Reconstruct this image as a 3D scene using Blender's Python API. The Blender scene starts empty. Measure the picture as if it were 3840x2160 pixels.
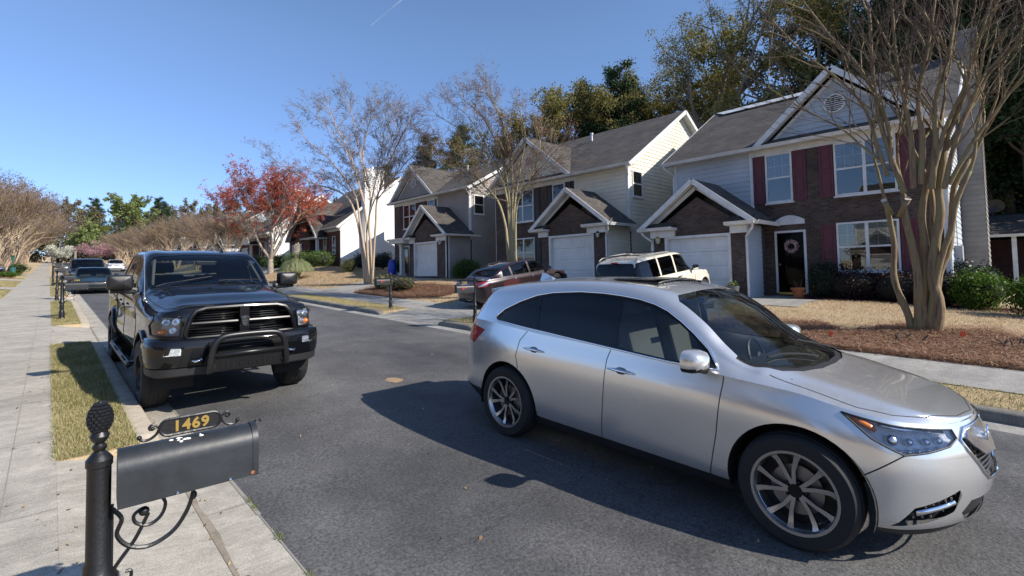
import bpy, math, random
import numpy as np
from mathutils import Vector, Matrix, geometry
R=math.radians
SC=bpy.context.scene
COL=SC.collection
# ---------------- camera ----------------
YAW,PIT,ROL=0.762529452,0.0435330245,-0.0200915931
CAMZ=1.92; S=0.033438
def cam_basis():
    cy,sy=math.cos(YAW),math.sin(YAW)
    f=Vector((sy*math.cos(PIT),cy*math.cos(PIT),math.sin(PIT)))
    r=Vector((cy,-sy,0)); u=r.cross(f)
    r2=r*math.cos(ROL)+u*math.sin(ROL); return r2,r2.cross(f),f
_r,_u,_f=cam_basis()
cam=bpy.data.cameras.new('camera'); co=bpy.data.objects.new('camera',cam); COL.objects.link(co)
co.matrix_world=Matrix(((_r.x,_u.x,-_f.x,0),(_r.y,_u.y,-_f.y,0),(_r.z,_u.z,-_f.z,CAMZ),(0,0,0,1)))
cam.sensor_width=36; cam.lens=1817.36/3840*36; cam.shift_y=-144/3840; cam.shift_x=1.7/3840
cam.clip_start=0.05; cam.clip_end=9000
SC.camera=co
# ---------------- sky, sun, exposure ----------------
SUNV=Vector((.55,-1.30,1.0)).normalized()
w=bpy.data.worlds.new('World'); SC.world=w; w.use_nodes=True
nt=w.node_tree; bg=nt.nodes['Background']
sk=nt.nodes.new('ShaderNodeTexSky'); sk.sky_type='NISHITA'; sk.sun_disc=False
sk.sun_elevation=math.asin(SUNV.z); sk.sun_rotation=math.atan2(SUNV.x,SUNV.y)
sk.altitude=200; sk.air_density=0.9; sk.dust_density=0.15; sk.ozone_density=4.4
tcw=nt.nodes.new('ShaderNodeTexCoord'); sx=nt.nodes.new('ShaderNodeSeparateXYZ'); nt.links.new(tcw.outputs['Generated'],sx.inputs[0])
rw=nt.nodes.new('ShaderNodeValToRGB'); e_=rw.color_ramp.elements; e_[0].position=0.; e_[0].color=(.56,.62,.84,1); e_[1].position=.42; e_[1].color=(1.05,1.02,1.02,1); e2=e_.new(.12); e2.color=(.74,.76,.92,1)
nt.links.new(sx.outputs[2],rw.inputs[0]); mw=nt.nodes.new('ShaderNodeMixRGB'); mw.blend_type='MULTIPLY'; mw.inputs[0].default_value=1; nt.links.new(sk.outputs[0],mw.inputs[1]); nt.links.new(rw.outputs[0],mw.inputs[2])
nt.links.new(mw.outputs[0],bg.inputs[0]); bg.inputs[1].default_value=0.14
sl=bpy.data.lights.new('sun','SUN'); sl.energy=5.0; sl.angle=R(0.53); sl.color=(1,.935,.84)
so=bpy.data.objects.new('sun',sl); COL.objects.link(so)
so.rotation_euler=SUNV.to_track_quat('Z','Y').to_euler(); so.location=(0,0,40)
SC.view_settings.view_transform='Standard'; SC.view_settings.look='None'
SC.view_settings.exposure=0.5; SC.view_settings.gamma=1
SC.cycles.max_bounces=8; SC.cycles.transparent_max_bounces=24
# ---------------- materials ----------------
MT={}
def nodes(m): m.use_nodes=True; return m.node_tree.nodes,m.node_tree.links,m.node_tree.nodes['Principled BSDF']
def setp(b,**k):
    for a,v in k.items(): b.inputs[a.replace('_',' ')].default_value=v
def M(name,col,rough=.6,metal=0.,coat=0.,var=None,bump=None,col2=None,spec=.5,coords='Object'):
    """principled with optional noise colour variation var=(scale,amount) and bump=(scale,strength)"""
    if name in MT: return MT[name]
    m=bpy.data.materials.new(name); N,L,b=nodes(m); MT[name]=m
    setp(b,Base_Color=(*col,1),Roughness=rough,Metallic=metal)
    b.inputs['Coat Weight'].default_value=coat; b.inputs['Coat Roughness'].default_value=.03
    b.inputs['Specular IOR Level'].default_value=spec
    if var or bump: tc=N.new('ShaderNodeTexCoord')
    if var:
        n=N.new('ShaderNodeTexNoise'); n.inputs['Scale'].default_value=var[0]; n.inputs['Detail'].default_value=6; n.inputs['Roughness'].default_value=.65
        L.new(tc.outputs[coords],n.inputs['Vector'])
        r=N.new('ShaderNodeValToRGB'); r.color_ramp.elements[0].position=.3; r.color_ramp.elements[1].position=.7
        c2=col2 or tuple(min(1,c*(1+var[1])) for c in col); c1=col if col2 else tuple(c*(1-var[1]) for c in col)
        r.color_ramp.elements[0].color=(*c1,1); r.color_ramp.elements[1].color=(*c2,1)
        L.new(n.outputs[0],r.inputs[0]); L.new(r.outputs[0],b.inputs['Base Color'])
    if bump:
        n=N.new('ShaderNodeTexNoise'); n.inputs['Scale'].default_value=bump[0]; n.inputs['Detail'].default_value=5
        L.new(tc.outputs[coords],n.inputs['Vector'])
        bp=N.new('ShaderNodeBump'); bp.inputs['Strength'].default_value=bump[1]; bp.inputs['Distance'].default_value=.02
        L.new(n.outputs[0],bp.inputs['Height']); L.new(bp.outputs[0],b.inputs['Normal'])
    return m
def brick_mat(name,c1,c2,mortar,bw=.2,bh=.075,msz=.012,rough=.85,offs=.5,extra=None):
    if name in MT: return MT[name]
    m=bpy.data.materials.new(name); N,L,b=nodes(m); MT[name]=m
    uv=N.new('ShaderNodeUVMap'); uv.uv_map='UVMap'
    t=N.new('ShaderNodeTexBrick'); t.inputs['Scale'].default_value=1; t.inputs['Brick Width'].default_value=bw; t.inputs['Row Height'].default_value=bh
    t.inputs['Mortar Size'].default_value=msz; t.inputs['Bias'].default_value=-.2; t.offset=offs
    t.inputs['Color1'].default_value=(*c1,1); t.inputs['Color2'].default_value=(*c2,1); t.inputs['Mortar'].default_value=(*mortar,1)
    L.new(uv.outputs[0],t.inputs['Vector'])
    n=N.new('ShaderNodeTexNoise'); n.inputs['Scale'].default_value=.8; n.inputs['Detail'].default_value=8; n.inputs['Roughness'].default_value=.7; L.new(uv.outputs[0],n.inputs['Vector'])
    mr=N.new('ShaderNodeMapRange'); mr.inputs[1].default_value=.3; mr.inputs[2].default_value=.7; mr.inputs[3].default_value=.62; mr.inputs[4].default_value=1.38
    L.new(n.outputs[0],mr.inputs[0])
    mx=N.new('ShaderNodeVectorMath'); mx.operation='SCALE'; L.new(t.outputs[0],mx.inputs[0]); L.new(mr.outputs[0],mx.inputs['Scale'])
    L.new(mx.outputs[0],b.inputs['Base Color']); setp(b,Roughness=rough)
    bp=N.new('ShaderNodeBump'); bp.inputs['Strength'].default_value=.5; bp.inputs['Distance'].default_value=.008; bp.invert=True
    L.new(t.outputs['Fac'],bp.inputs['Height']); L.new(bp.outputs[0],b.inputs['Normal'])
    return m
def glass_mat(name,tint,gloss_tint=(1,1,1),ior=1.5,rough=.0):
    if name in MT: return MT[name]
    m=bpy.data.materials.new(name); m.use_nodes=True; N,L=m.node_tree.nodes,m.node_tree.links
    N.remove(N['Principled BSDF']); o=N['Material Output']
    t=N.new('ShaderNodeBsdfTransparent'); t.inputs[0].default_value=(*tint,1)
    g=N.new('ShaderNodeBsdfGlossy'); g.inputs['Roughness'].default_value=rough; g.inputs[0].default_value=(*gloss_tint,1)
    f=N.new('ShaderNodeFresnel'); f.inputs[0].default_value=ior; mx=N.new('ShaderNodeMixShader')
    L.new(f.outputs[0],mx.inputs[0]); L.new(t.outputs[0],mx.inputs[1]); L.new(g.outputs[0],mx.inputs[2]); L.new(mx.outputs[0],o.inputs[0])
    return m
def rnd_mat(name,stops,rough=.8,noise=None,spec=.3,trans=0.):
    """colour ramp driven by per-face attribute rnd, times large noise"""
    if name in MT: return MT[name]
    m=bpy.data.materials.new(name); N,L,b=nodes(m); MT[name]=m
    a=N.new('ShaderNodeAttribute'); a.attribute_name='rnd'
    r=N.new('ShaderNodeValToRGB'); cr=r.color_ramp
    while len(cr.elements)<len(stops): cr.elements.new(.5)
    for e,(p,c) in zip(cr.elements,stops): e.position=p; e.color=(*c,1)
    if noise:
        tc=N.new('ShaderNodeTexCoord'); n=N.new('ShaderNodeTexNoise'); n.inputs['Scale'].default_value=noise[0]; n.inputs['Detail'].default_value=3
        L.new(tc.outputs['Object'],n.inputs['Vector'])
        mm=N.new('ShaderNodeMath'); mm.operation='MULTIPLY_ADD'; mm.inputs[1].default_value=noise[1]; 
        L.new(n.outputs[0],mm.inputs[0]); sub=N.new('ShaderNodeMath'); sub.operation='SUBTRACT'; sub.inputs[1].default_value=noise[1]*.5
        L.new(a.outputs['Fac'],sub.inputs[0]); L.new(sub.outputs[0],mm.inputs[2]); L.new(mm.outputs[0],r.inputs[0])
    else: L.new(a.outputs['Fac'],r.inputs[0])
    L.new(r.outputs[0],b.inputs['Base Color']); setp(b,Roughness=rough); b.inputs['Specular IOR Level'].default_value=spec
    if trans>0:
        t=N.new('ShaderNodeBsdfTranslucent'); L.new(r.outputs[0],t.inputs[0]); mx=N.new('ShaderNodeMixShader'); mx.inputs[0].default_value=trans
        L.new(b.outputs[0],mx.inputs[1]); L.new(t.outputs[0],mx.inputs[2]); L.new(mx.outputs[0],N['Material Output'].inputs[0])
    return m
# ---------------- object helpers ----------------
def tag(o,label=None,cat=None,group=None,kind=None):
    if label: o['label']=label
    if cat: o['category']=cat
    if group: o['group']=group
    if kind: o['kind']=kind
    return o
def empty(name,loc=(0,0,0),rz=0,rx=0):
    o=bpy.data.objects.new(name,None); COL.objects.link(o); o.location=loc; o.rotation_euler=(rx,0,rz); o.empty_display_size=.2; return o
def copy_tree(o,parent=None):
    c=o.copy(); COL.objects.link(c)
    if parent: c.parent=parent
    for ch in o.children: copy_tree(ch,c)
    return c
def npmesh(name,V,F,mats,parent=None,rnd=None,smooth=False,mi=None,loc=None,kind=None):
    V=np.asarray(V,np.float32); F=np.asarray(F,np.int32); k=F.shape[1]
    me=bpy.data.meshes.new(name); me.vertices.add(len(V)); me.vertices.foreach_set('co',V.ravel())
    me.loops.add(F.size); me.loops.foreach_set('vertex_index',F.ravel())
    me.polygons.add(len(F)); me.polygons.foreach_set('loop_start',np.arange(0,F.size,k,dtype=np.int32))
    if smooth: me.polygons.foreach_set('use_smooth',np.ones(len(F),bool))
    for m in (mats if isinstance(mats,(list,tuple)) else [mats]): me.materials.append(m)
    if mi is not None: me.polygons.foreach_set('material_index',np.asarray(mi,np.int32))
    if rnd is not None:
        a=me.attributes.new('rnd','FLOAT','FACE'); a.data.foreach_set('value',np.asarray(rnd,np.float32))
    me.update(calc_edges=True); me.validate()
    o=bpy.data.objects.new(name,me); COL.objects.link(o)
    if parent: o.parent=parent
    if loc: o.location=loc
    if kind: o['kind']=kind
    return o
class MB:
    def __init__(s): s.v=[]; s.f=[]; s.m=[]
    def add(s,vs,fs,mi=0):
        n=len(s.v); s.v+= [tuple(v) for v in vs]; s.f+=[tuple(n+i for i in f) for f in fs]; s.m+=[mi]*len(fs); return s
    def box(s,x0,x1,y0,y1,z0,z1,mi=0):
        if x0>x1:x0,x1=x1,x0
        if y0>y1:y0,y1=y1,y0
        return s.hexa([(x0,y0,z0),(x1,y0,z0),(x1,y1,z0),(x0,y1,z0),(x0,y0,z1),(x1,y0,z1),(x1,y1,z1),(x0,y1,z1)],mi)
    def hexa(s,p,mi=0):
        return s.add(p,[(0,3,2,1),(4,5,6,7),(0,1,5,4),(1,2,6,5),(2,3,7,6),(3,0,4,7)],mi)
    def quad(s,a,b,c,d,mi=0): return s.add([a,b,c,d],[(0,1,2,3)],mi)
    def wb(s,fr,h0,h1,z0,z1,n0,n1,mi=0):
        """box in wall frame fr=(origin,h,n)"""
        o,h,n=fr; Z=Vector((0,0,1)); P=lambda a,c,b:o+h*a+n*b+Z*c
        p=[P(h0,z0,n0),P(h1,z0,n0),P(h1,z0,n1),P(h0,z0,n1),P(h0,z1,n0),P(h1,z1,n0),P(h1,z1,n1),P(h0,z1,n1)]
        if h.cross(n).z<0: p=[p[i] for i in(1,0,3,2,5,4,7,6)]
        return s.hexa(p,mi)
    def beam(s,a,b,w,t,up=(0,0,1),mi=0):
        """oriented box from a to b: width w along up, thickness t sideways; a,b lie at centre"""
        a=Vector(a);b=Vector(b);d=(b-a).normalized();up=Vector(up);sd=d.cross(up).normalized();u=sd.cross(d).normalized()
        sd*=t/2;u*=w/2
        return s.hexa([a-sd-u,a+sd-u,b+sd-u,b-sd-u,a-sd+u,a+sd+u,b+sd+u,b-sd+u],mi)
    def prism(s,poly,fn,d0,d1,mi=0,cap=True):
        """poly list of 2d, fn(u,v,d)->3d"""
        n=len(poly); vs=[fn(u,v,d0) for u,v in poly]+[fn(u,v,d1) for u,v in poly]
        fs=[(i,(i+1)%n,n+(i+1)%n,n+i) for i in range(n)]
        if cap: fs+=[tuple(range(n-1,-1,-1)),tuple(range(n,2*n))]
        return s.add(vs,fs,mi)
    def tube(s,pts,rad,n=8,mi=0,cap=True,flat=1.0):
        pts=[Vector(p) for p in pts]; rad=rad if isinstance(rad,(list,tuple)) else [rad]*len(pts)
        vs=[];fs=[];prev=None
        for i,p in enumerate(pts):
            d=(pts[min(i+1,len(pts)-1)]-pts[max(i-1,0)])
            if d.length<1e-9: d=Vector((0,0,1))
            d.normalize()
            if prev is None:
                a=Vector((0,0,1)) if abs(d.z)<.9 else Vector((1,0,0)); e=d.cross(a).normalized()
            else: e=(prev-d*prev.dot(d)).normalized()
            prev=e; g=d.cross(e)
            for k in range(n):
                t=2*math.pi*k/n; vs.append(p+(e*math.cos(t)+g*math.sin(t)*flat)*rad[i])
        for i in range(len(pts)-1):
            for k in range(n): fs.append((i*n+k,i*n+(k+1)%n,(i+1)*n+(k+1)%n,(i+1)*n+k))
        if cap: fs+=[tuple(range(n-1,-1,-1)),tuple((len(pts)-1)*n+k for k in range(n))]
        return s.add(vs,fs,mi)
    def lathe(s,prof,c=(0,0,0),n=24,axis='z',mi=0,cap=False):
        """prof [(r,h)]"""
        c=Vector(c);vs=[];fs=[]
        for r,h in prof:
            for k in range(n):
                t=2*math.pi*k/n;a,b=r*math.cos(t),r*math.sin(t)
                vs.append(c+Vector({'z':(a,b,h),'x':(h,a,b),'y':(b,h,a)}[axis]))
        m=len(prof)
        for i in range(m-1):
            for k in range(n): fs.append((i*n+k,i*n+(k+1)%n,(i+1)*n+(k+1)%n,(i+1)*n+k))
        if cap: fs+=[tuple(range(n-1,-1,-1)),tuple((m-1)*n+k for k in range(n))]
        return s.add(vs,fs,mi)
    def ball(s,c,r,n=12,m=8,mi=0):
        rx,ry,rz=r if isinstance(r,(tuple,list)) else (r,r,r)
        vs=[];fs=[]
        for i in range(m+1):
            p=math.pi*i/m
            for k in range(n):
                t=2*math.pi*k/n; vs.append((c[0]+rx*math.sin(p)*math.cos(t),c[1]+ry*math.sin(p)*math.sin(t),c[2]-rz*math.cos(p)))
        for i in range(m):
            for k in range(n): fs.append((i*n+k,i*n+(k+1)%n,(i+1)*n+(k+1)%n,(i+1)*n+k))
        return s.add(vs,fs,mi)
    def build(s,name,mats,parent=None,smooth=False,uv=False,bevel=0,loc=None,autos=None):
        me=bpy.data.meshes.new(name); me.from_pydata([tuple(v) for v in s.v],[],s.f)
        for m in (mats if isinstance(mats,(list,tuple)) else [mats]): me.materials.append(m)
        me.polygons.foreach_set('material_index',s.m)
        if smooth: me.polygons.foreach_set('use_smooth',[True]*len(s.f))
        if autos is not None: me.polygons.foreach_set('use_smooth',[True]*len(s.f)); me.set_sharp_from_angle(angle=R(autos))
        me.update()
        if uv:
            u=me.uv_layers.new(name='UVMap'); dat=np.zeros((len(me.loops),2),np.float32)
            for p in me.polygons:
                n=p.normal
                t=Vector((0,0,1)).cross(n) if abs(n.z)<.98 else Vector((1,0,0)); t.normalize(); b=n.cross(t)
                if abs(n.z)>=.98: t,b=Vector((1,0,0)),Vector((0,1,0))
                for li in p.loop_indices:
                    q=me.vertices[me.loops[li].vertex_index].co; dat[li]=(q.dot(t),q.dot(b))
            u.data.foreach_set('uv',dat.ravel())
        o=bpy.data.objects.new(name,me); COL.objects.link(o)
        if parent: o.parent=parent
        if loc: o.location=loc
        if bevel:
            md=o.modifiers.new('bevel','BEVEL'); md.width=bevel; md.segments=2; md.limit_method='ANGLE'; md.angle_limit=R(35)
        return o
def split_parts(o):
    """separate unconnected islands of a mesh part into parts of their own"""
    me=o.data; n=len(me.vertices); par=list(range(n))
    def fd(a):
        while par[a]!=a: par[a]=par[par[a]]; a=par[a]
        return a
    for e in me.edges:
        a,c=fd(e.vertices[0]),fd(e.vertices[1])
        if a!=c: par[a]=c
    isl={}
    for p in me.polygons: isl.setdefault(fd(p.vertices[0]),[]).append(p)
    if len(isl)<2: return [o]
    out=[]; nm=o.name.split('.')[0]
    for ps in isl.values():
        ix={}; V=[];F=[]
        for p in ps:
            f=[]
            for v in p.vertices:
                if v not in ix: ix[v]=len(V); V.append(tuple(me.vertices[v].co))
                f.append(ix[v])
            F.append(f)
        b=MB(); b.add(V,F); out.append(b.build(nm,list(me.materials),o.parent,uv=bool(me.uv_layers),smooth=me.polygons[0].use_smooth))
    bpy.data.objects.remove(o); return out
def curve(pts,n=6):
    """catmull-rom through 3d pts"""
    P=[Vector(p) for p in pts]; P=[P[0]*2-P[1]]+P+[P[-1]*2-P[-2]]; out=[]
    for i in range(1,len(P)-2):
        for k in range(n):
            t=k/n; out.append(.5*((2*P[i])+(P[i+1]-P[i-1])*t+(2*P[i-1]-5*P[i]+4*P[i+1]-P[i+2])*t*t+(3*P[i]-P[i-1]-3*P[i+1]+P[i+2])*t**3))
    out.append(P[-2]); return out
def text_mesh(name,txt,size,extr,mat,parent,mw,bold=0.,spacing=1.0):
    c=bpy.data.curves.new(name,'FONT'); c.body=txt; c.size=size; c.extrude=extr; c.offset=bold; c.align_x='CENTER'; c.align_y='CENTER'; c.space_character=spacing
    c.resolution_u=3
    t=bpy.data.objects.new('tmp',c); COL.objects.link(t); dg=bpy.context.evaluated_depsgraph_get()
    me=bpy.data.meshes.new_from_object(t.evaluated_get(dg)); bpy.data.objects.remove(t); bpy.data.curves.remove(c)
    me.name=name; me.materials.clear(); me.materials.append(mat); me.transform(mw)
    o=bpy.data.objects.new(name,me); COL.objects.link(o); o.parent=parent; return o
# ---------------- terrain function ----------------
LAP=[(-1.5,5.9),(13.8,17.6),(27.4,30.6),(38.6,41.4),(52,56),(66,70)]
RAP=[(5.9,10.0),(11.7,15.1),(24.6,28.3),(44.2,48.6),(57,61),(72,76),(84,88)]
_fy=[-60,0,3,8,13.5,27,34,39,60,100,250]; _fz=[-1.2,.62,.8,.90,1.31,1.61,2.2,2.55,3.2,4.4,9.3]
def floorz(y): return float(np.interp(y,_fy,_fz))
def inr(y,L): return any(a<=y<=b for a,b in L)
def gz(x,y):
    z0=S*min(y,240)
    if x<.07: return z0+.13+min(.75,max(0,(-1.7-x))*.1)*(1 if y<300 else 1)
    if x<.84:
        if inr(y,LAP): return z0+.13*(.84-x)/.77
        return z0+.13
    if x<=8.15: return z0
    if x<9.4:
        if inr(y,RAP): return z0+.14*(x-8.15)/1.25
        return z0+.14
    if x<11.25: return z0+.14+(x-9.4)*.012
    a=z0+.162; b=floorz(y); t=min(1,(x-11.25)/4.6); t=t*t*(3-2*t)*.55+t*.45
    return a+(b-a)*t
def sheet(name,xs,ys,dz,mat,label=None,kind='structure',fn=gz):
    xs=list(xs);ys=list(ys); V=[];F=[]
    for y in ys:
        for x in xs: V.append((x,y,fn(x,y)+dz))
    n=len(xs)
    for j in range(len(ys)-1):
        for i in range(n-1): a=j*n+i; F.append((a,a+1,a+1+n,a+n))
    o=npmesh(name,V,F,mat); o['kind']=kind
    return o
def fr(a,b,st): return list(np.arange(a,b,st))+[b]
# ================= vehicle surface system =================
def pchip(x,y,q):
    x=np.asarray(x,float); y=np.asarray(y,float); q=np.asarray(q,float)
    y2=y.reshape(len(x),-1); h=np.diff(x)[:,None]; d=np.diff(y2,axis=0)/h
    m=np.zeros_like(y2); m[0]=d[0]; m[-1]=d[-1]
    for i in range(1,len(x)-1):
        w1=2*h[i]+h[i-1]; w2=h[i]+2*h[i-1]; ok=(d[i-1]*d[i]>0)
        with np.errstate(divide='ignore',invalid='ignore'): v=(w1+w2)/(w1/d[i-1]+w2/d[i])
        m[i]=np.where(ok,v,0)
    k=np.clip(np.searchsorted(x,q,side='right')-1,0,len(x)-2); t=((q-x[k])/h[k,0])[:,None]; H=h[k]
    r=(2*t**3-3*t**2+1)*y2[k]+(t**3-2*t**2+t)*H*m[k]+(-2*t**3+3*t**2)*y2[k+1]+(t**3-t**2)*H*m[k+1]
    return r.reshape((len(q),)+y.shape[1:])
class Patch:
    """dense grid G[i,j]=(x,s,z); parameters a,b in metres-ish"""
    def __init__(p,G,a,b): p.G=G; p.a=a; p.b=b; p.n,p.m=G.shape[:2]; p.mk()
    def mk(p):
        da=np.gradient(p.G,axis=0); db=np.gradient(p.G,axis=1); n=np.cross(da,db); l=np.linalg.norm(n,axis=2,keepdims=True); l[l<1e-12]=1; p.N=n/l
        p.N=np.where(np.isfinite(p.N),p.N,0)
    def ev(p,q,A=None):
        A=p.G if A is None else A
        q=np.asarray(q,float); u=np.clip(q[:,0]/p.a,0,1)*(p.n-1); v=np.clip(q[:,1]/p.b,0,1)*(p.m-1)
        i=np.minimum(u.astype(int),p.n-2); j=np.minimum(v.astype(int),p.m-2); fu=(u-i)[:,None]; fv=(v-j)[:,None]
        return A[i,j]*(1-fu)*(1-fv)+A[i+1,j]*fu*(1-fv)+A[i,j+1]*(1-fu)*fv+A[i+1,j+1]*fu*fv
    def inv(p,pts,view,ok):
        ix={'side':(1,2),'front':(0,2),'rear':(0,2),'top':(1,0)}[view]
        st=2; g=p.G[::st,::st].reshape(-1,3); us=np.repeat(np.arange(0,p.n,st),len(range(0,p.m,st))); vs=np.tile(np.arange(0,p.m,st),len(range(0,p.n,st)))
        k=ok(g); g=g[k]; us=us[k]; vs=vs[k]; out=[]
        for q in pts:
            d=(g[:,ix[0]]-q[0])**2+(g[:,ix[1]]-q[1])**2; b=int(np.argmin(d)); out.append((us[b]/(p.n-1)*p.a,vs[b]/(p.m-1)*p.b))
        out=np.array(out); e=1e-3; T=np.array(pts,float)
        for _ in range(6):
            f=p.ev(out)[:,ix]; fa=(p.ev(out+[e,0])[:,ix]-f)/e; fb=(p.ev(out+[0,e])[:,ix]-f)/e
            r=T-f; det=fa[:,0]*fb[:,1]-fa[:,1]*fb[:,0]; okk=np.abs(det)>1e-3; det=np.where(okk,det,1)
            du=(r[:,0]*fb[:,1]-r[:,1]*fb[:,0])/det; dv=(fa[:,0]*r[:,1]-fa[:,1]*r[:,0])/det
            stp=np.where(okk[:,None],np.stack([du,dv],1),0); stp=np.clip(stp,-.03,.03); out=out+stp
            out[:,0]=np.clip(out[:,0],0,p.a); out[:,1]=np.clip(out[:,1],0,p.b)
        return out
def inpoly(P,poly):
    x,y=P[:,0],P[:,1]; c=np.zeros(len(P),bool); n=len(poly)
    for i in range(n):
        x1,y1=poly[i]; x2,y2=poly[i-1]
        if y1==y2: continue
        k=((y1>y)!=(y2>y))&(x<(x2-x1)*(y-y1)/(y2-y1)+x1); c^=k
    return c
def densify(poly,st=.03,closed=True):
    o=[];n=len(poly)
    for i in range(n if closed else n-1):
        a=np.array(poly[i],float);b=np.array(poly[(i+1)%n],float);k=max(1,int(np.linalg.norm(b-a)/st))
        for j in range(k): o.append(tuple(a+(b-a)*j/k))
    if not closed: o.append(tuple(poly[-1]))
    return o
def smoothpoly(poly,n=5): # closed catmull
    P=[Vector((*p,0)) for p in poly]; o=[];N_=len(P)
    for i in range(N_):
        a,b,c,d=P[i-1],P[i],P[(i+1)%N_],P[(i+2)%N_]
        for k in range(n):
            t=k/n; q=.5*((2*b)+(c-a)*t+(2*a-5*b+4*c-d)*t*t+(3*b-a-3*c+d)*t**3); o.append((q.x,q.y))
    return o
def circ(cx,cz,r,a0=0,a1=360,n=36,e=2): return [(cx+r*math.cos(R(a0+(a1-a0)*i/n)),cz+r*math.sin(R(a0+(a1-a0)*i/n))) for i in range(n+1)]
class Body:
    def __init__(b,plan,rows,top,NA=360,MA=110,NB=300,MB_=110):
        st=np.array(plan,float); ns=len(plan); 
        # dense plan by station index then arclength resample
        ti=np.linspace(0,ns-1,NA*4); 
        ext=np.vstack([[st[1,0],-st[1,1]],st,[st[-2,0],-st[-2,1]]]) # mirrored for tangency
        # chord-length catmull via pchip per coordinate in chord param
        cl=np.r_[0,np.cumsum(np.hypot(*np.diff(st,axis=0).T))]
        mir=np.r_[-cl[1],cl,cl[-1]+cl[-1]-cl[-2]]
        def spl(q):
            k=np.clip(np.searchsorted(cl,q,side='right')-1,0,ns-2)+1
            t0,t1,t2,t3=mir[k-1],mir[k],mir[k+1],mir[min(0,0)+0:0] if False else np.append(mir,mir[-1])[k+2] if False else mir[np.minimum(k+2,len(mir)-1)]
            p0,p1,p2,p3=ext[k-1],ext[k],ext[k+1],ext[np.minimum(k+2,len(ext)-1)]
            h=(t2-t1)[:,None]; m1=(p2-p0)/(t2-t0)[:,None]; m2=(p3-p1)/np.maximum(t3-t1,1e-9)[:,None]; t=((q-t1)[:,None])/h
            return (2*t**3-3*t**2+1)*p1+(t**3-2*t**2+t)*h*m1+(-2*t**3+3*t**2)*p2+(t**3-t**2)*h*m2
        q=np.linspace(0,cl[-1],NA); pl=spl(q); pl[0,1]=0;pl[-1,1]=0
        sidx=np.interp(q,cl,np.arange(ns))
        d=np.gradient(pl,axis=0); d/=np.linalg.norm(d,axis=1,keepdims=True); nrm=np.stack([-d[:,1],d[:,0]],1) # outward in (s,x)
        nrm[0]=(-1,0);nrm[-1]=(1,0)
        RW=[]
        for rw in rows:
            k=np.array(rw,float); zi=pchip(k[:,0],k[:,1:],sidx); p=pl-nrm*zi[:,1:2]; RW.append(np.stack([np.maximum(p[:,1],0),p[:,0],zi[:,0]],1))
        RW=np.array(RW); K=len(rows); vk=np.linspace(0,1,K)
        G=pchip(vk,RW.reshape(K,-1),np.linspace(0,1,MA)).reshape(MA,NA,3).transpose(1,0,2)
        G[0,:,0]=0;G[-1,:,0]=0
        b.A=Patch(G,cl[-1],.9); b.A.N[0,:,0]=0; b.A.N[-1,:,0]=0
        e=G[:,-1]; s0,s1=e[0,1]+.004,e[-1,1]-.004
        es=np.maximum.accumulate(e[:,1]+np.arange(NA)*1e-7)
        T=np.array(top,float); sq=np.linspace(s0,s1,NB); ex=np.interp(sq,es,e[:,0]); ez=np.interp(sq,es,e[:,2])
        tp=pchip(T[:,0],T[:,1:],np.clip(sq,T[0,0],T[-1,0])) # rx,rz,cz,bulge
        rx=np.minimum(tp[:,0],ex*.82); f=np.clip(ex/np.maximum(tp[:,0],1e-6)/1.2,0,1)[:,None]
        rz=ez+(tp[:,1]-ez)*f[:,0]; cz=ez+(tp[:,2]-ez)*f[:,0]; bl=tp[:,3]
        kn=np.array([[ex,ez],[(ex+rx)/2+bl,(ez+rz)/2+bl*.3],[rx,rz],[rx*.55,rz+(cz-rz)*.72],[0*rx,cz],[-rx*.55,rz+(cz-rz)*.72]])
        kn=kn.transpose(0,2,1).reshape(6,-1)
        tt=np.array([0,.25,.5,.75,1,1.25])
        def cat(q):
            k=np.clip((q*4).astype(int),0,3); t=(q*4-k)[:,None]
            P0=np.where((k>0)[:,None],kn[np.maximum(k-1,0)],2*kn[0]-kn[1]); P1=kn[k];P2=kn[k+1];P3=kn[np.minimum(k+2,5)]
            return .5*(2*P1+(P2-P0)*t+(2*P0-5*P1+4*P2-P3)*t*t+(3*P1-P0-3*P2+P3)*t**3)
        g=cat(np.linspace(0,1,MB_)).reshape(MB_,NB,2)
        GB=np.zeros((NB,MB_,3)); GB[:,:,0]=np.maximum(g[:,:,0].T,0); GB[:,:,2]=g[:,:,1].T; GB[:,:,1]=sq[:,None]; GB[:,-1,0]=0
        b.B=Patch(GB,s1-s0,1.3); b.B.N[:,-1,0]=0
        for P in (b.A,b.B):
            m=P.N[:,:,0].mean() if P is b.A else P.N[:,:,2].mean()
            if m<0: P.N=-P.N; P.flip=True
            else: P.flip=False
    def surfpts(b,patch,view,pts,off=0,lim=None):
        P=b.A if patch=='A' else b.B; q=P.inv(pts,view,b.okf(view,lim)); return [Vector(p) for p in P.ev(q)+P.ev(q,P.N)*off]
    def okf(b,view,lim):
        if view=='front': return lambda g:g[:,1]<(lim or .6)
        if view=='rear': return lambda g:g[:,1]>lim
        return lambda g:g[:,1]>-9
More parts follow.
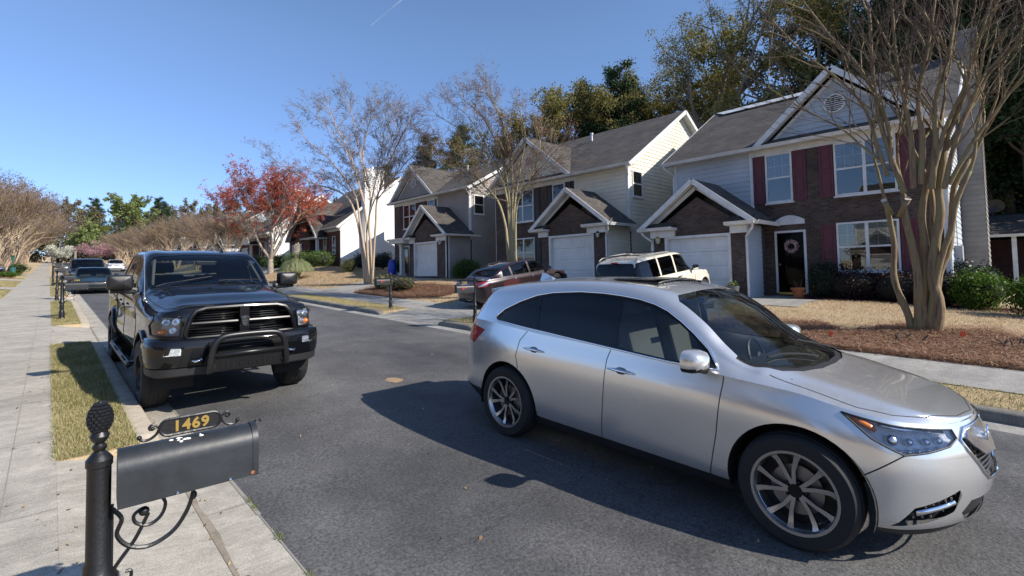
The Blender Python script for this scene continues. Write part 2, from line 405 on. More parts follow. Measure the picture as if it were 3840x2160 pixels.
    def regions(b,regs,root,bodymat,dA=.055,dB=.06,bodyname='body'):
        """regs: dict(name,patch,view,poly,mat,off,sides('sym','both','left'...),lim)"""
        acc={}
        for pn,P,dd in (('A',b.A,dA),('B',b.B,dB)):
            rg=[r for r in regs if pn in r['patch']]
            na=int(P.a/dd)+1; nb=int(P.b/dd)+2
            gu,gv=np.meshgrid(np.linspace(0,P.a,na),np.linspace(0,P.b,nb),indexing='ij'); pts=np.stack([gu.ravel(),gv.ravel()],1)
            cv=[];ce=[];cons=[]
            for r in rg:
                dn=densify(r['poly'],r.get('st',.03)); q=P.inv(dn,r['view'],b.okf(r['view'],r.get('lim'))); r['_d']=dn
                n0=len(cv); cv+=[tuple(x) for x in q]; ce+=[(n0+i,n0+(i+1)%len(q)) for i in range(len(q))]
            if cv:
                ca=np.array(cv); inter=(pts[:,0]>1e-6)&(pts[:,0]<P.a-1e-6)&(pts[:,1]>1e-6)&(pts[:,1]<P.b-1e-6)
                keep=np.ones(len(pts),bool)
                for i in np.where(inter)[0]:
                    if np.min((ca[:,0]-pts[i,0])**2+(ca[:,1]-pts[i,1])**2)<(dd*.3)**2: keep[i]=False
                pts=pts[keep]
            co=[Vector(p) for p in pts]+[Vector(p) for p in cv]; ce=[(a+len(pts),c+len(pts)) for a,c in ce if a!=c]
            res=geometry.delaunay_2d_cdt(co,ce,[],0,1e-5)
            V=np.array([tuple(v) for v in res[0]]); F=np.array([f for f in res[2] if len(f)==3])
            C=P.ev(V[F].mean(1)); lab=np.full(len(F),-1)
            # drop degenerate
            a=V[F]; ar=np.abs((a[:,1,0]-a[:,0,0])*(a[:,2,1]-a[:,0,1])-(a[:,2,0]-a[:,0,0])*(a[:,1,1]-a[:,0,1])); good=ar>1e-9
            for k,r in enumerate(rg):
                ix={'side':(1,2),'front':(0,2),'rear':(0,2),'top':(1,0)}[r['view']]
                m=inpoly(C[:,ix],r['_d'])&(lab<0)&b.okf(r['view'],r.get('lim'))(C); lab[m]=k
            ps=P.ev(V); ns=P.ev(V,P.N); ns/=np.maximum(np.linalg.norm(ns,axis=1,keepdims=True),1e-9)
            for k in range(-1,len(rg)):
                f=F[(lab==k)&good]
                if len(f)==0: continue
                r=rg[k] if k>=0 else dict(name=bodyname,mat=bodymat,off=0,sides='sym')
                if r['mat'] is None: continue
                key=(r['name'],r['sides'],id(r) if r['sides']=='both' and r.get('sep') else 0)
                used,invx=np.unique(f,return_inverse=True); f2=invx.reshape(f.shape); off=r.get('off',0)
                p=ps[used]+ns[used]*off; nn=ns[used]; tri=p[f2]; fn=np.cross(tri[:,1]-tri[:,0],tri[:,2]-tri[:,0]); bad=(fn*nn[f2].mean(1)).sum(1)<0
                f2=f2.copy(); f2[bad]=f2[bad][:,::-1]
                acc.setdefault(key,dict(r=r,parts=[]))['parts'].append((p,nn,f2))
        out={}
        for key,d in acc.items():
            r=d['r']
            def mk(signs,name):
                Vs=[];Ns=[];Fs=[];n0=0
                for sg in signs:
                    for p,nn,f in d['parts']:
                        Vs.append(p*[sg,1,1]);Ns.append(nn*[sg,1,1]);Fs.append((f if sg>0 else f[:,::-1])+n0); n0+=len(p)
                o=npmesh(name,np.vstack(Vs),np.vstack(Fs),r['mat'],root,smooth=True)
                try: o.data.normals_split_custom_set_from_vertices([tuple(x) for x in np.vstack(Ns)])
                except Exception as ex: print('normals',ex)
                if r.get('solid'):
                    md=o.modifiers.new('solid','SOLIDIFY'); md.thickness=r['solid']; md.offset=-1
                return o
            if r['sides']=='sym': out[key[0]]=mk((1,-1),r['name'])
            else:
                for sg,sd in ((1,'p'),(-1,'n')): out.setdefault(key[0]+sd,mk((sg,),r['name']))
        return out
# ---------------- shared car materials ----------------
rubber=M('rubber',(.012,.012,.013),.75,var=(40,.3)); chrome=M('chrome',(.85,.86,.88),.06,1.0); blackplastic=M('black_plastic',(.015,.015,.017),.5)
glossblack=M('gloss_black',(.004,.004,.005),.25,coat=.3,spec=.2); darkint=M('dark_interior',(.02,.02,.022),.8); greyint=M('grey_interior',(.25,.25,.26),.8)
tint=glass_mat('car_glass',(.42,.47,.46),ior=1.5); tintdark=glass_mat('privacy_glass',(.035,.04,.045),ior=1.45)
shield=glass_mat('windshield_glass',(.62,.68,.67),ior=1.5); lens=glass_mat('lens_glass',(.92,.93,.95),ior=1.5)
redlens=M('red_lens',(.35,.01,.012),.1,coat=1); amber=M('amber_lens',(.8,.22,.03),.15,coat=1)
reflector=M('lamp_reflector',(.75,.77,.8),.18,.95); alloy=M('alloy',(.42,.42,.43),.25,.9); darkalloy=M('dark_alloy',(.03,.03,.033),.4,.5); brakemetal=M('brake_metal',(.25,.24,.23),.4,.8)
platewhite=M('plate_white',(.75,.77,.78),.4); plateink=M('plate_ink',(.05,.06,.15),.5)
def make_wheel(parent,x,s,z,r,wd,rr,spokes=5,style='pair',rimmat=alloy,out=1,proto={}):
    """axis along x; out=+1: outer face towards +x"""
    wdir=out
    prof=[(rr,-wd/2),(rr+.012,-wd/2-.004),(r*.93,-wd/2-.006),(r*.985,-wd/2+.02),(r,-wd/2+.05),(r,wd/2-.05),(r*.985,wd/2-.02),(r*.93,wd/2+.006),(rr+.012,wd/2+.004),(rr,wd/2)]
    b=MB(); b.lathe(prof,axis='x',n=48)
    for k in range(3): # tread grooves as raised ribs
        xx=-wd/2+.06+(wd-.12)*(k+.5)/3; b.lathe([(r+.001,xx-.018),(r+.006,xx-.014),(r+.006,xx+.014),(r+.001,xx+.018)],axis='x',n=48)
    t=b.build('wheel',rubber,parent,smooth=False,autos=40); t.location=(x,s,z)
    b=MB(); o=wdir; f=wd/2*.72
    b.lathe([(rr,-wd/2*.9*o),(rr-.012,-wd/2*.8*o),(rr*.9,0),(rr-.02,f*o),(rr+.006,(wd/2+.002)*o),(rr+.008,(wd/2+.006)*o),(rr-.01,(wd/2+.004)*o),(rr-.022,(f+.01)*o)],axis='x',n=48,mi=0)
    b.lathe([(.001,f*o*.9),(rr*.17,f*o*.95),(rr*.2,f*o*.7)],axis='x',n=24,mi=2)
    b.lathe([(rr*.9,-.02*o),(rr*.2,.0)],axis='x',n=32,mi=1)
    b.lathe([(rr*.62,.035*o),(rr*.3,.035*o),(rr*.28,.05*o)],axis='x',n=32,mi=3)
    for k in range(spokes):
        A=2*math.pi*k/spokes
        for dd in ((-.25,.25) if style=='pair' else (0,)):
            w0=rr*(.050 if style=='pair' else .16); w1=rr*(.058 if style=='pair' else .13)
            def P(rad,tw,xx): 
                t=A+dd*(.35+.95*rad/rr)+ (0 if style!='pair' else .10*(rad/rr)); c,sn=math.cos(t),math.sin(t)
                return (xx,rad*c-tw*sn,rad*sn+tw*c)
            sec=[(rr*.14,w0,f*.92),(rr*.5,w0*.9,f*1.0),(rr*.8,w1*1.05,f*1.02),(rr*.985,w1*1.5,(wd/2)*.93)]
            vs=[]
            for rad,w_,xx in sec: vs+=[P(rad,-w_,xx*o),P(rad,w_,xx*o),P(rad,w_*.8,(xx-.03)*o),P(rad,-w_*.8,(xx-.03)*o)]
            fs=[]
            for i in range(3):
                for j in range(4): fs.append((4*i+j,4*i+(j+1)%4,4*i+4+(j+1)%4,4*i+4+j))
            n0=len(b.f); b.add(vs,fs,0)
            for i in range(3): b.m[n0+i*4+1]=1; b.m[n0+i*4+3]=1; b.m[n0+i*4+2]=1
    for k in range(5):
        A=2*math.pi*(k+.5)/5; c=(f*o*.86,rr*.24*math.cos(A),rr*.24*math.sin(A)); b.ball(c,rr*.035,6,4,mi=1)
    b.build('rim',[rimmat,darkalloy,glossblack,brakemetal],t,smooth=False,autos=30)
    return t
def seat(parent,x,s,z,mat,h=.62,w=.5):
    b=MB(); 
    def pad(cx,cy,cz,dx,dy,dz,tilt):
        p=[]
        for zz in(-1,1):
            for (a,c) in((-1,-1),(1,-1),(1,1),(-1,1)): p.append((cx+a*dx/2,cy+c*dy/2+zz*tilt,cz+zz*dz/2))
        b.hexa(p)
    pad(x,s,z+.08,w,.5,.16,0); pad(x,s+.32,z+.42,w,.14,h,.09); pad(x,s+.45,z+.42+h/2+.12,w*.5,.1,.17,.02)
    return b.build('seat',mat,parent,bevel=.03)
def steering(parent,x,s,z):
    b=MB(); n=24; pts=[Vector((x+.18*math.cos(t),s+.06*math.sin(t),z+.17*math.sin(t))) for t in [2*math.pi*i/n for i in range(n+1)]]
    b.tube(pts,.015,6); b.tube([(x-.17,s,z),(x+.17,s,z)],.02,6); b.ball((x,s-.01,z),(.07,.03,.06)); b.tube([(x,s,z),(x,s-.25,z-.1)],.03,6)
    b.build('steering_wheel',blackplastic,parent)
def mirror(parent,x,s,z,w,d,h,out,capmat,armx,ex=(.55,.6),rg_=((0,.02),(.08,.55),(.25,.85),(.6,1.0),(1,1.0))):
    """wing mirror centred x,s,z ; glass faces +s (rear); out=sign"""
    b=MB(); n=20
    rings=[]
    for k,(t,sc) in enumerate(rg_): 
        rings.append([(x+out*sc*w/2*math.copysign(abs(math.cos(a))**ex[0],math.cos(a)),s-d+t*d,z+sc*h/2*math.copysign(abs(math.sin(a))**ex[1],math.sin(a))) for a in [2*math.pi*i/n for i in range(n)]])
    vs=[p for r in rings for p in r]; fs=[(i*n+k,i*n+(k+1)%n,(i+1)*n+(k+1)%n,(i+1)*n+k) for i in range(4) for k in range(n)]
    b.add(vs,fs,0)
    # lower black part: faces whose centre is low
    for i,f in enumerate(b.f):
        if sum(b.v[j][2] for j in f)/4<z-h*.22: b.m[i]=1
    o=b.build('wing_mirror',[capmat,blackplastic],parent,smooth=True)
    g=MB(); g.add(rings[-1],[tuple(range(n))]); gg=g.build('mirror_glass',M('mirror_silver',(.8,.82,.85),.02,1.0),o)
    a=MB(); a.tube([(x-out*w*.25,s-d*.3,z-h*.35),(armx,s-d*.4,z-h*.55)],[.035,.03],8); a.build('mirror_arm',blackplastic,o)
    return o
def underbody(parent,L,W,zb,wells,r):
    b=MB(); b.box(-W*.66,W*.66,.80,L-.3,zb,zb+.2)
    for s in wells:
        for o in(-1,1):
            prof=[(r,o*W*.55),(r,o*(W-.03))]; n=24; vs=[];fs=[]
            for i in range(n+1):
                t=math.pi*(-.08+1.16*i/n); 
                for xx in(o*W*.5,o*(W-.035)): vs.append((xx,s+r*math.cos(t),r*.0+ (.375 if r<.47 else .42)+r*math.sin(t)))
            for i in range(n): fs.append((2*i,2*i+2,2*i+3,2*i+1))
            b.add(vs,fs); 
            b.add([(o*W*.5,s+r*math.cos(math.pi*(-.02+1.04*i/19)),.42+r*math.sin(math.pi*(-.02+1.04*i/19))) for i in range(20)],[tuple(range(20))])
    return b.build('underbody',M('underbody',(.012,.012,.012),.9),parent)
# ================= silver SUV =================
def build_suv():
    paint=M('silver_paint',(.70,.695,.68),.25,.72,coat=1.0)
    root=empty('silver_suv',(4.58,.14,S*.14),rx=math.atan(S))
    tag(root,'silver crossover SUV with alloy wheels and open sunroof driving in the foreground','suv')
    plan=[(.05,0),(.08,.27),(.15,.48),(.28,.71),(.45,.865),(.70,.945),(.97,.97),(1.5,.98),(2.5,.98),(3.3,.98),(3.76,.98),(4.25,.945),(4.6,.85),(4.80,.62),(4.89,.32),(4.92,0)]
    rows=[[(0,.24,.12),(3,.23,.09),(5,.24,.06),(7,.22,.085),(10,.23,.085),(12,.33,.07),(15,.36,.10)],
          [(0,.34,.04),(3,.34,.03),(5,.34,.0),(7,.36,.035),(8,.36,.04),(10,.36,.035),(12,.45,.0),(15,.48,.02)],
          [(0,.56,.0),(3,.56,.0),(5,.58,.0),(7,.60,.012),(8,.58,.014),(9,.60,.012),(10,.60,.002),(12,.68,0),(15,.68,0)],
          [(0,.72,.02),(3,.72,.02),(5,.78,.01),(7,.84,.0),(8,.85,.005),(10,.88,.0),(12,.93,.02),(15,.92,.03)],
          [(0,.88,.10),(2,.885,.10),(3,.90,.11),(4,.925,.09),(5,.965,.075),(6,1.02,.06),(7,1.06,.045),(8,1.12,.045),(9,1.15,.045),(10,1.18,.05),(11,1.2,.07),(12,1.2,.09),(15,1.18,.10)]]
    top=[(.10,.2,.885,.89,0),(.3,.5,.93,.945,0),(.6,.52,1.0,1.015,0),(.9,.54,1.065,1.075,0),(1.0,.58,1.085,1.11,0),(1.15,.70,1.11,1.19,0),(1.3,.80,1.13,1.285,.0),(1.5,.785,1.24,1.40,.01),(1.7,.762,1.40,1.525,.02),(1.9,.74,1.525,1.62,.025),(2.1,.725,1.60,1.675,.03),(2.4,.715,1.65,1.71,.03),(2.9,.705,1.67,1.725,.03),(3.5,.69,1.645,1.705,.03),(4.0,.67,1.595,1.66,.025),(4.30,.65,1.545,1.615,.02),(4.42,.655,1.44,1.53,.02),(4.6,.66,1.27,1.32,.01),(4.78,.5,1.19,1.2,0)]
    B=Body(plan,rows,top)
    zc=.375
    wtop=[(1.50,1.085),(1.60,1.22),(1.72,1.325),(1.84,1.41),(1.97,1.485),(2.09,1.53),(2.25,1.565),(2.44,1.585),(2.65,1.597),(2.92,1.597),(3.27,1.57),(3.49,1.53),(3.71,1.455),(3.93,1.355),(4.06,1.25),(4.0,1.222)]
    wbot=[(3.84,1.215),(3.49,1.19),(3.24,1.175),(2.86,1.15),(2.46,1.125),(2.07,1.10),(1.88,1.09)]
    arch=lambda c,r:[(c+r*math.cos(t),.37+r*math.sin(t)*1.0) for t in [math.pi*(-.16+1.32*i/30) for i in range(31)]]
    wf=.98;wr=3.80
    fd=[(1.45,1.3),(1.455,1.0),(1.50,.62),(1.56,.29),(2.56,.29),(2.535,.5),(2.485,1.03),(2.44,1.3)]
    rd=[(2.44,1.3),(2.485,1.03),(2.535,.5),(2.56,.29),(3.30,.29),(3.35,.46),(3.45,.64),(3.60,.77),(3.63,.89),(3.59,1.06),(3.48,1.3)]
    hl=[(.73,.945),(.58,.915),(.44,.888),(.32,.868),(.235,.855),(.21,.81),(.235,.775),(.32,.752),(.42,.738),(.57,.815)]
    G=[dict(name='wheel_opening',patch='A',view='side',poly=arch(wf,.445),mat=None,sides='sym'),
       dict(name='wheel_opening',patch='A',view='side',poly=arch(wr,.435),mat=None,sides='sym'),
       dict(name='headlight',patch='A',view='side',poly=hl,mat=lens,sides='both',off=.002),
       dict(name='grille',patch='A',view='front',poly=[(-.01,.855),(.36,.85),(.455,.80),(.44,.74),(.33,.60),(.25,.545),(-.01,.53)],mat=None,sides='sym'),
       dict(name='fog_grille',patch='A',view='front',poly=[(.86,.305),(.80,.43),(.56,.525),(.535,.49),(.57,.39),(.72,.335)],mat=None,sides='both',lim=.75),
       dict(name='lower_intake',patch='A',view='front',poly=[(-.01,.44),(.44,.44),(.5,.37),(.44,.31),(-.01,.30)],mat=blackplastic,sides='sym',off=-.02),
       dict(name='taillight',patch='A',view='side',poly=[(4.22,1.10),(4.5,1.13),(4.86,1.12),(4.86,1.0),(4.55,.955),(4.42,.93),(4.34,1.0)],mat=redlens,sides='both',off=.004),
       dict(name='side_skirt',patch='A',view='side',poly=[(-.1,.1),(-.1,.29),(.62,.28),(1.5,.30),(3.3,.31),(4.2,.42),(5,.46),(5,.1)],mat=blackplastic,sides='sym',off=-.004),
       dict(name='front_door',patch='A',view='side',poly=fd,mat=paint,sides='both'),
       dict(name='rear_door',patch='A',view='side',poly=rd,mat=paint,sides='both'),
       dict(name='front_window',patch='B',view='side',poly=[(1.66,1.115),(1.62,1.2),(1.74,1.31),(1.86,1.395),(1.98,1.455),(2.10,1.50),(2.25,1.535),(2.415,1.557),(2.40,1.14),(1.9,1.108)],mat=glass_mat('front_glass',(.24,.27,.27),ior=1.5),sides='both',off=-.006),
       dict(name='rear_window',patch='B',view='side',poly=[(2.50,1.563),(2.65,1.572),(2.92,1.572),(3.27,1.545),(3.42,1.515),(3.36,1.2),(3.2,1.19),(2.47,1.148)],mat=tintdark,sides='both',off=-.006),
       dict(name='quarter_window',patch='B',view='side',poly=[(3.46,1.505),(3.71,1.435),(3.92,1.338),(4.02,1.255),(3.9,1.235),(3.42,1.205)],mat=tintdark,sides='both',off=-.006),
       dict(name='window_surround',patch='B',view='side',poly=wtop+wbot,mat=glossblack,sides='both',off=-.003),
       dict(name='windshield',patch='B',view='top',poly=[(1.0,-.01),(1.02,.3),(1.08,.52),(1.18,.66),(1.32,.745),(1.42,.765),(1.6,.738),(1.8,.712),(1.93,.69),(1.99,.60),(1.97,.3),(1.96,-.01)],mat=shield,sides='sym',off=-.004),
       dict(name='cowl',patch='B',view='top',poly=[(.955,-.01),(.97,.3),(1.03,.54),(1.13,.69),(1.29,.775),(1.42,.80),(1.42,.765),(1.32,.745),(1.18,.66),(1.08,.52),(1.02,.3),(1.0,-.01)],mat=blackplastic,sides='sym',off=-.012),
       dict(name='sunroof_opening',patch='B',view='top',poly=[(2.28,-.01),(2.28,.40),(2.33,.44),(2.72,.44),(2.76,.40),(2.76,-.01)],mat=None,sides='sym'),
       dict(name='rear_glass',patch='B',view='top',poly=[(4.4,-.01),(4.4,.5),(4.62,.55),(4.66,-.01)],mat=tintdark,sides='sym',off=-.004),
       dict(name='hood',patch='B',view='top',poly=[(.17,-.01),(.22,.3),(.34,.54),(.49,.71),(.66,.79),(.9,.80),(1.18,.80),(1.10,.70),(1.01,.54),(.955,.3),(.94,-.01)],mat=paint,sides='sym')]
    B.regions(G,root,paint,.05,.05)
    # trims
    t=MB()
    wb=[p for p in wbot]; full=wtop+wb
    for sg in(1,-1):
        pts=B.surfpts('B','side',densify(full+[full[0]],.05,False),.004)
        t.tube([Vector((p.x*sg,p.y,p.z)) for p in pts],.010,6)
    split_parts(t.build('window_chrome',chrome,root,smooth=True))
    t=MB()
    def seam(patch,view,pl,lim=None,rad=.0045):
        pts=B.surfpts(patch,view,densify(pl,.04,False),-.001,lim)
        for sg in(1,-1): t.tube([Vector((p.x*sg,p.y,p.z)) for p in pts],rad,5)
    seam('A','side',[(1.455,1.055),(1.455,1.0),(1.50,.62),(1.56,.30)]); seam('A','side',[(2.455,1.11),(2.485,1.03),(2.535,.5),(2.555,.31)])
    seam('A','side',[(3.50,1.16),(3.59,1.06),(3.63,.89),(3.60,.77)]); seam('A','side',[(.62,.58),(.54,.64),(.42,.735)])
    seam('B','top',[(.17,.01),(.22,.3),(.34,.54),(.49,.71),(.66,.79),(.9,.80),(1.18,.80)],rad=.004)
    split_parts(t.build('panel_gap',M('gap',(.02,.02,.022),.8),root))
    # grille: chrome shield + mesh
    g=MB(); 
    for k in range(9):
        z=.56+k*.032; wdt=.25+(.455-.25)*min(1,(z-.545)/.24)
        fr_=[Vector((p.x,p.y,p.z)) for p in B.surfpts('A','front',[(-.0+wdt*i/8,z) for i in range(9)],-.03)]
        g.tube([Vector((-p.x,p.y,p.z)) for p in fr_[::-1]]+fr_[1:],.009,5)
    gr=g.build('grille',blackplastic,root,smooth=True)
    bk=MB(); 
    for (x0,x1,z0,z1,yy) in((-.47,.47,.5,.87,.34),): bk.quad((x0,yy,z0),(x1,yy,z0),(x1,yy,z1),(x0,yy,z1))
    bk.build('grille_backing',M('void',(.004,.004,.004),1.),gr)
    sh=MB(); po=[(-.40,.80),(-.34,.835),(0,.845),(.34,.835),(.40,.80),(.385,.765),(.26,.69),(0,.665),(-.26,.69),(-.385,.765)]
    f1=[B.surfpts('A','front',[(abs(x),z)],.012)[0] for x,z in po]; f1=[Vector((p.x*(1 if x>=0 else -1),p.y,p.z)) for p,(x,z) in zip(f1,po)]
    cen=Vector((0,f1[2].y-.02,.755)); n=len(f1); sh.add([cen]+f1+[p+Vector((0,.05,0)) for p in f1],[(0,1+i,1+(i+1)%n) for i in range(n)]+[(1+i,1+n+i,1+n+(i+1)%n,1+(i+1)%n) for i in range(n)])
    so_=sh.build('grille_bar',M('satin_chrome',(.72,.73,.75),.2,1.0),gr,autos=40)
    em=MB(); ey=cen.y-.012
    em.tube([(0.05*math.cos(t),ey,.76+.05*math.sin(t)) for t in [2*math.pi*i/20 for i in range(21)]],.007,6)
    em.tube([(-.026,ey,.725),(-.010,ey,.795)],.006,5); em.tube([(.026,ey,.725),(.010,ey,.795)],.006,5); em.tube([(-.012,ey,.772),(.012,ey,.772)],.004,5)
    em.build('emblem',chrome,gr,smooth=True)
    fl=MB(); pl=[(0,.856),(.36,.852),(.455,.80),(.44,.74),(.33,.60),(.25,.545),(0,.53)]
    p=B.surfpts('A','front',densify(pl,.04,False),.003); fl.tube([Vector((q.x,q.y,q.z)) for q in p],.010,6); fl.tube([Vector((-q.x,q.y,q.z)) for q in p],.010,6); fl.build('grille_surround',chrome,gr,smooth=True)
    for sg in(1,-1): # fog grilles
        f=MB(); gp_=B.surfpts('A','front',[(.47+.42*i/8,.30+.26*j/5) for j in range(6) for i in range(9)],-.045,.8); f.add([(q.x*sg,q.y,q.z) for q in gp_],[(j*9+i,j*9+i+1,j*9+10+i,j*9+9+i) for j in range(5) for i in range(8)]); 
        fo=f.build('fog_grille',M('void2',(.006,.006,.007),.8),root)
        f=MB()
        p=B.surfpts('A','front',[(.59+.05*i,.452-.013*i) for i in range(5)],-.004,.75); f.tube([Vector((q.x*sg,q.y,q.z)) for q in p],.017,6,flat=1)
        f.build('fog_trim',chrome,fo,smooth=True)
        f=MB()
        for i in range(6):
            for j in range(7):
                x=.54+.044*j+(.022 if i%2 else 0); z=.33+.033*i
                if inpoly(np.array([(x,z)]),[(.85,.315),(.79,.42),(.57,.515),(.545,.48),(.58,.40),(.72,.345)])[0]:
                    q=B.surfpts('A','front',[(x,z)],-.022,.75)[0]; f.box(q.x*sg-.011,q.x*sg+.011,q.y-.004,q.y+.004,q.z-.007,q.z+.007)
        f.build('fog_mesh',M('mesh_grey',(.3,.3,.31),.4,.6),fo)
        # headlight internals
        h=MB(); pts=B.surfpts('A','side',densify(hl,.06),-.018); c=sum(pts,Vector())/len(pts)
        n=len(pts); h.add([(q.x*sg,q.y,q.z) for q in pts]+[(c.x*sg*.95,c.y+.035,c.z)],[(i,(i+1)%n,n) for i in range(n)],1)
        for k,(s_,z_) in enumerate([(.47,.82),(.39,.812),(.32,.81),(.27,.812)]):
            q=B.surfpts('A','side',[(s_,z_)],-.026)[0]; h.ball((q.x*sg,q.y,q.z),(.024,.024,.024) if k else (.034,.034,.034),12,8,0)
        for s_,z_ in [(.27+.04*i,.772-.004*i) for i in range(5)]:
            q=B.surfpts('A','side',[(s_,z_)],-.02)[0]; h.ball((q.x*sg,q.y,q.z),(.02,.02,.012),8,6,0)
        p=B.surfpts('A','side',[(.68,.922),(.63,.905),(.58,.882),(.55,.86)],-.015); h.tube([Vector((q.x*sg,q.y,q.z)) for q in p],[.012,.02,.022,.012],6,2)
        p=B.surfpts('A','side',[(.54,.898),(.44,.878),(.34,.862),(.26,.85)],-.02); h.tube([Vector((q.x*sg,q.y,q.z)) for q in p],.013,6,0)
        h.build('headlight_housing',[reflector,M('lamp_silver',(.80,.82,.86),.45,.0,bump=(45,.6)),amber],root,smooth=True)
        h=MB(); p=B.surfpts('A','side',densify(hl,.04),.002); h.tube([Vector((q.x*sg,q.y,q.z)) for q in p+[p[0]]],.006,5); h.build('headlight_rim',blackplastic,root,smooth=True)
        # handles
        for s_,z_ in((2.33,.945),(3.38,.985)):
            q=B.surfpts('A','side',[(s_-.13,z_-.005),(s_-.06,z_),(s_+.06,z_+.004),(s_+.13,z_+.006)],.022); q2=B.surfpts('A','side',[(s_,z_)],-.004)[0]
            d=MB(); d.tube([Vector((v.x*sg,v.y,v.z)) for v in q],[.006,.014,.014,.006],8); ho=d.build('door_handle',chrome,root,smooth=True)
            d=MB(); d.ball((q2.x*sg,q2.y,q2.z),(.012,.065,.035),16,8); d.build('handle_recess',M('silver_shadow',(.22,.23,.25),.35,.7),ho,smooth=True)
        mirror(root,sg*1.085,1.66,1.16,.25,.15,.165,sg,paint,sg*.93)
        # wheels
        for s_ in(wf-.0,wr):
            make_wheel(root,sg*.865,s_,.372,.372,.235,.262,5,'pair',alloy,sg)
    underbody(root,4.92,.98,.2,(wf,wr),.44)
    # sunroof: raised glass behind the opening, dark inside, wind deflector
    b=MB(); b.box(-.43,.43,2.42,2.78,1.712,1.722); b.build('sunroof_glass',glossblack,root,bevel=.01)
    b=MB(); b.tube(curve([(-.42,2.30,1.685),(-.3,2.28,1.71),(0,2.27,1.725),(.3,2.28,1.71),(.42,2.30,1.685)]),.008,6); 
    for i in range(13): 
        x=-.36+.06*i; b.box(x-.009,x+.009,2.285,2.30,1.67,1.708)
    b.build('wind_deflector',blackplastic,root)
    b=MB(); b.box(-.45,.45,2.26,2.78,1.62,1.64); b.box(-.45,-.43,2.26,2.78,1.62,1.70); b.box(.43,.45,2.26,2.78,1.62,1.70); b.build('sunroof_tray',darkint,root)
    b=MB(); fin=[(0,0),(.05,.045),(.13,.075),(.2,.08),(.21,.0)]
    vs=[];
    for s_,z_ in fin: vs+=[(-.004 if z_>.02 else -.03,3.93+s_,1.675-.07*s_+z_-.005),(.004 if z_>.02 else .03,3.93+s_,1.675-.07*s_+z_-.005)]
    base=[(-.035,3.93,1.66),(.035,3.93,1.66),(.035,4.16,1.635),(-.035,4.16,1.635)]
    b.add([(-.004,3.95,1.68),(0,4.0,1.705),(0,4.08,1.735),(0,4.15,1.745),(0,4.165,1.65)]+base,[(5,6,1),(5,1,8),(6,7,4),(6,4,3),(6,3,2),(6,2,1),(8,1,2),(8,2,3),(8,3,4),(8,4,7),(5,8,7,6)])
    b.build('antenna_fin',paint,root)
    # rear spoiler, wipers, interior
    b=MB(); b.hexa([(-.60,4.16,1.53),(.60,4.16,1.53),(.56,4.50,1.50),(-.56,4.50,1.50),(-.60,4.16,1.60),(.60,4.16,1.60),(.56,4.5,1.545),(-.56,4.5,1.545)]); b.build('spoiler',paint,root,bevel=.01)
    b=MB()
    for x0,x1 in((.55,-.05),(-.1,-.62)):
        p=B.surfpts('B','top',[(1.05+abs(x)*.05+.035*k_,abs(x)) for k_,x in enumerate(np.linspace(x0,x1,6))],.018)
        b.tube([Vector((math.copysign(q.x,x),q.y,q.z)) for q,x in zip(p,np.linspace(x0,x1,6))],.008,5)
    b.build('wiper',blackplastic,root)
    for x in(-.38,.38): seat(root,x,2.15,.62,M('leather_tan',(.30,.29,.28),.6),.62,.52)
    b=MB(); b.box(-.72,.72,3.0,3.5,.6,.78); b.box(-.72,.72,3.45,3.6,.7,1.3); b.build('rear_seat',darkint,root,bevel=.03)
    b=MB(); b.hexa([(-.8,1.05,.8),(.8,1.05,.8),(.75,1.55,.75),(-.75,1.55,.75),(-.74,1.05,1.07),(.74,1.05,1.07),(.72,1.5,1.08),(-.72,1.5,1.08)]); b.box(-.8,.8,1.0,4.6,.42,.45); b.box(-.15,.15,1.4,2.6,.5,.85); b.build('dashboard',darkint,root)
    steering(root,.38,1.68,.98)
    b=MB(); b.box(-.12,.12,1.98,2.0,1.45,1.51); b.build('interior_mirror',blackplastic,root,bevel=.01)
    return root
def sweep(b,path,sec,mi=0,closed_sec=True):
    """path [(x,s)] plan curve; section [(outward,z)]"""
    P=[Vector((x,s,0)) for x,s in path]; vs=[];n=len(sec)
    for i,p in enumerate(P):
        d=(P[min(i+1,len(P)-1)]-P[max(i-1,0)]).normalized(); nn=Vector((d.y,-d.x,0))
        for o,z in sec: vs.append(p+nn*o+Vector((0,0,z)))
    fs=[(i*n+k,(i+1)*n+k,(i+1)*n+(k+1)%n,i*n+(k+1)%n) for i in range(len(P)-1) for k in range(n)]
    fs+=[tuple(range(n)),tuple((len(P)-1)*n+k for k in range(n-1,-1,-1))]
    b.add(vs,fs,mi)
def sym_tube(b,pts,rad,n=6,mi=0):
    for sg in(1,-1): b.tube([Vector((p[0]*sg,p[1],p[2])) for p in pts],rad,n,mi)
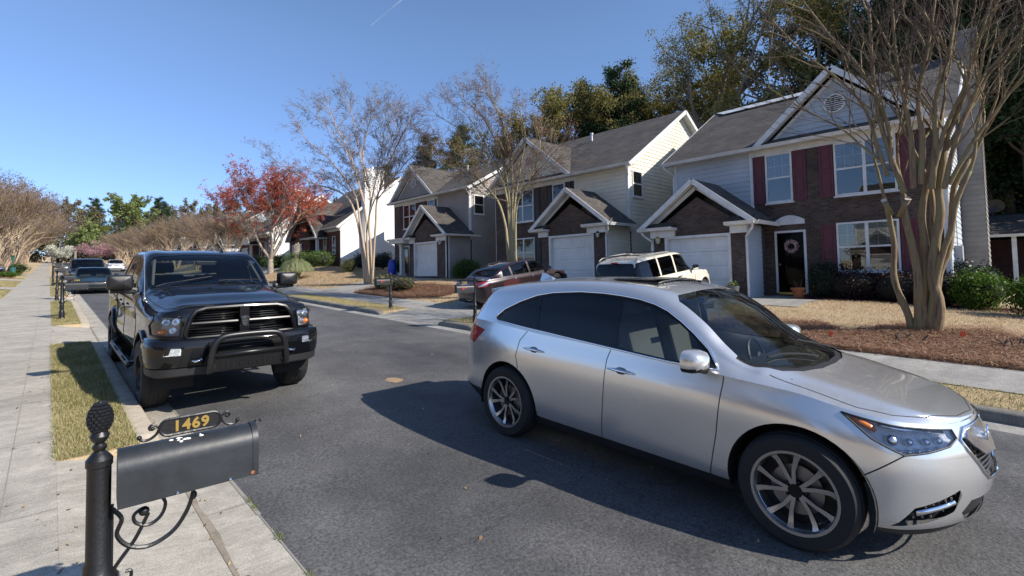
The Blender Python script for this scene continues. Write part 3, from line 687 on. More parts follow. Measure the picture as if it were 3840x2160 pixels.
# ================= black pickup =================
def build_truck():
    paint=M('black_paint',(.003,.0035,.005),.5,.0,coat=.9,spec=.05)
    matt=M('bar_black',(.01,.01,.011),.35)
    y0=6.92; root=empty('black_pickup',(1.84,y0,S*y0),rx=math.atan(S))
    tag(root,'large black pickup truck with bull bar and towing mirrors parked along the left kerb','pickup truck')
    plan=[(.10,0),(.105,.45),(.13,.72),(.22,.88),(.45,.945),(1.0,.965),(2.0,.97),(3.2,.97),(4.2,.97),(5.5,.965),(5.85,.955),(5.95,.88),(5.98,.6),(5.98,0)]
    rows=[[(0,.80,.05),(3,.80,.05),(4,.66,.04),(6,.56,.05),(8,.56,.05),(13,.62,.04)],
          [(0,.86,.02),(4,.80,.0),(6,.76,.0),(8,.76,.0),(13,.8,.0)],
          [(0,1.0,.0),(4,1.0,.0),(6,1.02,.015),(8,1.02,.015),(13,1.02,.0)],
          [(0,1.2,.0),(3,1.18,.01),(4,1.16,.0),(5,1.2,.0),(6,1.26,.0),(8,1.26,.0),(13,1.26,.0)],
          [(0,1.325,.05),(2,1.285,.06),(3,1.262,.08),(4,1.262,.08),(5,1.315,.075),(6,1.415,.055),(7,1.43,.05),(8,1.42,.04),(13,1.40,.05)]]
    top=[(.12,.3,1.33,1.335,0),(.3,.62,1.34,1.365,0),(.6,.60,1.40,1.43,0),(1.0,.60,1.445,1.47,0),(1.4,.62,1.475,1.50,0),(1.56,.72,1.475,1.53,0),(1.72,.80,1.50,1.615,.0),(1.9,.785,1.625,1.73,.01),(2.1,.76,1.775,1.85,.02),(2.3,.735,1.90,1.95,.03),(2.5,.72,1.975,2.01,.03),(2.9,.715,2.01,2.045,.03),(3.5,.715,2.01,2.045,.03),(3.95,.71,1.985,2.02,.03),(4.05,.71,1.93,1.96,.02),(4.13,.72,1.60,1.62,.0),(4.17,.8,1.43,1.43,0),(5.8,.8,1.41,1.41,0)]
    B=Body(plan,rows,top); wf=.93; wr=4.83
    arch=lambda c,r:[(c+r*math.cos(t),.44+r*math.sin(t)) for t in [math.pi*(-.12+1.24*i/26) for i in range(27)]]
    hl=[(.665,1.205),(.78,1.215),(.90,1.225),(.945,1.10),(.938,.985),(.69,.975)]
    gp=[(-.01,1.305),(.42,1.296),(.53,1.265),(.59,1.20),(.645,.99),(.635,.93),(-.01,.93)]
    G=[dict(name='wheel_opening',patch='A',view='side',poly=arch(wf,.52),mat=None,sides='sym'),dict(name='wheel_opening',patch='A',view='side',poly=arch(wr,.52),mat=None,sides='sym'),
       dict(name='headlight',patch='A',view='front',poly=hl,mat=lens,sides='both',off=.0,lim=.5),
       dict(name='grille',patch='A',view='front',poly=gp,mat=None,sides='sym',lim=.4),
       dict(name='front_door',patch='A',view='side',poly=[(1.62,1.6),(1.62,.5),(2.95,.5),(3.0,1.6)],mat=paint,sides='both'),
       dict(name='rear_door',patch='A',view='side',poly=[(3.0,1.6),(2.95,.5),(3.95,.5),(4.0,1.6)],mat=paint,sides='both'),
       dict(name='front_window',patch='B',view='side',poly=[(1.93,1.465),(1.96,1.54),(2.12,1.69),(2.3,1.83),(2.45,1.915),(2.6,1.94),(2.93,1.945),(2.95,1.465)],mat=tint,sides='both',off=-.008),
       dict(name='rear_window',patch='B',view='side',poly=[(3.04,1.465),(3.03,1.945),(3.7,1.945),(3.83,1.92),(3.86,1.80),(3.86,1.465)],mat=tintdark,sides='both',off=-.008),
       dict(name='window_surround',patch='B',view='side',poly=[(1.86,1.45),(1.90,1.55),(2.25,1.86),(2.45,1.95),(2.6,1.965),(3.8,1.965),(3.9,1.9),(3.9,1.45)],mat=glossblack,sides='both',off=-.004),
       dict(name='windshield',patch='B',view='top',poly=[(1.575,-.01),(1.60,.4),(1.66,.62),(1.74,.765),(1.9,.755),(2.1,.73),(2.28,.70),(2.33,.6),(2.35,.3),(2.355,-.01)],mat=shield,sides='sym',off=-.004),
       dict(name='cowl',patch='B',view='top',poly=[(1.52,-.01),(1.55,.4),(1.60,.64),(1.70,.80),(1.74,.765),(1.66,.62),(1.60,.4),(1.575,-.01)],mat=blackplastic,sides='sym',off=-.012),
       dict(name='rear_glass',patch='B',view='rear',lim=4.02,poly=[(-.01,1.56),(.56,1.56),(.56,1.86),(-.01,1.87)],mat=tint,sides='sym',off=-.004),
       dict(name='hood',patch='B',view='top',poly=[(.14,-.01),(.16,.4),(.26,.7),(.42,.80),(.9,.84),(1.6,.86),(1.60,.64),(1.55,.4),(1.52,-.01)],mat=paint,sides='sym')]
    B.regions(G,root,paint,.05,.05)
    t=MB()
    def seam(patch,view,pl,lim=None,rad=.006):
        pts=B.surfpts(patch,view,densify(pl,.05,False),-.001,lim); sym_tube(t,pts,rad,5)
    seam('A','side',[(1.62,1.38),(1.62,.6)]);seam('A','side',[(3.0,1.42),(2.95,.6)]);seam('A','side',[(4.0,1.42),(3.97,.9)]);seam('A','side',[(4.08,1.4),(4.08,.6)])
    seam('B','top',[(.16,.4),(.26,.7),(.42,.80),(.9,.84),(1.55,.86)]); t.build('panel_gap',M('gap',(.02,.02,.022),.8),root)
    # grille
    g=MB(); g.quad((-.6,.30,.9),(.6,.30,.9),(.6,.30,1.33),(-.6,.30,1.33)); gr=g.build('grille',M('void',(.004,.004,.004),1.),root)
    gl=M('grille_black',(.006,.006,.007),.3,coat=.35,spec=.2)
    f=MB(); p=B.surfpts('A','front',densify([(0,1.295),(.41,1.287),(.52,1.257),(.58,1.19),(.635,.99),(.62,.94),(0,.94)],.05,False),.012,.4); sym_tube(f,p,.028,8)
    for z in(1.115,): p=B.surfpts('A','front',[(x,z) for x in np.linspace(0,.61,8)],.0,.4); sym_tube(f,p,.024,8)
    f.box(-.055,.055,.06,.16,.93,1.30); f.build('grille_frame',gl,gr,smooth=False,autos=40)
    f=MB()
    for z in [.965+.029*i for i in range(5)]+[1.15+.029*i for i in range(5)]:
        xe=.61-.06*(z-.97)/.3
        for sg in(1,-1):
            q=[Vector((sg*x,.17-.0*x+.04*(x/.5)**2,z)) for x in (.06,.25,.42,xe)]
            f.tube(q,.0095,6)
    f.build('grille_slats',gl,gr,smooth=True)
    e=MB(); sh_=[(-.05,.045),(0,.06),(.05,.045),(.048,-.01),(.03,-.05),(0,-.07),(-.03,-.05),(-.048,-.01)]
    e.prism(sh_,lambda u,v,d:(u,.05-d,1.125+v),0,.018)
    for sg in(1,-1): e.tube(curve([(sg*.008,.028,1.14),(sg*.03,.026,1.155),(sg*.042,.026,1.13),(sg*.032,.026,1.10),(sg*.02,.026,1.115)],3),.008,5)
    e.tube([(0,.028,1.16),(0,.026,1.075)],[.012,.006],6); e.build('emblem',M('dark_chrome',(.25,.26,.28),.15,1.),gr)
    for sg in(1,-1):
        h=MB(); pts=B.surfpts('A','front',densify(hl,.06),-.10,.5); n=len(pts); c=sum(pts,Vector())/n
        h.add([(q.x*sg,q.y,q.z) for q in B.surfpts('A','front',densify(hl,.06),-.004,.5)]+[(q.x*sg,q.y+.02,q.z) for q in pts]+[(c.x*sg,c.y+.04,c.z)],[(i,(i+1)%n,n+(i+1)%n,n+i) for i in range(n)]+[(n+i,n+(i+1)%n,2*n) for i in range(n)],1)
        for x,z,r in((.74,1.15,.045),(.85,1.15,.045),(.77,1.045,.04)):
            q=B.surfpts('A','front',[(x,z)],-.055,.5)[0]; h.lathe([(.01,.05),(r*.6,.045),(r,.0),(r*1.02,-.01)],(q.x*sg,q.y,q.z),16,'y'); h.ball((q.x*sg,q.y+.01,q.z),r*.35,8,6)
        q=B.surfpts('A','front',[(.87,1.03)],-.04,.5)[0]; h.ball((q.x*sg,q.y,q.z),(.05,.03,.035),10,6,2)
        h.build('headlight_housing',[reflector,M('lamp_facets',(.55,.56,.58),.35,.35,bump=(55,1.)),amber],root,smooth=True)
        h=MB(); h.tube([Vector((q.x*sg,q.y,q.z)) for q in B.surfpts('A','front',densify(hl,.05),.003,.5)+B.surfpts('A','front',[hl[0]],.003,.5)],.012,6); h.build('headlight_rim',gl,root,smooth=True)
    # bumper
    b=MB(); path=[(x,s) for x,s in curve2([(-.99,.50),(-.985,.32),(-.94,.16),(-.80,.055),(-.5,.01),(0,.0),(.5,.01),(.80,.055),(.94,.16),(.985,.32),(.99,.50)],5)]
    sweep(b,path,[(-.02,.60),(.015,.62),(.03,.70),(.035,.86),(.02,.92),(-.01,.945),(-.10,.945),(-.10,.60)]); bo=b.build('front_bumper',paint,root,autos=40)
    b=MB(); sweep(b,path,[(-.03,.50),(0,.52),(.005,.605),(-.05,.61),(-.08,.5)]); b.build('air_dam',blackplastic,bo,autos=40)
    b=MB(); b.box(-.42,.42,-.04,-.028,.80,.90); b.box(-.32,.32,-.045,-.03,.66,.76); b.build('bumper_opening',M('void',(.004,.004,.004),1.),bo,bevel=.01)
    b=MB(); b.beam((-.40,-.045,.845),(.40,-.045,.845),.012,.012); b.build('opening_bar',blackplastic,bo)
    for sg in(1,-1):
        b=MB(); b.hexa([(sg*.70,-.022,.765),(sg*.86,.045,.765),(sg*.86,.10,.765),(sg*.70,.06,.765),(sg*.70,-.022,.85),(sg*.86,.045,.85),(sg*.86,.10,.85),(sg*.70,.06,.85)]); o=b.build('fog_light',M('fog_lens',(.62,.63,.65),.15,1.,bump=(70,1.)),bo)
        b=MB(); b.tube([(sg*.50,-.05,.72),(sg*.50,-.09,.70),(sg*.56,-.09,.69),(sg*.60,-.05,.70)],.014,6); b.build('tow_hook',chrome,bo,smooth=True)
    # bull bar
    hoop=[(-.44,-.17,.545),(-.43,-.20,.66),(-.405,-.215,.84),(-.36,-.22,.93),(-.27,-.22,.975),(0,-.22,.985),(.27,-.22,.975),(.36,-.22,.93),(.405,-.215,.84),(.43,-.20,.66),(.44,-.17,.545)]
    b=MB(); b.tube(curve(hoop,5),.036,10); bb=b.build('bull_bar',matt,root,smooth=True)
    b=MB(); b.tube([(-.40,-.215,.755),(.40,-.215,.755)],.027,8); b.build('cross_tube',matt,bb,smooth=True)
    b=MB(); b.hexa([(-.44,-.15,.55),(.44,-.15,.55),(.44,-.13,.55),(-.44,-.13,.55),(-.41,-.20,.735),(.41,-.20,.735),(.41,-.18,.735),(-.41,-.18,.735)]); b.build('skid_plate',matt,bb)
    b=MB()
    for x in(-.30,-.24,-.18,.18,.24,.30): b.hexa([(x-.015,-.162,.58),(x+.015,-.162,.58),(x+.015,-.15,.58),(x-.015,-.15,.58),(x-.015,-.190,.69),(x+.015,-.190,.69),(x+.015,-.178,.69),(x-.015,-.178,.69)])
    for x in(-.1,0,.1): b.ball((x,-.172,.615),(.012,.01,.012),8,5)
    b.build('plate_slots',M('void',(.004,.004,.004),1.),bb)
    for sg in(1,-1):
        b=MB(); b.tube([(sg*.40,-.18,.62),(sg*.38,.1,.62)],.03,8); b.build('bracket',matt,bb)
        b=MB(); b.tube(curve([(sg*.8,1.72,.52),(sg*.98,1.80,.44),(sg*1.01,1.95,.42),(sg*1.01,4.1,.42),(sg*.98,4.2,.44),(sg*.8,4.3,.52)],4),.045,8,flat=.7); st=b.build('side_step',matt,root,smooth=True)
        b=MB(); 
        for a in(2.0,3.1): b.box(sg*.97,sg*1.045,a,a+.45,.448,.456)
        b.build('step_pad',rubber,st)
        for sk in(wf,wr): make_wheel(root,sg*.855,sk,.435,.435,.28,.25,8,'single',darkalloy,sg)
        # flares
        for c in(wf,wr):
            b=MB(); p=B.surfpts('A','side',[(c+.53*math.cos(t),.44+.53*math.sin(t)) for t in [math.pi*(-.08+1.16*i/24) for i in range(25)]],.012)
            b.tube([Vector((q.x*sg,q.y,q.z)) for q in p],.028,8); b.build('wheel_flare',paint,root,smooth=True)
        m=mirror(root,sg*1.12,1.88,1.575,.30,.15,.21,sg,M('mirror_black',(.008,.008,.009),.45),sg*.93,(.3,.3),((0,.02),(.02,.80),(.14,.95),(.6,1.),(1,1.)))
        b=MB(); b.tube([(sg*1.0,1.84,1.47),(sg*.90,1.84,1.46)],.035,8); b.tube([(sg*1.22,1.84,1.455),(sg*.95,1.84,1.445)],[.03,.04],8); b.build('mirror_arm',blackplastic,m,smooth=True)
        b=MB(); b.box(sg*.92,sg*1.08,1.80,1.88,1.42,1.50); b.build('mirror_base',blackplastic,m,bevel=.015)
        for s_ in(2.80,3.80):
            q=B.surfpts('A','side',[(s_-.1,1.2),(s_,1.205),(s_+.1,1.2)],.03); b=MB(); b.tube([Vector((v.x*sg,v.y,v.z)) for v in q],[.012,.02,.012],8); b.build('door_handle',blackplastic,root,smooth=True)
        b=MB()
        for i,(a,h_) in enumerate([(2.02,.07),(2.11,.07),(2.20,.07),(2.29,.07)]): 
            q=B.surfpts('A','side',[(a-.3,1.10)],.004)[0]; b.box(sg*q.x-.004,sg*q.x+.004,q.y-.03,q.y+.03,1.07,1.07+h_)
        b.build('door_badge',M('badge_grey',(.15,.15,.16),.3,.8),root)
    underbody(root,5.9,.97,.42,(wf,wr),.52)
    b=MB(); b.tube([(-.90,1.30,1.36),(-.905,1.31,1.98)],[.005,.002],5); b.ball((-.90,1.30,1.36),(.018,.018,.03)); b.build('antenna',M('antenna_metal',(.5,.5,.5),.3,1),root)
    b=MB(); b.add([(-.02,2.62,2.02),(.02,2.62,2.02),(.02,2.80,2.04),(-.02,2.80,2.04),(0,2.76,2.115)],[(0,1,4),(1,2,4),(2,3,4),(3,0,4)]); b.build('antenna_fin',paint,root,loc=(.32,0,-.005))
    b=MB()
    for xs in((-.72,-.6,-.4,-.2,-.02),(.05,.2,.4,.6,.74)):
        p=B.surfpts('B','top',[(1.63+.03*k_+(.05 if abs(x)>.5 else 0),abs(x)) for k_,x in enumerate(xs)],.02); b.tube([Vector((math.copysign(q.x,x),q.y,q.z)) for q,x in zip(p,xs)],.006,5)
    b.build('wiper',blackplastic,root)
    for x in(-.42,.42): seat(root,x,2.75,.9,M('seat_dark',(.03,.032,.037),.8),.62,.54)
    for x in(-.42,.42): seat(root,x,3.55,.9,M('seat_dark',(.03,.032,.037),.8),.55,.54)
    b=MB(); b.hexa([(-.82,1.6,1.1),(.82,1.6,1.1),(.78,2.0,1.1),(-.78,2.0,1.1),(-.80,1.62,1.43),(.80,1.62,1.43),(.76,2.0,1.46),(-.76,2.0,1.46)]); b.box(-.8,.8,1.7,4.0,.7,.75); b.build('dashboard',darkint,root)
    steering(root,.40,2.15,1.38)
    for sg in(1,-1):
        b=MB(); b.tube([(sg*.74,1.90,1.52),(sg*.66,2.40,1.90),(sg*.64,2.9,1.94)],[.02,.025,.02],8); b.build('pillar_lining',M('lining_grey',(.13,.13,.135),.8),root,smooth=True)
    b=MB(); b.box(-.14,.14,2.22,2.25,1.80,1.87); b.build('interior_mirror',blackplastic,root,bevel=.012)
    return root
def curve2(p,n=5): return [(v.x,v.y) for v in curve([(a,b,0) for a,b in p],n)]
# ================= generic cars =================
def gen_car(name,label,cat,loc,rz,rx,paint,L=4.8,W=.9,H=1.45,zh=.72,zc=.92,sc=1.15,swt=1.85,srt=3.3,srb=4.2,zd=.98,belt=(.92,1.0),wf=.95,wr=3.7,r=.33,rail=.58,pil=(2.35,3.2),steep=False,roofx=.14,
            rimm=alloy,tintm=None,tail='sedan',lights=None,group=None,rack=False,glassback=True,dark_trim=False,flare=False,nose=.06,detail=2):
    tintm=tintm or tint
    root=empty(name,loc,rz,rx); tag(root,label,cat,group)
    plan=[(0,0),(.02,.4*W),(.07,.65*W),(.17,.82*W),(.38,.93*W),(.7,.98*W),(wf,W),(1.5,W),(L*.5,W),(L*.68,W),(wr,W),(L-.5,.96*W),(L-.2,.88*W),(L-.07,.68*W),(L-.02,.4*W),(L,0)]
    bl=lambda s: belt[0]+(belt[1]-belt[0])*min(1,max(0,(s-sc)/(srb-sc)))
    zb0=.22 if H<1.6 else .32
    rows=[[(0,zb0,.08),(3,zb0,.06),(7,zb0,.05),(10,zb0,.05),(15,zb0+.08,.06)],
          [(0,zb0+.12,.0),(7,zb0+.12,.01),(10,zb0+.12,.01),(15,zb0+.2,.0)],
          [(0,zh*.72,.0),(5,zh*.75,.0),(8,.62,.02),(10,.64,.01),(15,.66,.0)],
          [(0,zh*.88,.015),(3,zh*.9,.02),(6,zh*.97,.01),(8,bl(L*.5)*.86,.0),(10,bl(wr)*.87,.0),(15,zd*.86,.01)],
          [(0,zh,nose),(2,zh,nose),(3,zh+.015,nose+.02),(4,zh+.04,.08),(6,zh+(belt[0]-zh)*.6,.06),(7,belt[0],.05),(8,bl(L*.5),.045),(9,bl(L*.68),.045),(10,bl(wr),.05),(11,min(bl(L-.5),zd+.05),.06),(13,zd,.06),(15,zd,.06)]]
    xr=W-roofx-.02
    top=[(.08,.2,zh+.01,zh+.015,0),(.4,.55*W,zh+.07,zh+.09,0),(sc*.7,.6*W,zc-.06,zc-.03,0),(sc,.72*W,zc-.02,zc+.03,0),
         (sc+.18,W*.85,zc+.04,zc+.15,.0),((sc+swt)/2+.1,xr+.05,(zc+H)/2+.0,(zc+H)/2+.09,.01),(swt,xr+.01,H-.07,H-.02,.02),(swt+.35,xr-.01,H-.03,H+.0,.02),((swt+srt)/2+.3,xr-.02,H-.035,H,.02),(srt,xr-.02,H-.085,H-.03,.02)]
    if steep: top+=[((srt+srb)/2,xr+.02,(H+zd)/2-.02,(H+zd)/2+.05,.01),(srb,xr+.06,zd+.05,zd+.06,0),(L-.07,.5*W,zd+.005,zd+.01,0)]
    else: top+=[(srt+(srb-srt)*.5,xr+.02,(H+zd)/2+.02,(H+zd)/2+.09,.01),(srb,.8*W,zd+.03,zd+.06,0),((srb+L)/2,.6*W,zd+.02,zd+.035,0),(L-.07,.4*W,zd+.005,zd+.01,0)]
    B=Body(plan,rows,top,240,80,220,80)
    T=np.array(top); rz_=lambda s: float(pchip(T[:,0],T[:,2],[s])[0]); rxx=lambda s: float(pchip(T[:,0],T[:,1],[s])[0])
    arch=lambda c,q:[(c+q*math.cos(t),r+q*math.sin(t)) for t in [math.pi*(-.15+1.3*i/18) for i in range(19)]]
    ra=r*1.2
    G=[dict(name='wheel_opening',patch='A',view='side',poly=arch(wf,ra),mat=None,sides='sym'),dict(name='wheel_opening',patch='A',view='side',poly=arch(wr,ra),mat=None,sides='sym')]
    s0=sc+.30; s1=(srb-.12 if steep else srt+(srb-srt)*.45)
    cuts=[s0]+list(pil)+[s1]; tops=[]
    for i in range(len(cuts)-1):
        a=cuts[i]+(.0 if i==0 else .04); c=cuts[i+1]-(.04 if i<len(cuts)-2 else 0)
        if c-a<.12: continue
        up=[]
        for s in np.linspace(a,c,9):
            zt=rz_(s)-.035
            if zt>bl(s)+.05: up.append((s+(-.03 if 0 else 0),zt))
        if len(up)<2: continue
        poly=[(a if i else up[0][0]-.02,bl(a)+.025)]+up+[(c if i<len(cuts)-2 or steep else up[-1][0]+.05,bl(c)+.025)]
        G.append(dict(name=('front_window','rear_window','quarter_window')[min(i,2)],patch='B',view='side',poly=poly,mat=tint if i==0 else tintm,sides='both',off=-.005,st=.06))
    xs=lambda s:rxx(s)-.035
    ws=[(sc+.02,-.01),(sc+.05,.5*W),(sc+.16,.74*W),(sc+.24,xs(sc+.24)-.03)]+[(s,xs(s)) for s in np.linspace(sc+.32,swt-.04,5)]+[(swt,xs(swt)-.1),(swt+.02,-.01)]
    G.append(dict(name='windshield',patch='B',view='top',poly=ws,mat=shield,sides='sym',off=-.004,st=.06))
    if not steep: 
        rw=[(srt+.02,-.01),(srt+.04,xs(srt)-.12),(srt+.1,xs(srt+.1)-.02),(srb-.2,xs(srb-.2)-.02),(srb-.08,.6*W),(srb-.05,-.01)]
        G.append(dict(name='rear_glass',patch='B',view='top',poly=rw,mat=tintm,sides='sym',off=-.004,st=.06))
    else: G.append(dict(name='rear_glass',patch='B',view='rear',lim=srt-.1,poly=[(-.01,zd+.10),(xr*.92,zd+.10),(xr*.84,H-.16),(xr*.75,H-.12),(-.01,H-.11)],mat=tintm,sides='sym',off=-.004,st=.06))
    if lights=='far' or True:
        hz=zh-.03
        G.append(dict(name='headlight',patch='A',view='front',poly=[(W*.55,hz),(W*.86,hz+.02),(W*.93,hz-.03),(W*.9,hz-.12),(W*.5,hz-.11)],mat=reflector,sides='both',lim=.5,off=-.003,st=.05))
        G.append(dict(name='grille',patch='A',view='front',poly=[(-.01,hz-.01),(W*.42,hz-.01),(W*.38,hz-.11),(-.01,hz-.12)],mat=blackplastic,sides='sym',lim=.4,off=-.01,st=.05))
        G.append(dict(name='lower_intake',patch='A',view='front',poly=[(-.01,zb0+.18),(W*.7,zb0+.18),(W*.66,zb0+.07),(-.01,zb0+.06)],mat=blackplastic,sides='sym',lim=.4,off=-.01,st=.05))
        if tail=='sedan': tp=[(L-.42,zd-.06),(L-.1,zd-.03),(L+.02,zd-.05),(L+.02,zd-.24),(L-.2,zd-.22)]
        elif tail=='jeep': tp=[(L-.17,zd+.0),(L+.02,zd+.0),(L+.02,zd-.26),(L-.17,zd-.26)]
        G.append(dict(name='taillight',patch='A',view='side',poly=tp,mat=redlens,sides='both',off=.006,st=.05))
    a0,a1,a2=s0-.12,pil[0],pil[1]
    G.append(dict(name='front_door',patch='A',view='side',poly=[(a0,1.4),(a0+.06,zb0+.06),(a1+.02,zb0+.06),(a1,1.4)],mat=paint,sides='both',st=.08))
    G.append(dict(name='rear_door',patch='A',view='side',poly=[(a1,1.4),(a1+.02,zb0+.06),(wr-ra*1.0,zb0+.06),(wr-ra*.7,r+ra*.75),(a2,1.4)],mat=paint,sides='both',st=.08))
    B.regions(G,root,paint,.09,.09)
    t=MB()
    def seam(pl): sym_tube(t,B.surfpts('A','side',densify(pl,.08,False),0),.006,4)
    seam([(a0+.01,bl(a0)-.02),(a0+.06,zb0+.06)]); seam([(a1,bl(a1)-.02),(a1+.02,zb0+.06)]); seam([(a2,bl(a2)-.02),(wr-ra*.7,r+ra*.75)])
    t.build('panel_gap',M('gap',(.02,.02,.022),.8),root)
    for sg in(1,-1):
        for s_ in(a1-.12,a2-.12):
            q=B.surfpts('A','side',[(s_-.09,bl(s_)-.1),(s_+.09,bl(s_)-.1)],.02); b=MB(); b.tube([Vector((v.x*sg,v.y,v.z)) for v in q],.016,6); b.build('door_handle',blackplastic if dark_trim else chrome,root,smooth=True)
        mirror(root,sg*(W+.09),s0+.06,bl(s0)+.10,.19,.11,.14,sg,blackplastic if dark_trim else paint,sg*(W-.05))
        for s_ in(wf,wr): make_wheel(root,sg*(W-.115),s_,r,r,.21,r*.66,5 if not steep else 6,'pair' if not steep else 'single',rimm,sg)
        if flare:
            for c in(wf,wr):
                b=MB(); b.tube([Vector((q.x*sg,q.y,q.z)) for q in B.surfpts('A','side',[(c+ra*1.03*math.cos(t),r+ra*1.03*math.sin(t)) for t in [math.pi*(-.1+1.2*i/20) for i in range(21)]],.008)],.03,6); b.build('wheel_flare',paint,root,smooth=True)
    underbody(root,L,W,zb0-.02,(wf,wr),ra)
    for x in(-.36*W/.9,.36*W/.9): seat(root,x,(s0+a1)/2+.12,zb0+.22,darkint,.55,.48)
    b=MB(); b.box(-W+.2,W-.2,a2-.35,a2-.2,zb0+.2,bl(a2)+.1); b.build('rear_seat',darkint,root,bevel=.03)
    b=MB(); b.box(-W+.12,W-.12,sc+.05,sc+.45,zc-.35,zc-.06); b.box(-W+.1,W-.1,sc,L-.3,zb0+.1,zb0+.14); b.build('dashboard',darkint,root)
    steering(root,.36,sc+.55,zc-.02)
    return root,B
def plate(parent,x,s,z,txt,face,red=True):
    b=MB(); b.box(x-.155,x+.155,s-.004,s+.004,z-.08,z+.08); o=b.build('licence_plate',platewhite,parent)
    rot=Matrix.Rotation(R(90),4,'X') if face<0 else Matrix.Rotation(R(180),4,'Z')@Matrix.Rotation(R(90),4,'X')
    text_mesh('plate_text',txt,.10,.001,plateink,o,Matrix.Translation((x,s+face*.006,z))@rot,.002)
def build_cars():
    mar=M('maroon_paint',(.020,.009,.011),.35,.2,coat=1.)
    g=lambda x,y:gz(x,y)
    # maroon sedan in the driveway, nose to the garage
    Y=13.42; za,zb=g(10.9,Y),g(15.3,Y)
    root,B=gen_car('maroon_sedan','dark maroon sedan with a mismatched red rear panel parked in a driveway','sedan',(15.42,Y,zb-.02),R(90),math.atan((za-zb)/4.5)*1.0,mar,L=4.75,W=.92,H=1.46,zh=.70,zc=.93,sc=1.15,swt=2.0,srt=3.25,srb=4.25,zd=1.02,belt=(.90,1.02),wf=.95,wr=3.72,r=.345,pil=(2.4,3.3),roofx=.20)
    L=4.75
    b=MB(); b.tube([(-.36,L+.0,.90),(-.2,L+.03,.915),(.2,L+.03,.915),(.36,L+.0,.90)],[.01,.03,.03,.01],8); b.build('trunk_trim',chrome,root,smooth=True)
    b=MB(); b.lathe([(.001,.0),(.045,.0),(.045,.01),(.03,.01)],(0,L-.035,1.0),16,'y'); b.box(-.055,.055,L-.03,L-.02,.992,1.008); b.build('emblem',chrome,root)
    b=MB(); b.hexa([(-.72,L-.22,1.03),(.72,L-.22,1.03),(.66,L-.02,1.055),(-.66,L-.02,1.055),(-.72,L-.22,1.05),(.72,L-.22,1.05),(.66,L-.02,1.075),(-.66,L-.02,1.075)]); b.build('spoiler',mar,root,bevel=.008)
    plate(root,-.0,L+.02,.78,'RBK1376',1)
    # chrome lamp inner part and red repair panel on right-hand side (local +x faces the viewer after turning)
    b=MB()
    for sg in(1,-1): 
        p=B.surfpts('A','side',[(L-.46,.955),(L-.3,.93),(L-.14,.87),(L-.06,.83)],.012); b.tube([Vector((q.x*sg,q.y,q.z)) for q in p],[.01,.035,.045,.02],8)
    split_parts(b.build('taillight_chrome',M('lamp_clear',(.8,.8,.83),.1,.5),root,smooth=True))
    for sg in (-1,):
        ps=B.surfpts('A','side',[(3.05+.13*i,.90-.085*j-.01*i) for j in range(4) for i in range(7)],.004)
        b=MB(); b.add([Vector((q.x*sg,q.y,q.z)) for q in ps],[(j*7+i,j*7+i+1,j*7+7+i+1,j*7+7+i) for j in range(3) for i in range(6)]); b.build('red_panel',M('red_primer',(.055,.010,.012),.4,coat=.4),root,smooth=True)
    # beige suv
    bei=M('beige_paint',(.74,.68,.55),.35,.1,coat=1.)
    Y=7.72; X=15.75; za,zb=g(11.4,Y),g(15.6,Y)
    root,B=gen_car('beige_suv','champagne beige boxy SUV with roof rack parked nose-in at a white garage door','suv',(X,Y,zb+.02),R(90),math.atan((za-zb)/4.2),bei,L=4.55,W=.90,H=1.73,zh=.95,zc=1.12,sc=1.22,swt=1.95,srt=4.25,srb=4.5,zd=1.10,belt=(1.10,1.15),wf=.85,wr=3.5,r=.37,pil=(2.5,3.35),steep=True,roofx=.17,
        tintm=tintdark,tail='jeep',dark_trim=True,flare=True,rimm=alloy)
    L=4.55
    b=MB(); b.tube([(-.42,L+.0,1.03),(.42,L+.0,1.03)],.028,8,flat=1); b.build('handle_strip',blackplastic,root)
    b=MB(); b.box(-.1,.1,4.30,4.33,1.625,1.66); b.build('brake_lamp',redlens,root)
    b=MB(); b.tube([(.1,L-.06,1.19),(-.02,L-.075,1.22),(-.42,L-.07,1.20)],.012,6); b.ball((.1,L-.05,1.19),.035,8,6); b.build('wiper',blackplastic,root)
    b=MB(); b.hexa([(-.9,L-.05,.42),(.9,L-.05,.42),(.86,L+.1,.44),(-.86,L+.1,.44),(-.9,L-.05,.62),(.9,L-.05,.62),(.86,L+.1,.6),(-.86,L+.1,.6)]); b.build('rear_bumper',bei,root,bevel=.02)
    for sg in(1,-1):
        b=MB(); b.tube(curve([(sg*.62,2.35,1.70),(sg*.62,2.55,1.76),(sg*.62,3.2,1.78),(sg*.61,3.95,1.76),(sg*.6,4.2,1.68)],4),[.02]*17,6); b.build('roof_rail',M('rail_grey',(.35,.34,.32),.4,.5),root,smooth=True)
    b=MB()
    for s_ in(2.75,3.9): b.tube([(-.62,s_,1.78),(-.3,s_,1.80),(.3,s_,1.80),(.62,s_,1.78)],.014,6)
    b.build('cross_bar',blackplastic,root)
    b=MB()
    for i in range(5): b.box(-.4+.2*i-.012,-.4+.2*i+.012,2.9,4.1,1.725,1.742)
    b.build('roof_strips',M('rail_grey',(.35,.34,.32),.4,.5),root)
    # dark green sedan, left kerb
    gr=M('teal_paint',(.004,.014,.017),.4,.0,coat=.8,spec=.1)
    y=33.6
    root,B=gen_car('green_sedan','dark green sedan parked facing the viewer behind the black pickup','sedan',(1.80,y,S*y),0,math.atan(S),gr,L=4.65,W=.87,H=1.39,zh=.66,zc=.88,sc=1.2,swt=1.95,srt=3.2,srb=4.1,zd=.95,belt=(.87,.95),wf=.95,wr=3.65,r=.31,pil=(2.4,3.25),roofx=.2)
    b=MB(); b.box(-.035,.035,-.0,.01,.60,.635); b.build('emblem',chrome,root)
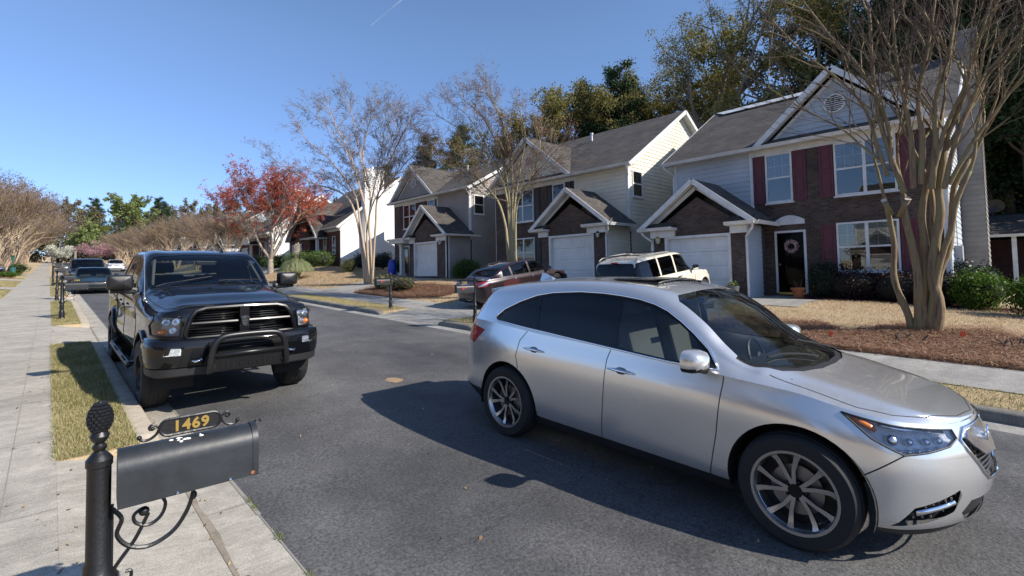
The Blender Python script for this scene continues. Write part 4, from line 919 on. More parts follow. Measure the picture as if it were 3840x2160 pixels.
    for sg in(1,-1):
        b=MB(); b.hexa([(sg*.45,-.005,.34),(sg*.78,.12,.34),(sg*.78,.16,.34),(sg*.45,.05,.34),(sg*.45,-.005,.40),(sg*.78,.12,.40),(sg*.78,.16,.40),(sg*.45,.05,.40)]); b.build('turn_signal',amber,root)
    b=MB(); b.tube([(-.6,1.28,.93),(-.2,1.30,.965),(.0,1.36,.97)],.01,5); b.tube([(.1,1.28,.96),(.35,1.31,.965),(.6,1.38,.96)],.01,5); b.build('wiper',blackplastic,root)
    # dark pickup behind it
    bl_=M('blue_paint',(.008,.011,.02),.4,.0,coat=.8,spec=.1)
    y=40.6
    root,B=gen_car('dark_suv','dark blue tall SUV with silver mirrors parked behind the green sedan','suv',(1.85,y,S*y),0,math.atan(S),bl_,L=5.2,W=.96,H=1.86,zh=1.0,zc=1.18,sc=1.3,swt=2.0,srt=4.7,srb=5.05,zd=1.2,belt=(1.16,1.2),wf=.95,wr=4.0,r=.38,pil=(2.6,3.6),steep=True,roofx=.16,tintm=tintdark,tail='jeep')
    for c in list(root.children):
        if c.name.startswith('wing_mirror'): c.data.materials[0]=M('silver_cap',(.6,.6,.62),.3,.6)
    wh=M('white_paint',(.78,.78,.78),.25,0,coat=1.); y=86
    gen_car('white_suv','white SUV far down the street facing the viewer','suv',(6.8,y,S*y),0,math.atan(S),wh,L=4.6,W=.92,H=1.66,zh=.92,zc=1.08,sc=1.15,swt=1.85,srt=3.9,srb=4.4,zd=1.1,belt=(1.05,1.12),wf=.9,wr=3.6,r=.36,pil=(2.4,3.2),steep=True,roofx=.17,tail='jeep')
    # cars in driveways on the left
    sil=M('pale_paint',(.55,.56,.58),.3,.5,coat=1.); blk=M('black_paint2',(.012,.012,.014),.2,.2,coat=1.)
    gen_car('pale_sedan','pale silver sedan nose visible beyond the left flower bed','sedan',(-2.9,84,gz(-3.5,84)),R(90),0,sil,L=4.6,W=.88,H=1.42,zh=.7,wf=.9,wr=3.6,roofx=.19)
    gen_car('black_sedan','black sedan parked in a driveway at the left edge beside the lamp post','sedan',(-2.75,61.5,gz(-4,61)),R(90),0,blk,L=4.6,W=.88,H=1.42,zh=.7,wf=.9,wr=3.6,roofx=.19)
    for c in range(0): pass
# ================= site =================
def asphalt_mat():
    m=bpy.data.materials.new('asphalt'); N,L,b=nodes(m)
    tc=N.new('ShaderNodeTexCoord')
    def noise(sc,det=4,rough=.6):
        n=N.new('ShaderNodeTexNoise'); n.inputs['Scale'].default_value=sc; n.inputs['Detail'].default_value=det; n.inputs['Roughness'].default_value=rough; L.new(tc.outputs['Object'],n.inputs['Vector']); return n
    a=noise(.45,5,.6); f=noise(45,4,.75); g=noise(2.2,4)
    r1=N.new('ShaderNodeValToRGB'); e=r1.color_ramp.elements; e[0].position=.35; e[0].color=(.050,.050,.051,1); e[1].position=.66; e[1].color=(.108,.105,.102,1); L.new(a.outputs[0],r1.inputs[0])
    r2=N.new('ShaderNodeMapRange'); r2.inputs[1].default_value=.35; r2.inputs[2].default_value=.72; r2.inputs[3].default_value=.5; r2.inputs[4].default_value=1.9; L.new(f.outputs[0],r2.inputs[0])
    r3=N.new('ShaderNodeMapRange'); r3.inputs[1].default_value=.3; r3.inputs[2].default_value=.7; r3.inputs[3].default_value=.85; r3.inputs[4].default_value=1.15; L.new(g.outputs[0],r3.inputs[0])
    v=N.new('ShaderNodeVectorMath'); v.operation='SCALE'; L.new(r1.outputs[0],v.inputs[0]); L.new(r2.outputs[0],v.inputs['Scale'])
    v2=N.new('ShaderNodeVectorMath'); v2.operation='SCALE'; L.new(v.outputs[0],v2.inputs[0]); L.new(r3.outputs[0],v2.inputs['Scale'])
    mpl=N.new('ShaderNodeMapping'); mpl.inputs['Scale'].default_value=(1.1,.05,1); L.new(tc.outputs['Object'],mpl.inputs[0]); nl=N.new('ShaderNodeTexNoise'); nl.inputs['Scale'].default_value=1.; nl.inputs['Detail'].default_value=3; L.new(mpl.outputs[0],nl.inputs['Vector']); ml=N.new('ShaderNodeMapRange'); ml.inputs[1].default_value=.35; ml.inputs[2].default_value=.65; ml.inputs[3].default_value=.84; ml.inputs[4].default_value=1.16; L.new(nl.outputs[0],ml.inputs[0]); vl=N.new('ShaderNodeVectorMath'); vl.operation='SCALE'; L.new(v2.outputs[0],vl.inputs[0]); L.new(ml.outputs[0],vl.inputs['Scale']); v2=vl
    # cracks and tar marks: thin curved lines from distorted voronoi
    vo=N.new('ShaderNodeTexVoronoi'); vo.feature='DISTANCE_TO_EDGE'; vo.inputs['Scale'].default_value=.22
    ns=noise(1.2,4); ad=N.new('ShaderNodeMixRGB'); ad.blend_type='ADD'; ad.inputs[0].default_value=.6; L.new(tc.outputs['Object'],ad.inputs[1]); L.new(ns.outputs[1],ad.inputs[2]); L.new(ad.outputs[0],vo.inputs['Vector'])
    cr=N.new('ShaderNodeMapRange'); cr.inputs[1].default_value=.0; cr.inputs[2].default_value=.0035; cr.inputs[3].default_value=.72; cr.inputs[4].default_value=1; L.new(vo.outputs[0],cr.inputs[0])
    v3=N.new('ShaderNodeVectorMath'); v3.operation='SCALE'; L.new(v2.outputs[0],v3.inputs[0]); L.new(cr.outputs[0],v3.inputs['Scale'])
    L.new(v3.outputs[0],b.inputs['Base Color']); setp(b,Roughness=.82)
    bp=N.new('ShaderNodeBump'); bp.inputs['Strength'].default_value=.6; bp.inputs['Distance'].default_value=.012; L.new(f.outputs[0],bp.inputs['Height']); L.new(bp.outputs[0],b.inputs['Normal'])
    return m
def concrete_mat(name,c1,c2,joint=None,jx=None,stain=.5):
    m=bpy.data.materials.new(name); N,L,b=nodes(m); tc=N.new('ShaderNodeTexCoord')
    def noise(sc,det=5,rough=.6,vec=None):
        n=N.new('ShaderNodeTexNoise'); n.inputs['Scale'].default_value=sc; n.inputs['Detail'].default_value=det; n.inputs['Roughness'].default_value=rough; L.new(vec or tc.outputs['Object'],n.inputs['Vector']); return n
    mp=N.new('ShaderNodeMapping'); mp.inputs['Scale'].default_value=(1,2.2,1); L.new(tc.outputs['Object'],mp.inputs[0])
    a=noise(.75,8,.7,mp.outputs[0]); r=N.new('ShaderNodeValToRGB'); r.color_ramp.elements[0].position=.3; r.color_ramp.elements[1].position=.68
    r.color_ramp.elements[0].color=(*c1,1); r.color_ramp.elements[1].color=(*c2,1); L.new(a.outputs[0],r.inputs[0]); out=r.outputs[0]
    mp2=N.new('ShaderNodeMapping'); mp2.inputs['Scale'].default_value=(6,70,6); L.new(tc.outputs['Object'],mp2.inputs[0]) # broom finish
    f=noise(1.,3,.7,mp2.outputs[0]); f2=noise(120,3,.7)
    for nn,lo,hi in((f,.82,1.12),(f2,.62,1.32),(noise(7,5,.7),.82,1.14)):
        mr=N.new('ShaderNodeMapRange'); mr.inputs[1].default_value=.3; mr.inputs[2].default_value=.7; mr.inputs[3].default_value=lo; mr.inputs[4].default_value=hi; L.new(nn.outputs[0],mr.inputs[0])
        v=N.new('ShaderNodeVectorMath'); v.operation='SCALE'; L.new(out,v.inputs[0]); L.new(mr.outputs[0],v.inputs['Scale']); out=v.outputs[0]
    L.new(out,b.inputs['Base Color']); setp(b,Roughness=.88)
    bp=N.new('ShaderNodeBump'); bp.inputs['Strength'].default_value=.35; bp.inputs['Distance'].default_value=.006; L.new(f2.outputs[0],bp.inputs['Height']); L.new(bp.outputs[0],b.inputs['Normal'])
    return m
def build_site():
    lawn=M('straw_lawn',(.38,.28,.155),.95,var=(.9,.3),col2=(.52,.39,.23),bump=(60,1.))
    dirt=M('ground_cover',(.16,.12,.07),.95,var=(.5,.3),col2=(.10,.11,.045),bump=(20,1.))
    con=concrete_mat('sidewalk_concrete',(.27,.245,.20),(.47,.43,.36)); con2=concrete_mat('kerb_concrete',(.33,.28,.21),(.52,.45,.35)); drk=concrete_mat('old_concrete',(.21,.20,.18),(.36,.345,.31))
    kdark=concrete_mat('dark_kerb',(.12,.115,.10),(.24,.225,.19))
    ys=fr(-60,-10,5)[:-1]+fr(-10,60,1)[:-1]+fr(60,260,5)[:-1]+fr(260,1500,60)
    for a,c in LAP+RAP: ys+=[a-.012,a+.012,c-.012,c+.012]
    ys=sorted(set(ys))
    far=lambda x,y: gz(x,y) if y<=260 else gz(x,260)+min(y-260,140)*.06
    def fb(x,y):
        z=far(x,y)
        if .66<x<.84 and not inr(y,LAP): z=S*y-.03
        if 8.15<x<8.32 and not inr(y,RAP): z=S*y-.03
        if inr(y,LAP) and .0<x<.9: z-=.02
        if inr(y,RAP) and 8.1<x<9.5: z-=.02
        return z-.012
    sheet('ground',[-900,-300,-100,-40,-15,-8,-5,-3.5,-2.5,-1.7,.07,.30,.55,.655,.665,.83,.845,4,8.14,8.155,8.31,8.325,8.5,9,9.4,11.25,11.6,12,12.5,13,13.5,14,14.5,15,15.5,15.9,17,20,28,40,60,120,300,900],ys,0,lawn,fn=fb)
    yr=fr(-60,0,6)[:-1]+fr(0,60,2)[:-1]+fr(60,245,5)
    road=lambda x,y:S*min(y,240)
    sheet('road',[1.17,3,5,7.75],yr,.004,asphalt_mat(),fn=road)
    sheet('road',[7.75,8.15],yr,.002,drk,fn=road).name='right_gutter'
    sheet('road',[.83,1.17],yr,.002,con,fn=road).name='left_gutter'
    # gutter joints
    jm=M('joint',(.255,.235,.20),.9)
    b=MB()
    for k in range(40):
        y=1.2+k*3.05; z=S*y+.0045; b.quad((.83,y,z),(1.17,y,z),(1.17,y+.012,z),(.83,y+.012,z))
    for x in(1.165,): 
        for k in range(120): y=-8+k*1.0; w=.006+.01*random.random(); b.quad((x-w,y,S*y+.0055),(x+w,y,S*y+.0055),(x+w*.6,y+1,S*(y+1)+.0055),(x-w,y+1,S*(y+1)+.0055))
    o=b.build('expansion_joint',jm); o['kind']='structure'
    rg=np.random.default_rng(2); V=[];F=[]; ys_=np.arange(-8,60,.18); w1=.012+.022*np.abs(np.convolve(rg.normal(size=len(ys_)),np.ones(4)/4,'same'))
    for y,w_ in zip(ys_,w1): V+=[(.835,y,S*y+.0052),(.85+w_,y,S*y+.0048)]
    F=[(2*i,2*i+1,2*i+3,2*i+2) for i in range(len(ys_)-1)]; o=npmesh('gutter_dirt',V,F,M('gutter_dirt',(.17,.135,.10),.95,var=(9,.4),col2=(.30,.26,.20))); o['kind']='structure'
    walkfn=lambda x,y: S*y+.13 if x<2 else S*y+.14+(x-9.4)*.012
    sheet('sidewalk',[-1.45,-.7,.07],yr,.002,con,fn=walkfn); sheet('sidewalk',[9.4,10.3,11.25],yr,.002,drk,fn=walkfn)
    b=MB()
    for k in range(60):
        y=-8+k*1.83; z=S*y+.1345
        b.quad((-1.45,y,z),(.07,y,z),(.07,y+.008,z+.0003),(-1.45,y+.008,z+.0003))
        if k%1==0: z=S*y+.1445; b.quad((9.4,y,z),(11.25,y,z+.022),(11.25,y+.015,z+.0225),(9.4,y+.015,z+.0005))
    b.quad((-.22,-8,S*-8+.1348),(-.214,-8,S*-8+.1348),(-.214,60,S*60+.1348),(-.22,60,S*60+.1348))
    o=b.build('sidewalk_joint',jm); o['kind']='structure'
    g_=np.random.default_rng(7); n=26; b=MB(); b.add([(3.96+.13*math.cos(t)*(1+.4*g_.normal()*.4),6.89+.18*math.sin(t)*(1+.3*g_.normal()*.4),S*(6.89+.18*math.sin(t))+.0075) for t in [2*math.pi*i/n for i in range(n)]],[tuple(range(n))]); o=b.build('clay_smudge',M('clay_tan',(.30,.20,.12),.95,var=(20,.4))); o['kind']='structure'
    # aprons
    def apron(x0,x1,a,c,fn,mat,nm='driveway_apron'):
        sheet(nm,list(np.linspace(x0,x1,5)),fr(a,c,.6),.0035,mat,fn=fn)
    for a,c in LAP: apron(.07,.83,a,c,lambda x,y:S*y+.13*(.84-x)/.77,con)
    for a,c in RAP[:5]: apron(8.15,9.4,a,c,lambda x,y:S*y+.14*(x-8.15)/1.25,drk)
    # kerbs
    def kerb(x0,x1,a,c,m,face):
        b=MB(); n=max(2,int((c-a)/1.5)); sec=[]; 
        yy=[a,a+.06,a+.35]+[a+.35+(c-a-.7)*i/n for i in range(1,n)]+[c-.35,c-.06,c]
        hh=[.02,.09,.135]+[.135]*(n-1)+[.135,.09,.02]
        vs=[]
        for y,h in zip(yy,hh):
            z=S*y
            if face<0: prof=[(x0,-.05),(x0+.005,h-.03),(x0+.03,h),(x1,h+.002),(x1,-.05)]
            else: prof=[(x0,-.05),(x0,h+.002),(x1-.03,h),(x1-.005,h-.03),(x1,-.05)]
            vs+=[(px,y,z+pz) for px,pz in prof]
        fs=[(i*5+k,i*5+(k+1)%5,(i+1)*5+(k+1)%5,(i+1)*5+k) for i in range(len(yy)-1) for k in range(5)]+[(0,1,2,3,4),tuple((len(yy)-1)*5+k for k in(4,3,2,1,0))]
        b.add(vs,fs); o=b.build('kerb',m,autos=50); o['kind']='structure'
    def gaps(L,lo,hi):
        out=[];p=lo
        for a,c in L:
            if a>p: out.append((p,a))
            p=max(p,c)
        out.append((p,hi)); return out
    for a,c in gaps(LAP,-12,150): kerb(.66,.845,a,c,con2,1)
    for a,c in gaps(RAP,-30,150): kerb(8.145,8.33,a,c,kdark,-1)
    # driveways on the right: from sidewalk to garage
    def drive(y0,y1,x0=11.25,x1=16.85,mat=drk):
        sheet('driveway',fr(x0,x1,.7),fr(y0,y1,.8),.006,mat)
    drive(6.05,9.85); drive(11.75,15.3); drive(23.5,27.6); drive(44,48.6,x1=17)
    for y in(57,72,84): drive(y,y+4)
    sheet('front_path',[15.0,16,17,18.2,18.75],[4.3,5,6.05],.006,drk); sheet('front_path',[16.85,18.7],[27.6,31],.008,drk)
    # left path/driveway crossings
    for a,c in LAP[1:]: sheet('driveway',[-14,-8,-5,-3,-1.45],fr(a,c,.9),.006,con)
    return lawn
# ================= houses =================
def siding(b,poly,o,h,n,course=.178,proud=.022,mi=0,zoff=0):
    """poly list of (u,z) convex/any simple; boards as tilted quads clipped per course"""
    z0=min(p[1] for p in poly); z1=max(p[1] for p in poly); k=0; z=z0+zoff
    def cuts(zz):
        xs=[]
        for i in range(len(poly)):
            (a,c),(d,e)=poly[i-1],poly[i]
            if (c<=zz)!=(e<=zz): xs.append(a+(d-a)*(zz-c)/(e-c))
        return sorted(xs)
    Z=Vector((0,0,1)); fl=h.cross(Z).dot(n)<0
    while z<z1-.005:
        zt=min(z+course,z1); lo=cuts(z+1e-4); up=cuts(zt-1e-4)
        if len(lo)>=2 and len(up)>=2:
            for j in range(0,min(len(lo),len(up))-1,2):
                P=lambda u,zz,d:o+h*u+Z*zz+n*d
                q=[P(lo[j],z,proud),P(lo[j+1],z,proud),P(up[j+1],zt,0.002),P(up[j],zt,0.002)]
                w=[P(lo[j],z,0),P(lo[j+1],z,0),P(lo[j+1],z,proud),P(lo[j],z,proud)]
                if fl: q=q[::-1]; w=w[::-1]
                b.add(q,[(0,1,2,3)],mi); b.add(w,[(0,1,2,3)],mi)
        z=zt
def window(parent,fr_,h0,h1,z0,z1,double=False,grid=(3,2),frame=None,blind=True,shut=None,low=False,name='window'):
    W=frame; b=MB(); t=.06; n0,n1=.0,.055
    b.wb(fr_,h0,h1,z0,z0+t,n0,n1);b.wb(fr_,h0,h1,z1-t,z1,n0,n1);b.wb(fr_,h0,h0+t,z0+t,z1-t,n0,n1);b.wb(fr_,h1-t,h1,z0+t,z1-t,n0,n1)
    cells=[(h0+t,h1-t)]
    if double: c=(h0+h1)/2; b.wb(fr_,c-.045,c+.045,z0+t,z1-t,n0,n1-.003); cells=[(h0+t,c-.045),(c+.045,h1-t)]
    zm=(z0+z1)/2; 
    for a,c in cells: b.wb(fr_,a,c,zm-.025,zm+.03,n0,n1-.012)
    b.wb(fr_,h0-.04,h1+.04,z0-.05,z0-.002,n0,n1+.03)
    o=b.build(name,W,parent,bevel=.0)
    g=MB(); 
    for a,c in cells: g.wb(fr_,a,c,z0+t,z1-t,.024,.028)
    g.build('pane',M('house_glass',(.5,.5,.5)) if False else HG,o)
    g=MB()
    for a,c in cells: g.wb(fr_,a,c,z0+t,z1-t,.006,.010)
    g.build('blind',BL if blind else DKROOM,o)
    if blind:
        g=MB()
        for a,c in cells: g.wb(fr_,a,c,z0+t,zm-.025,.012,.015)
        g.build('insect_screen',SCR,o)
    if grid:
        g=MB(); nx,nz=grid
        for a,c in cells:
            for za,zc in(((zm+.03,z1-t),) if not low else ((zm+.03,z1-t),(z0+t,zm-.025))):
                for i in range(1,nx): u=a+(c-a)*i/nx; g.wb(fr_,u-.009,u+.009,za,zc,.018,.023)
                for i in range(1,nz): zz=za+(zc-za)*i/nz; g.wb(fr_,a,c,zz-.009,zz+.009,.018,.0225)
        g.build('muntin',M('muntin_white',(.62,.64,.66),.5),o)
    return o
def shutter(parent,fr_,h0,h1,z0,z1,mat):
    b=MB(); t=.055; b.wb(fr_,h0,h1,z0,z1,.002,.022)
    b.wb(fr_,h0,h0+t,z0,z1,.022,.04);b.wb(fr_,h1-t,h1,z0,z1,.022,.04)
    for a,c in((z0,z0+.08),((z0+z1)/2-.04,(z0+z1)/2+.04),(z1-.08,z1)): b.wb(fr_,h0+t,h1-t,a,c,.022,.0385)
    for a,c in((z0+.13,(z0+z1)/2-.09),((z0+z1)/2+.09,z1-.13)): b.wb(fr_,h0+t+.035,h1-t-.035,a,c,.022,.034)
    return b.build('shutter',mat,parent)
def garage_door(parent,fr_,h0,h1,z0,z1,mat,trim):
    b=MB(); b.wb(fr_,h0,h0+.10,z0,z1,0,.03);b.wb(fr_,h1-.10,h1,z0,z1,0,.03);b.wb(fr_,h0+.1,h1-.1,z1-.10,z1,0,.03); o=b.build('garage_door',trim,parent)
    b=MB(); a,c=h0+.1,h1-.1; ph=(z1-.1-z0)/4
    for i in range(4):
        za=z0+i*ph; b.wb(fr_,a,c,za+.006,za+ph-.006,-.16,-.12)
        for j in range(4):
            u0=a+(c-a)*(j+.1)/4; u1=a+(c-a)*(j+.9)/4
            for (x0,x1,y0,y1) in ((u0,u1,za+.10,za+.125),(u0,u1,za+ph-.125,za+ph-.10),(u0,u0+.025,za+.125,za+ph-.125),(u1-.025,u1,za+.125,za+ph-.125)): b.wb(fr_,x0,x1,y0,y1,-.12,-.108)
    b.build('door_panels',mat,o,bevel=.004)
    b=MB(); b.wb(fr_,a-.02,c+.02,z0,z1-.08,-.22,-.165); b.wb(fr_,a-.02,a,z0,z1-.1,-.16,0); b.wb(fr_,c,c+.02,z0,z1-.1,-.16,0); b.wb(fr_,a,c,z1-.1,z1-.08,-.16,0); b.build('door_reveal',trim,o)
    return o
def lantern(parent,fr_,h,z,mat,glowing=False):
    o,hh,n=fr_; c=o+hh*h+Vector((0,0,z))+n*.14; b=MB()
    b.wb(fr_,h-.05,h+.05,z-.02,z+.16,0,.02); b.tube([o+hh*h+Vector((0,0,z+.12))+n*.02,c+Vector((0,0,.16)),c+Vector((0,0,.12))],.010,6)
    b.lathe([(.001,.15),(.05,.13),(.095,.08),(.095,.07)],c,6); b.lathe([(.001,-.14),(.03,-.13),(.06,-.12),(.06,-.105)],c,6)
    for k in range(6):
        t=2*math.pi*k/6; b.tube([c+Vector((.062*math.cos(t),.062*math.sin(t),-.11)),c+Vector((.09*math.cos(t),.09*math.sin(t),.075))],.005,4)
    ob=b.build('wall_lantern',mat,parent); g=MB(); g.lathe([(.055,-.10),(.082,.07)],c,6); g.ball(c+Vector((0,0,-.03)),(.02,.02,.05),6,5); g.build('lantern_glass',M('lantern_glass',(.55,.55,.5),.1),ob); return ob
def gutter(parent,a,b_,mat,out):
    """K gutter from a to b, out = outward unit vector"""
    a=Vector(a);c=Vector(b_);out=Vector(out); b=MB(); Z=Vector((0,0,1)); sec=[(0,-.11),(.07,-.11),(.085,-.07),(.11,-.03),(.12,0),(.105,.002),(.09,-.03),(.0,-.035)]
    vs=[p+out*u+Z*w for p in(a,c) for u,w in sec]; n=len(sec); fs=[(k,(k+1)%n,n+(k+1)%n,n+k) for k in range(n)]+[tuple(range(n)),tuple(range(2*n-1,n-1,-1))]
    b.add(vs,fs); return b.build('gutter',mat,parent)
def slabroof(b,p,t=.10,mi=0):
    """p: 4 or 3 top corners; extruded down t"""
    p=[Vector(q) for q in p]; n=len(p); q=[v-Vector((0,0,t)) for v in p]
    b.add(p+q,[tuple(range(n)),tuple(range(2*n-1,n-1,-1))]+[(i,n+i,n+(i+1)%n,(i+1)%n) for i in range(n)],mi)
HG=glass_mat('window_glass',(.86,.89,.88),ior=1.75)
DKROOM=M('dark_room',(.02,.022,.025),.9)
def blind_mat():
    m=bpy.data.materials.new('blinds'); N,L,b=nodes(m); tc=N.new('ShaderNodeTexCoord'); w_=N.new('ShaderNodeTexWave'); w_.bands_direction='Z'; w_.inputs['Scale'].default_value=6.5; w_.inputs['Distortion'].default_value=.6; w_.inputs['Detail Scale'].default_value=.4
    L.new(tc.outputs['Object'],w_.inputs[0]); r=N.new('ShaderNodeValToRGB'); r.color_ramp.elements[0].color=(.09,.095,.095,1); r.color_ramp.elements[0].position=.1; r.color_ramp.elements[1].color=(.33,.33,.32,1); r.color_ramp.elements[1].position=.5
    L.new(w_.outputs[0],r.inputs[0]); L.new(r.outputs[0],b.inputs[0]); return m
BL=blind_mat()
SCR=glass_mat('insect_screen',(.30,.31,.32),ior=1.02)
XF,XG=18.6,16.8
def twostorey(label,y0,sg,Lh,f,sid,brick,shut,shing,trim,gar=(.46,2.9),gw=3.4,gap=1.75,gleft=-.42,gright=3.82,cs=3.02,w2=(3.5,4.36),dbl=(5.6,7.22),base=3.25,apx=5.72,apz=7.45,ridge=8.5,eave=5.18,porch=False,door='plain',sidewin=False,lamp=None,detail=True,lantm=None,group=None,chim=False,front_door_mat=None):
    """s measured from outer garage edge towards the brick side; y=y0+sg*s"""
    root=empty('town_house',(0,0,0)); tag(root,label,'house',group)
    ins=root
    FF=(Vector((XF,y0,f)),Vector((0,sg,0)),Vector((-1,0,0))); FG=(Vector((XG,y0,f)),Vector((0,sg,0)),Vector((-1,0,0)))
    Y=lambda s:y0+sg*s
    Xb=28.6; Z=Vector((0,0,1)); back=29.0
    # ---- brick: main facade and garage front
    b=MB(); b.wb(FF,cs,Lh,-.5,eave,-.25,0)
    ge=2.36; gk=(4.02-ge)/(gap-gleft+.25)
    # garage front wall pieces (around door) + gable triangle
    b.wb(FG,0.0,gar[0],-.4,ge,-.2,0); b.wb(FG,gar[1],gw,-.4,ge,-.2,0); b.wb(FG,gar[0],gar[1],2.14,ge,-.2,0)
    b.prism([(.02,ge),(gw-.02,ge),(gap,ge+(gap-.0)*gk*.93)],lambda u,v,d:FG[0]+FG[1]*u+Z*v-FG[2]*d,0,.2)
    # soldier course over the door
    for i in range(int((gar[1]-gar[0]+.3)/.075)):
        u=gar[0]-.15+i*.075; b.wb(FG,u,u+.066,2.145,2.345,0,.008)
    b.build('brick_wall',brick,root,uv=True)
    # ---- siding
    b=MB(); 
    siding(b,[(0.1,2.3),(cs-.0,2.3),(cs,eave),(0.1,eave)],*FF)             # above garage
    gh=(apx-base); kk=(apz-eave)/(apx-base+.0)
    siding(b,[(base+.35,eave+.03),(2*apx-base-.35,eave+.03),(apx,apz-.35)],*FF)
    SW=(Vector((XG,y0,f)),Vector((1,0,0)),Vector((0,-sg,0)))   # outer side wall, u along +x
    siding(b,[(.1,-.3),(XF-XG,-.3),(XF-XG,2.4),(.1,2.4)],*SW)
    SM=(Vector((XF,y0,f)),Vector((1,0,0)),Vector((0,-sg,0)))
    siding(b,[(.1,-.4),(Xb-XF,-.4),(Xb-XF,eave),((Xb-XF)/2,ridge-.12),(.1,eave)],*SM)
    SO=(Vector((XF,Y(Lh),f)),Vector((1,0,0)),Vector((0,sg,0)))
    siding(b,[(.0,-.4),(Xb-XF,-.4),(Xb-XF,eave),((Xb-XF)/2,ridge-.12),(.0,eave)],*SO)
    if sg<0: siding(b,[(.0,-.3),(XF-XG-.42,-.3),(XF-XG-.42,2.4),(0,2.4)],Vector((XG+.0,Y(gw),f)),Vector((1,0,0)),Vector((0,sg,0)))
    b.build('siding_wall',sid,root)
    # core blocks behind the skins
    b=MB(); 
    x0,x1=XF+.02,Xb; ya,yb=sorted((Y(.02),Y(Lh-.02)))
    b.box(x0,x1,ya,yb,f-.6,f+eave); b.add([(x0,ya,f+eave),(x1,ya,f+eave),((x0+x1)/2,ya,f+ridge-.15),(x0,yb,f+eave),(x1,yb,f+eave),((x0+x1)/2,yb,f+ridge-.15)],[(0,2,1),(3,4,5)])
    ya,yb=sorted((Y(.02),Y(gw-.02))); b.box(XG+.22,XF+.02,ya,yb,f-.4,f+2.36)
    b.build('core_wall',M('core_dark',(.05,.05,.05),.9),root)
    # ---- trim boards
    b=MB(); b.wb(FF,0,.1,2.2,eave,0,.028); b.wb(FF,cs-.06,cs+.05,2.3,eave,0.0,.03); b.wb(SM,0,.1,2.2,eave,0,.028); b.wb(SM,Xb-XF-.1,Xb-XF,-.4,eave,0,.028)
    b.wb(SW,0,.1,-.3,2.4,0,.028); b.wb(FG,-.028,-.001,-.3,2.4,-.2,.03); b.wb(FF,Lh-.11,Lh,-.3,eave,0,.03) if sg<0 else None; b.wb(SO,0,.12,-.4,eave,0,.03)
    b.wb(FF,cs+.05,Lh,eave-.26,eave-.02,.0,.04)  # frieze
    split_parts(b.build('corner_board',trim,root))
    # ---- main roof
    XE=XF-.38; XR=(XF+Xb)/2; kz=(ridge-eave)/(XR-XE); s0,s1=-.38,Lh+.35
    b=MB(); e=f+eave+.04
    slabroof(b,[(XE,Y(s0),e),(XE,Y(s1),e),(XR,Y(s1),f+ridge),(XR,Y(s0),f+ridge)]) ; slabroof(b,[(XR,Y(s0),f+ridge),(XR,Y(s1),f+ridge),(Xb+.38,Y(s1),e),(Xb+.38,Y(s0),e)])
    # front gable roof
    za=f+apz; xh=XE+(apz-eave)/kz
    b2=.03
    for (sa) in (base,2*apx-base): slabroof(b,[(XE-.02,Y(sa),e+b2),(XE-.02,Y(apx),za+b2),(xh,Y(apx),za+b2)] ,.10) if False else slabroof(b,[(XE-.02,Y(sa),e+b2),(XE-.02,Y(apx),za+b2),(xh+.1,Y(apx),za+b2),(XE+.35,Y(sa),e+b2+.0)],.10)
    # garage roof
    xo=XG-.35; zg=f+2.47; zp=f+2.47+(gap-gleft)*.757
    slabroof(b,[(xo,Y(gleft),zg),(xo,Y(gap),zp),(XF+.02,Y(gap),zp),(XF+.02,Y(gleft),zg)],.08); slabroof(b,[(xo,Y(gap),zp),(xo,Y(gright),zg),(XF+.02,Y(gright),zg),(XF+.02,Y(gap),zp)],.08)
    # pent strip under front gable and cornice returns of the garage
    slabroof(b,[(XE,Y(base-.1),e+.035),(XE,Y(2*apx-base+.1),e+.035),(XF-.005,Y(2*apx-base-.25),e+.20),(XF-.005,Y(base+.25),e+.20)],.05)
    for a,c in((gleft+.05,.95),(gright-.95,gright-.05)): slabroof(b,[(xo+.02,Y(a),zg+.02),(xo+.02,Y(c),zg+.02),(XG-.002,Y(c),zg+.20),(XG-.002,Y(a),zg+.20)],.04)
    ro=b.build('roof',shing,root,uv=True)
    for fi in ():pass
    # ---- rakes, fascia, soffits
    b=MB()
    def rake(p,q,w=.17,t=.03): b.beam(p,q,w,t)
    for ss in(s0+.015,s1-.015):
        for xa in(XE,Xb+.38): rake((xa,Y(ss),e-.10),(XR,Y(ss),f+ridge-.10),.18,.035)
        # soffit
        so_=ss+(.19 if ss<1 else -.17)
        for xa in(XE,Xb+.38): b.beam((xa,Y(so_),e-.125),(XR,Y(so_),f+ridge-.125),.02,.34)
    for sa in(base,2*apx-base):
        rake((XE-.03,Y(sa),e-.09),(XE-.03,Y(apx),za-.09),.18,.035); b.beam((XE+.16,Y(sa),e-.125),(XE+.16,Y(apx),za-.125),.02,.36)
        d=.33 if sa==base else -.33
        b.beam((XF-.02,Y(sa+d*1.2),e+.02),(XF-.02,Y(apx),za-.34),.10,.03)
    for sa in(gleft,gright):
        rake((xo-.015,Y(sa),zg-.085),(xo-.015,Y(gap),zp-.085),.17,.035); b.beam((xo+.17,Y(sa),zg-.115),(xo+.17,Y(gap),zp-.115),.02,.34)
        b.beam((XG-.02,Y(gap+(sa-gap)*.86),zg+.02),(XG-.02,Y(gap),zp-.27),.14,.03)
    for a,c in((gleft+.02,.97),(gright-.97,gright-.02)):
        b.box(xo+.02,XG-.005,Y(a),Y(c),zg-.13,zg-.03); d0,d1=(a+.32,c-.07) if a<1 else (a+.07,c-.32); b.box(XG-.12,XG-.004,Y(d0),Y(d1),zg-.38,zg-.135)
    b.box(XE+.02,XF-.005,Y(s0+.02),Y(s1-.02),f+eave-.07,f+eave-.05)   # soffit
    b.build('rake_board',trim,root)
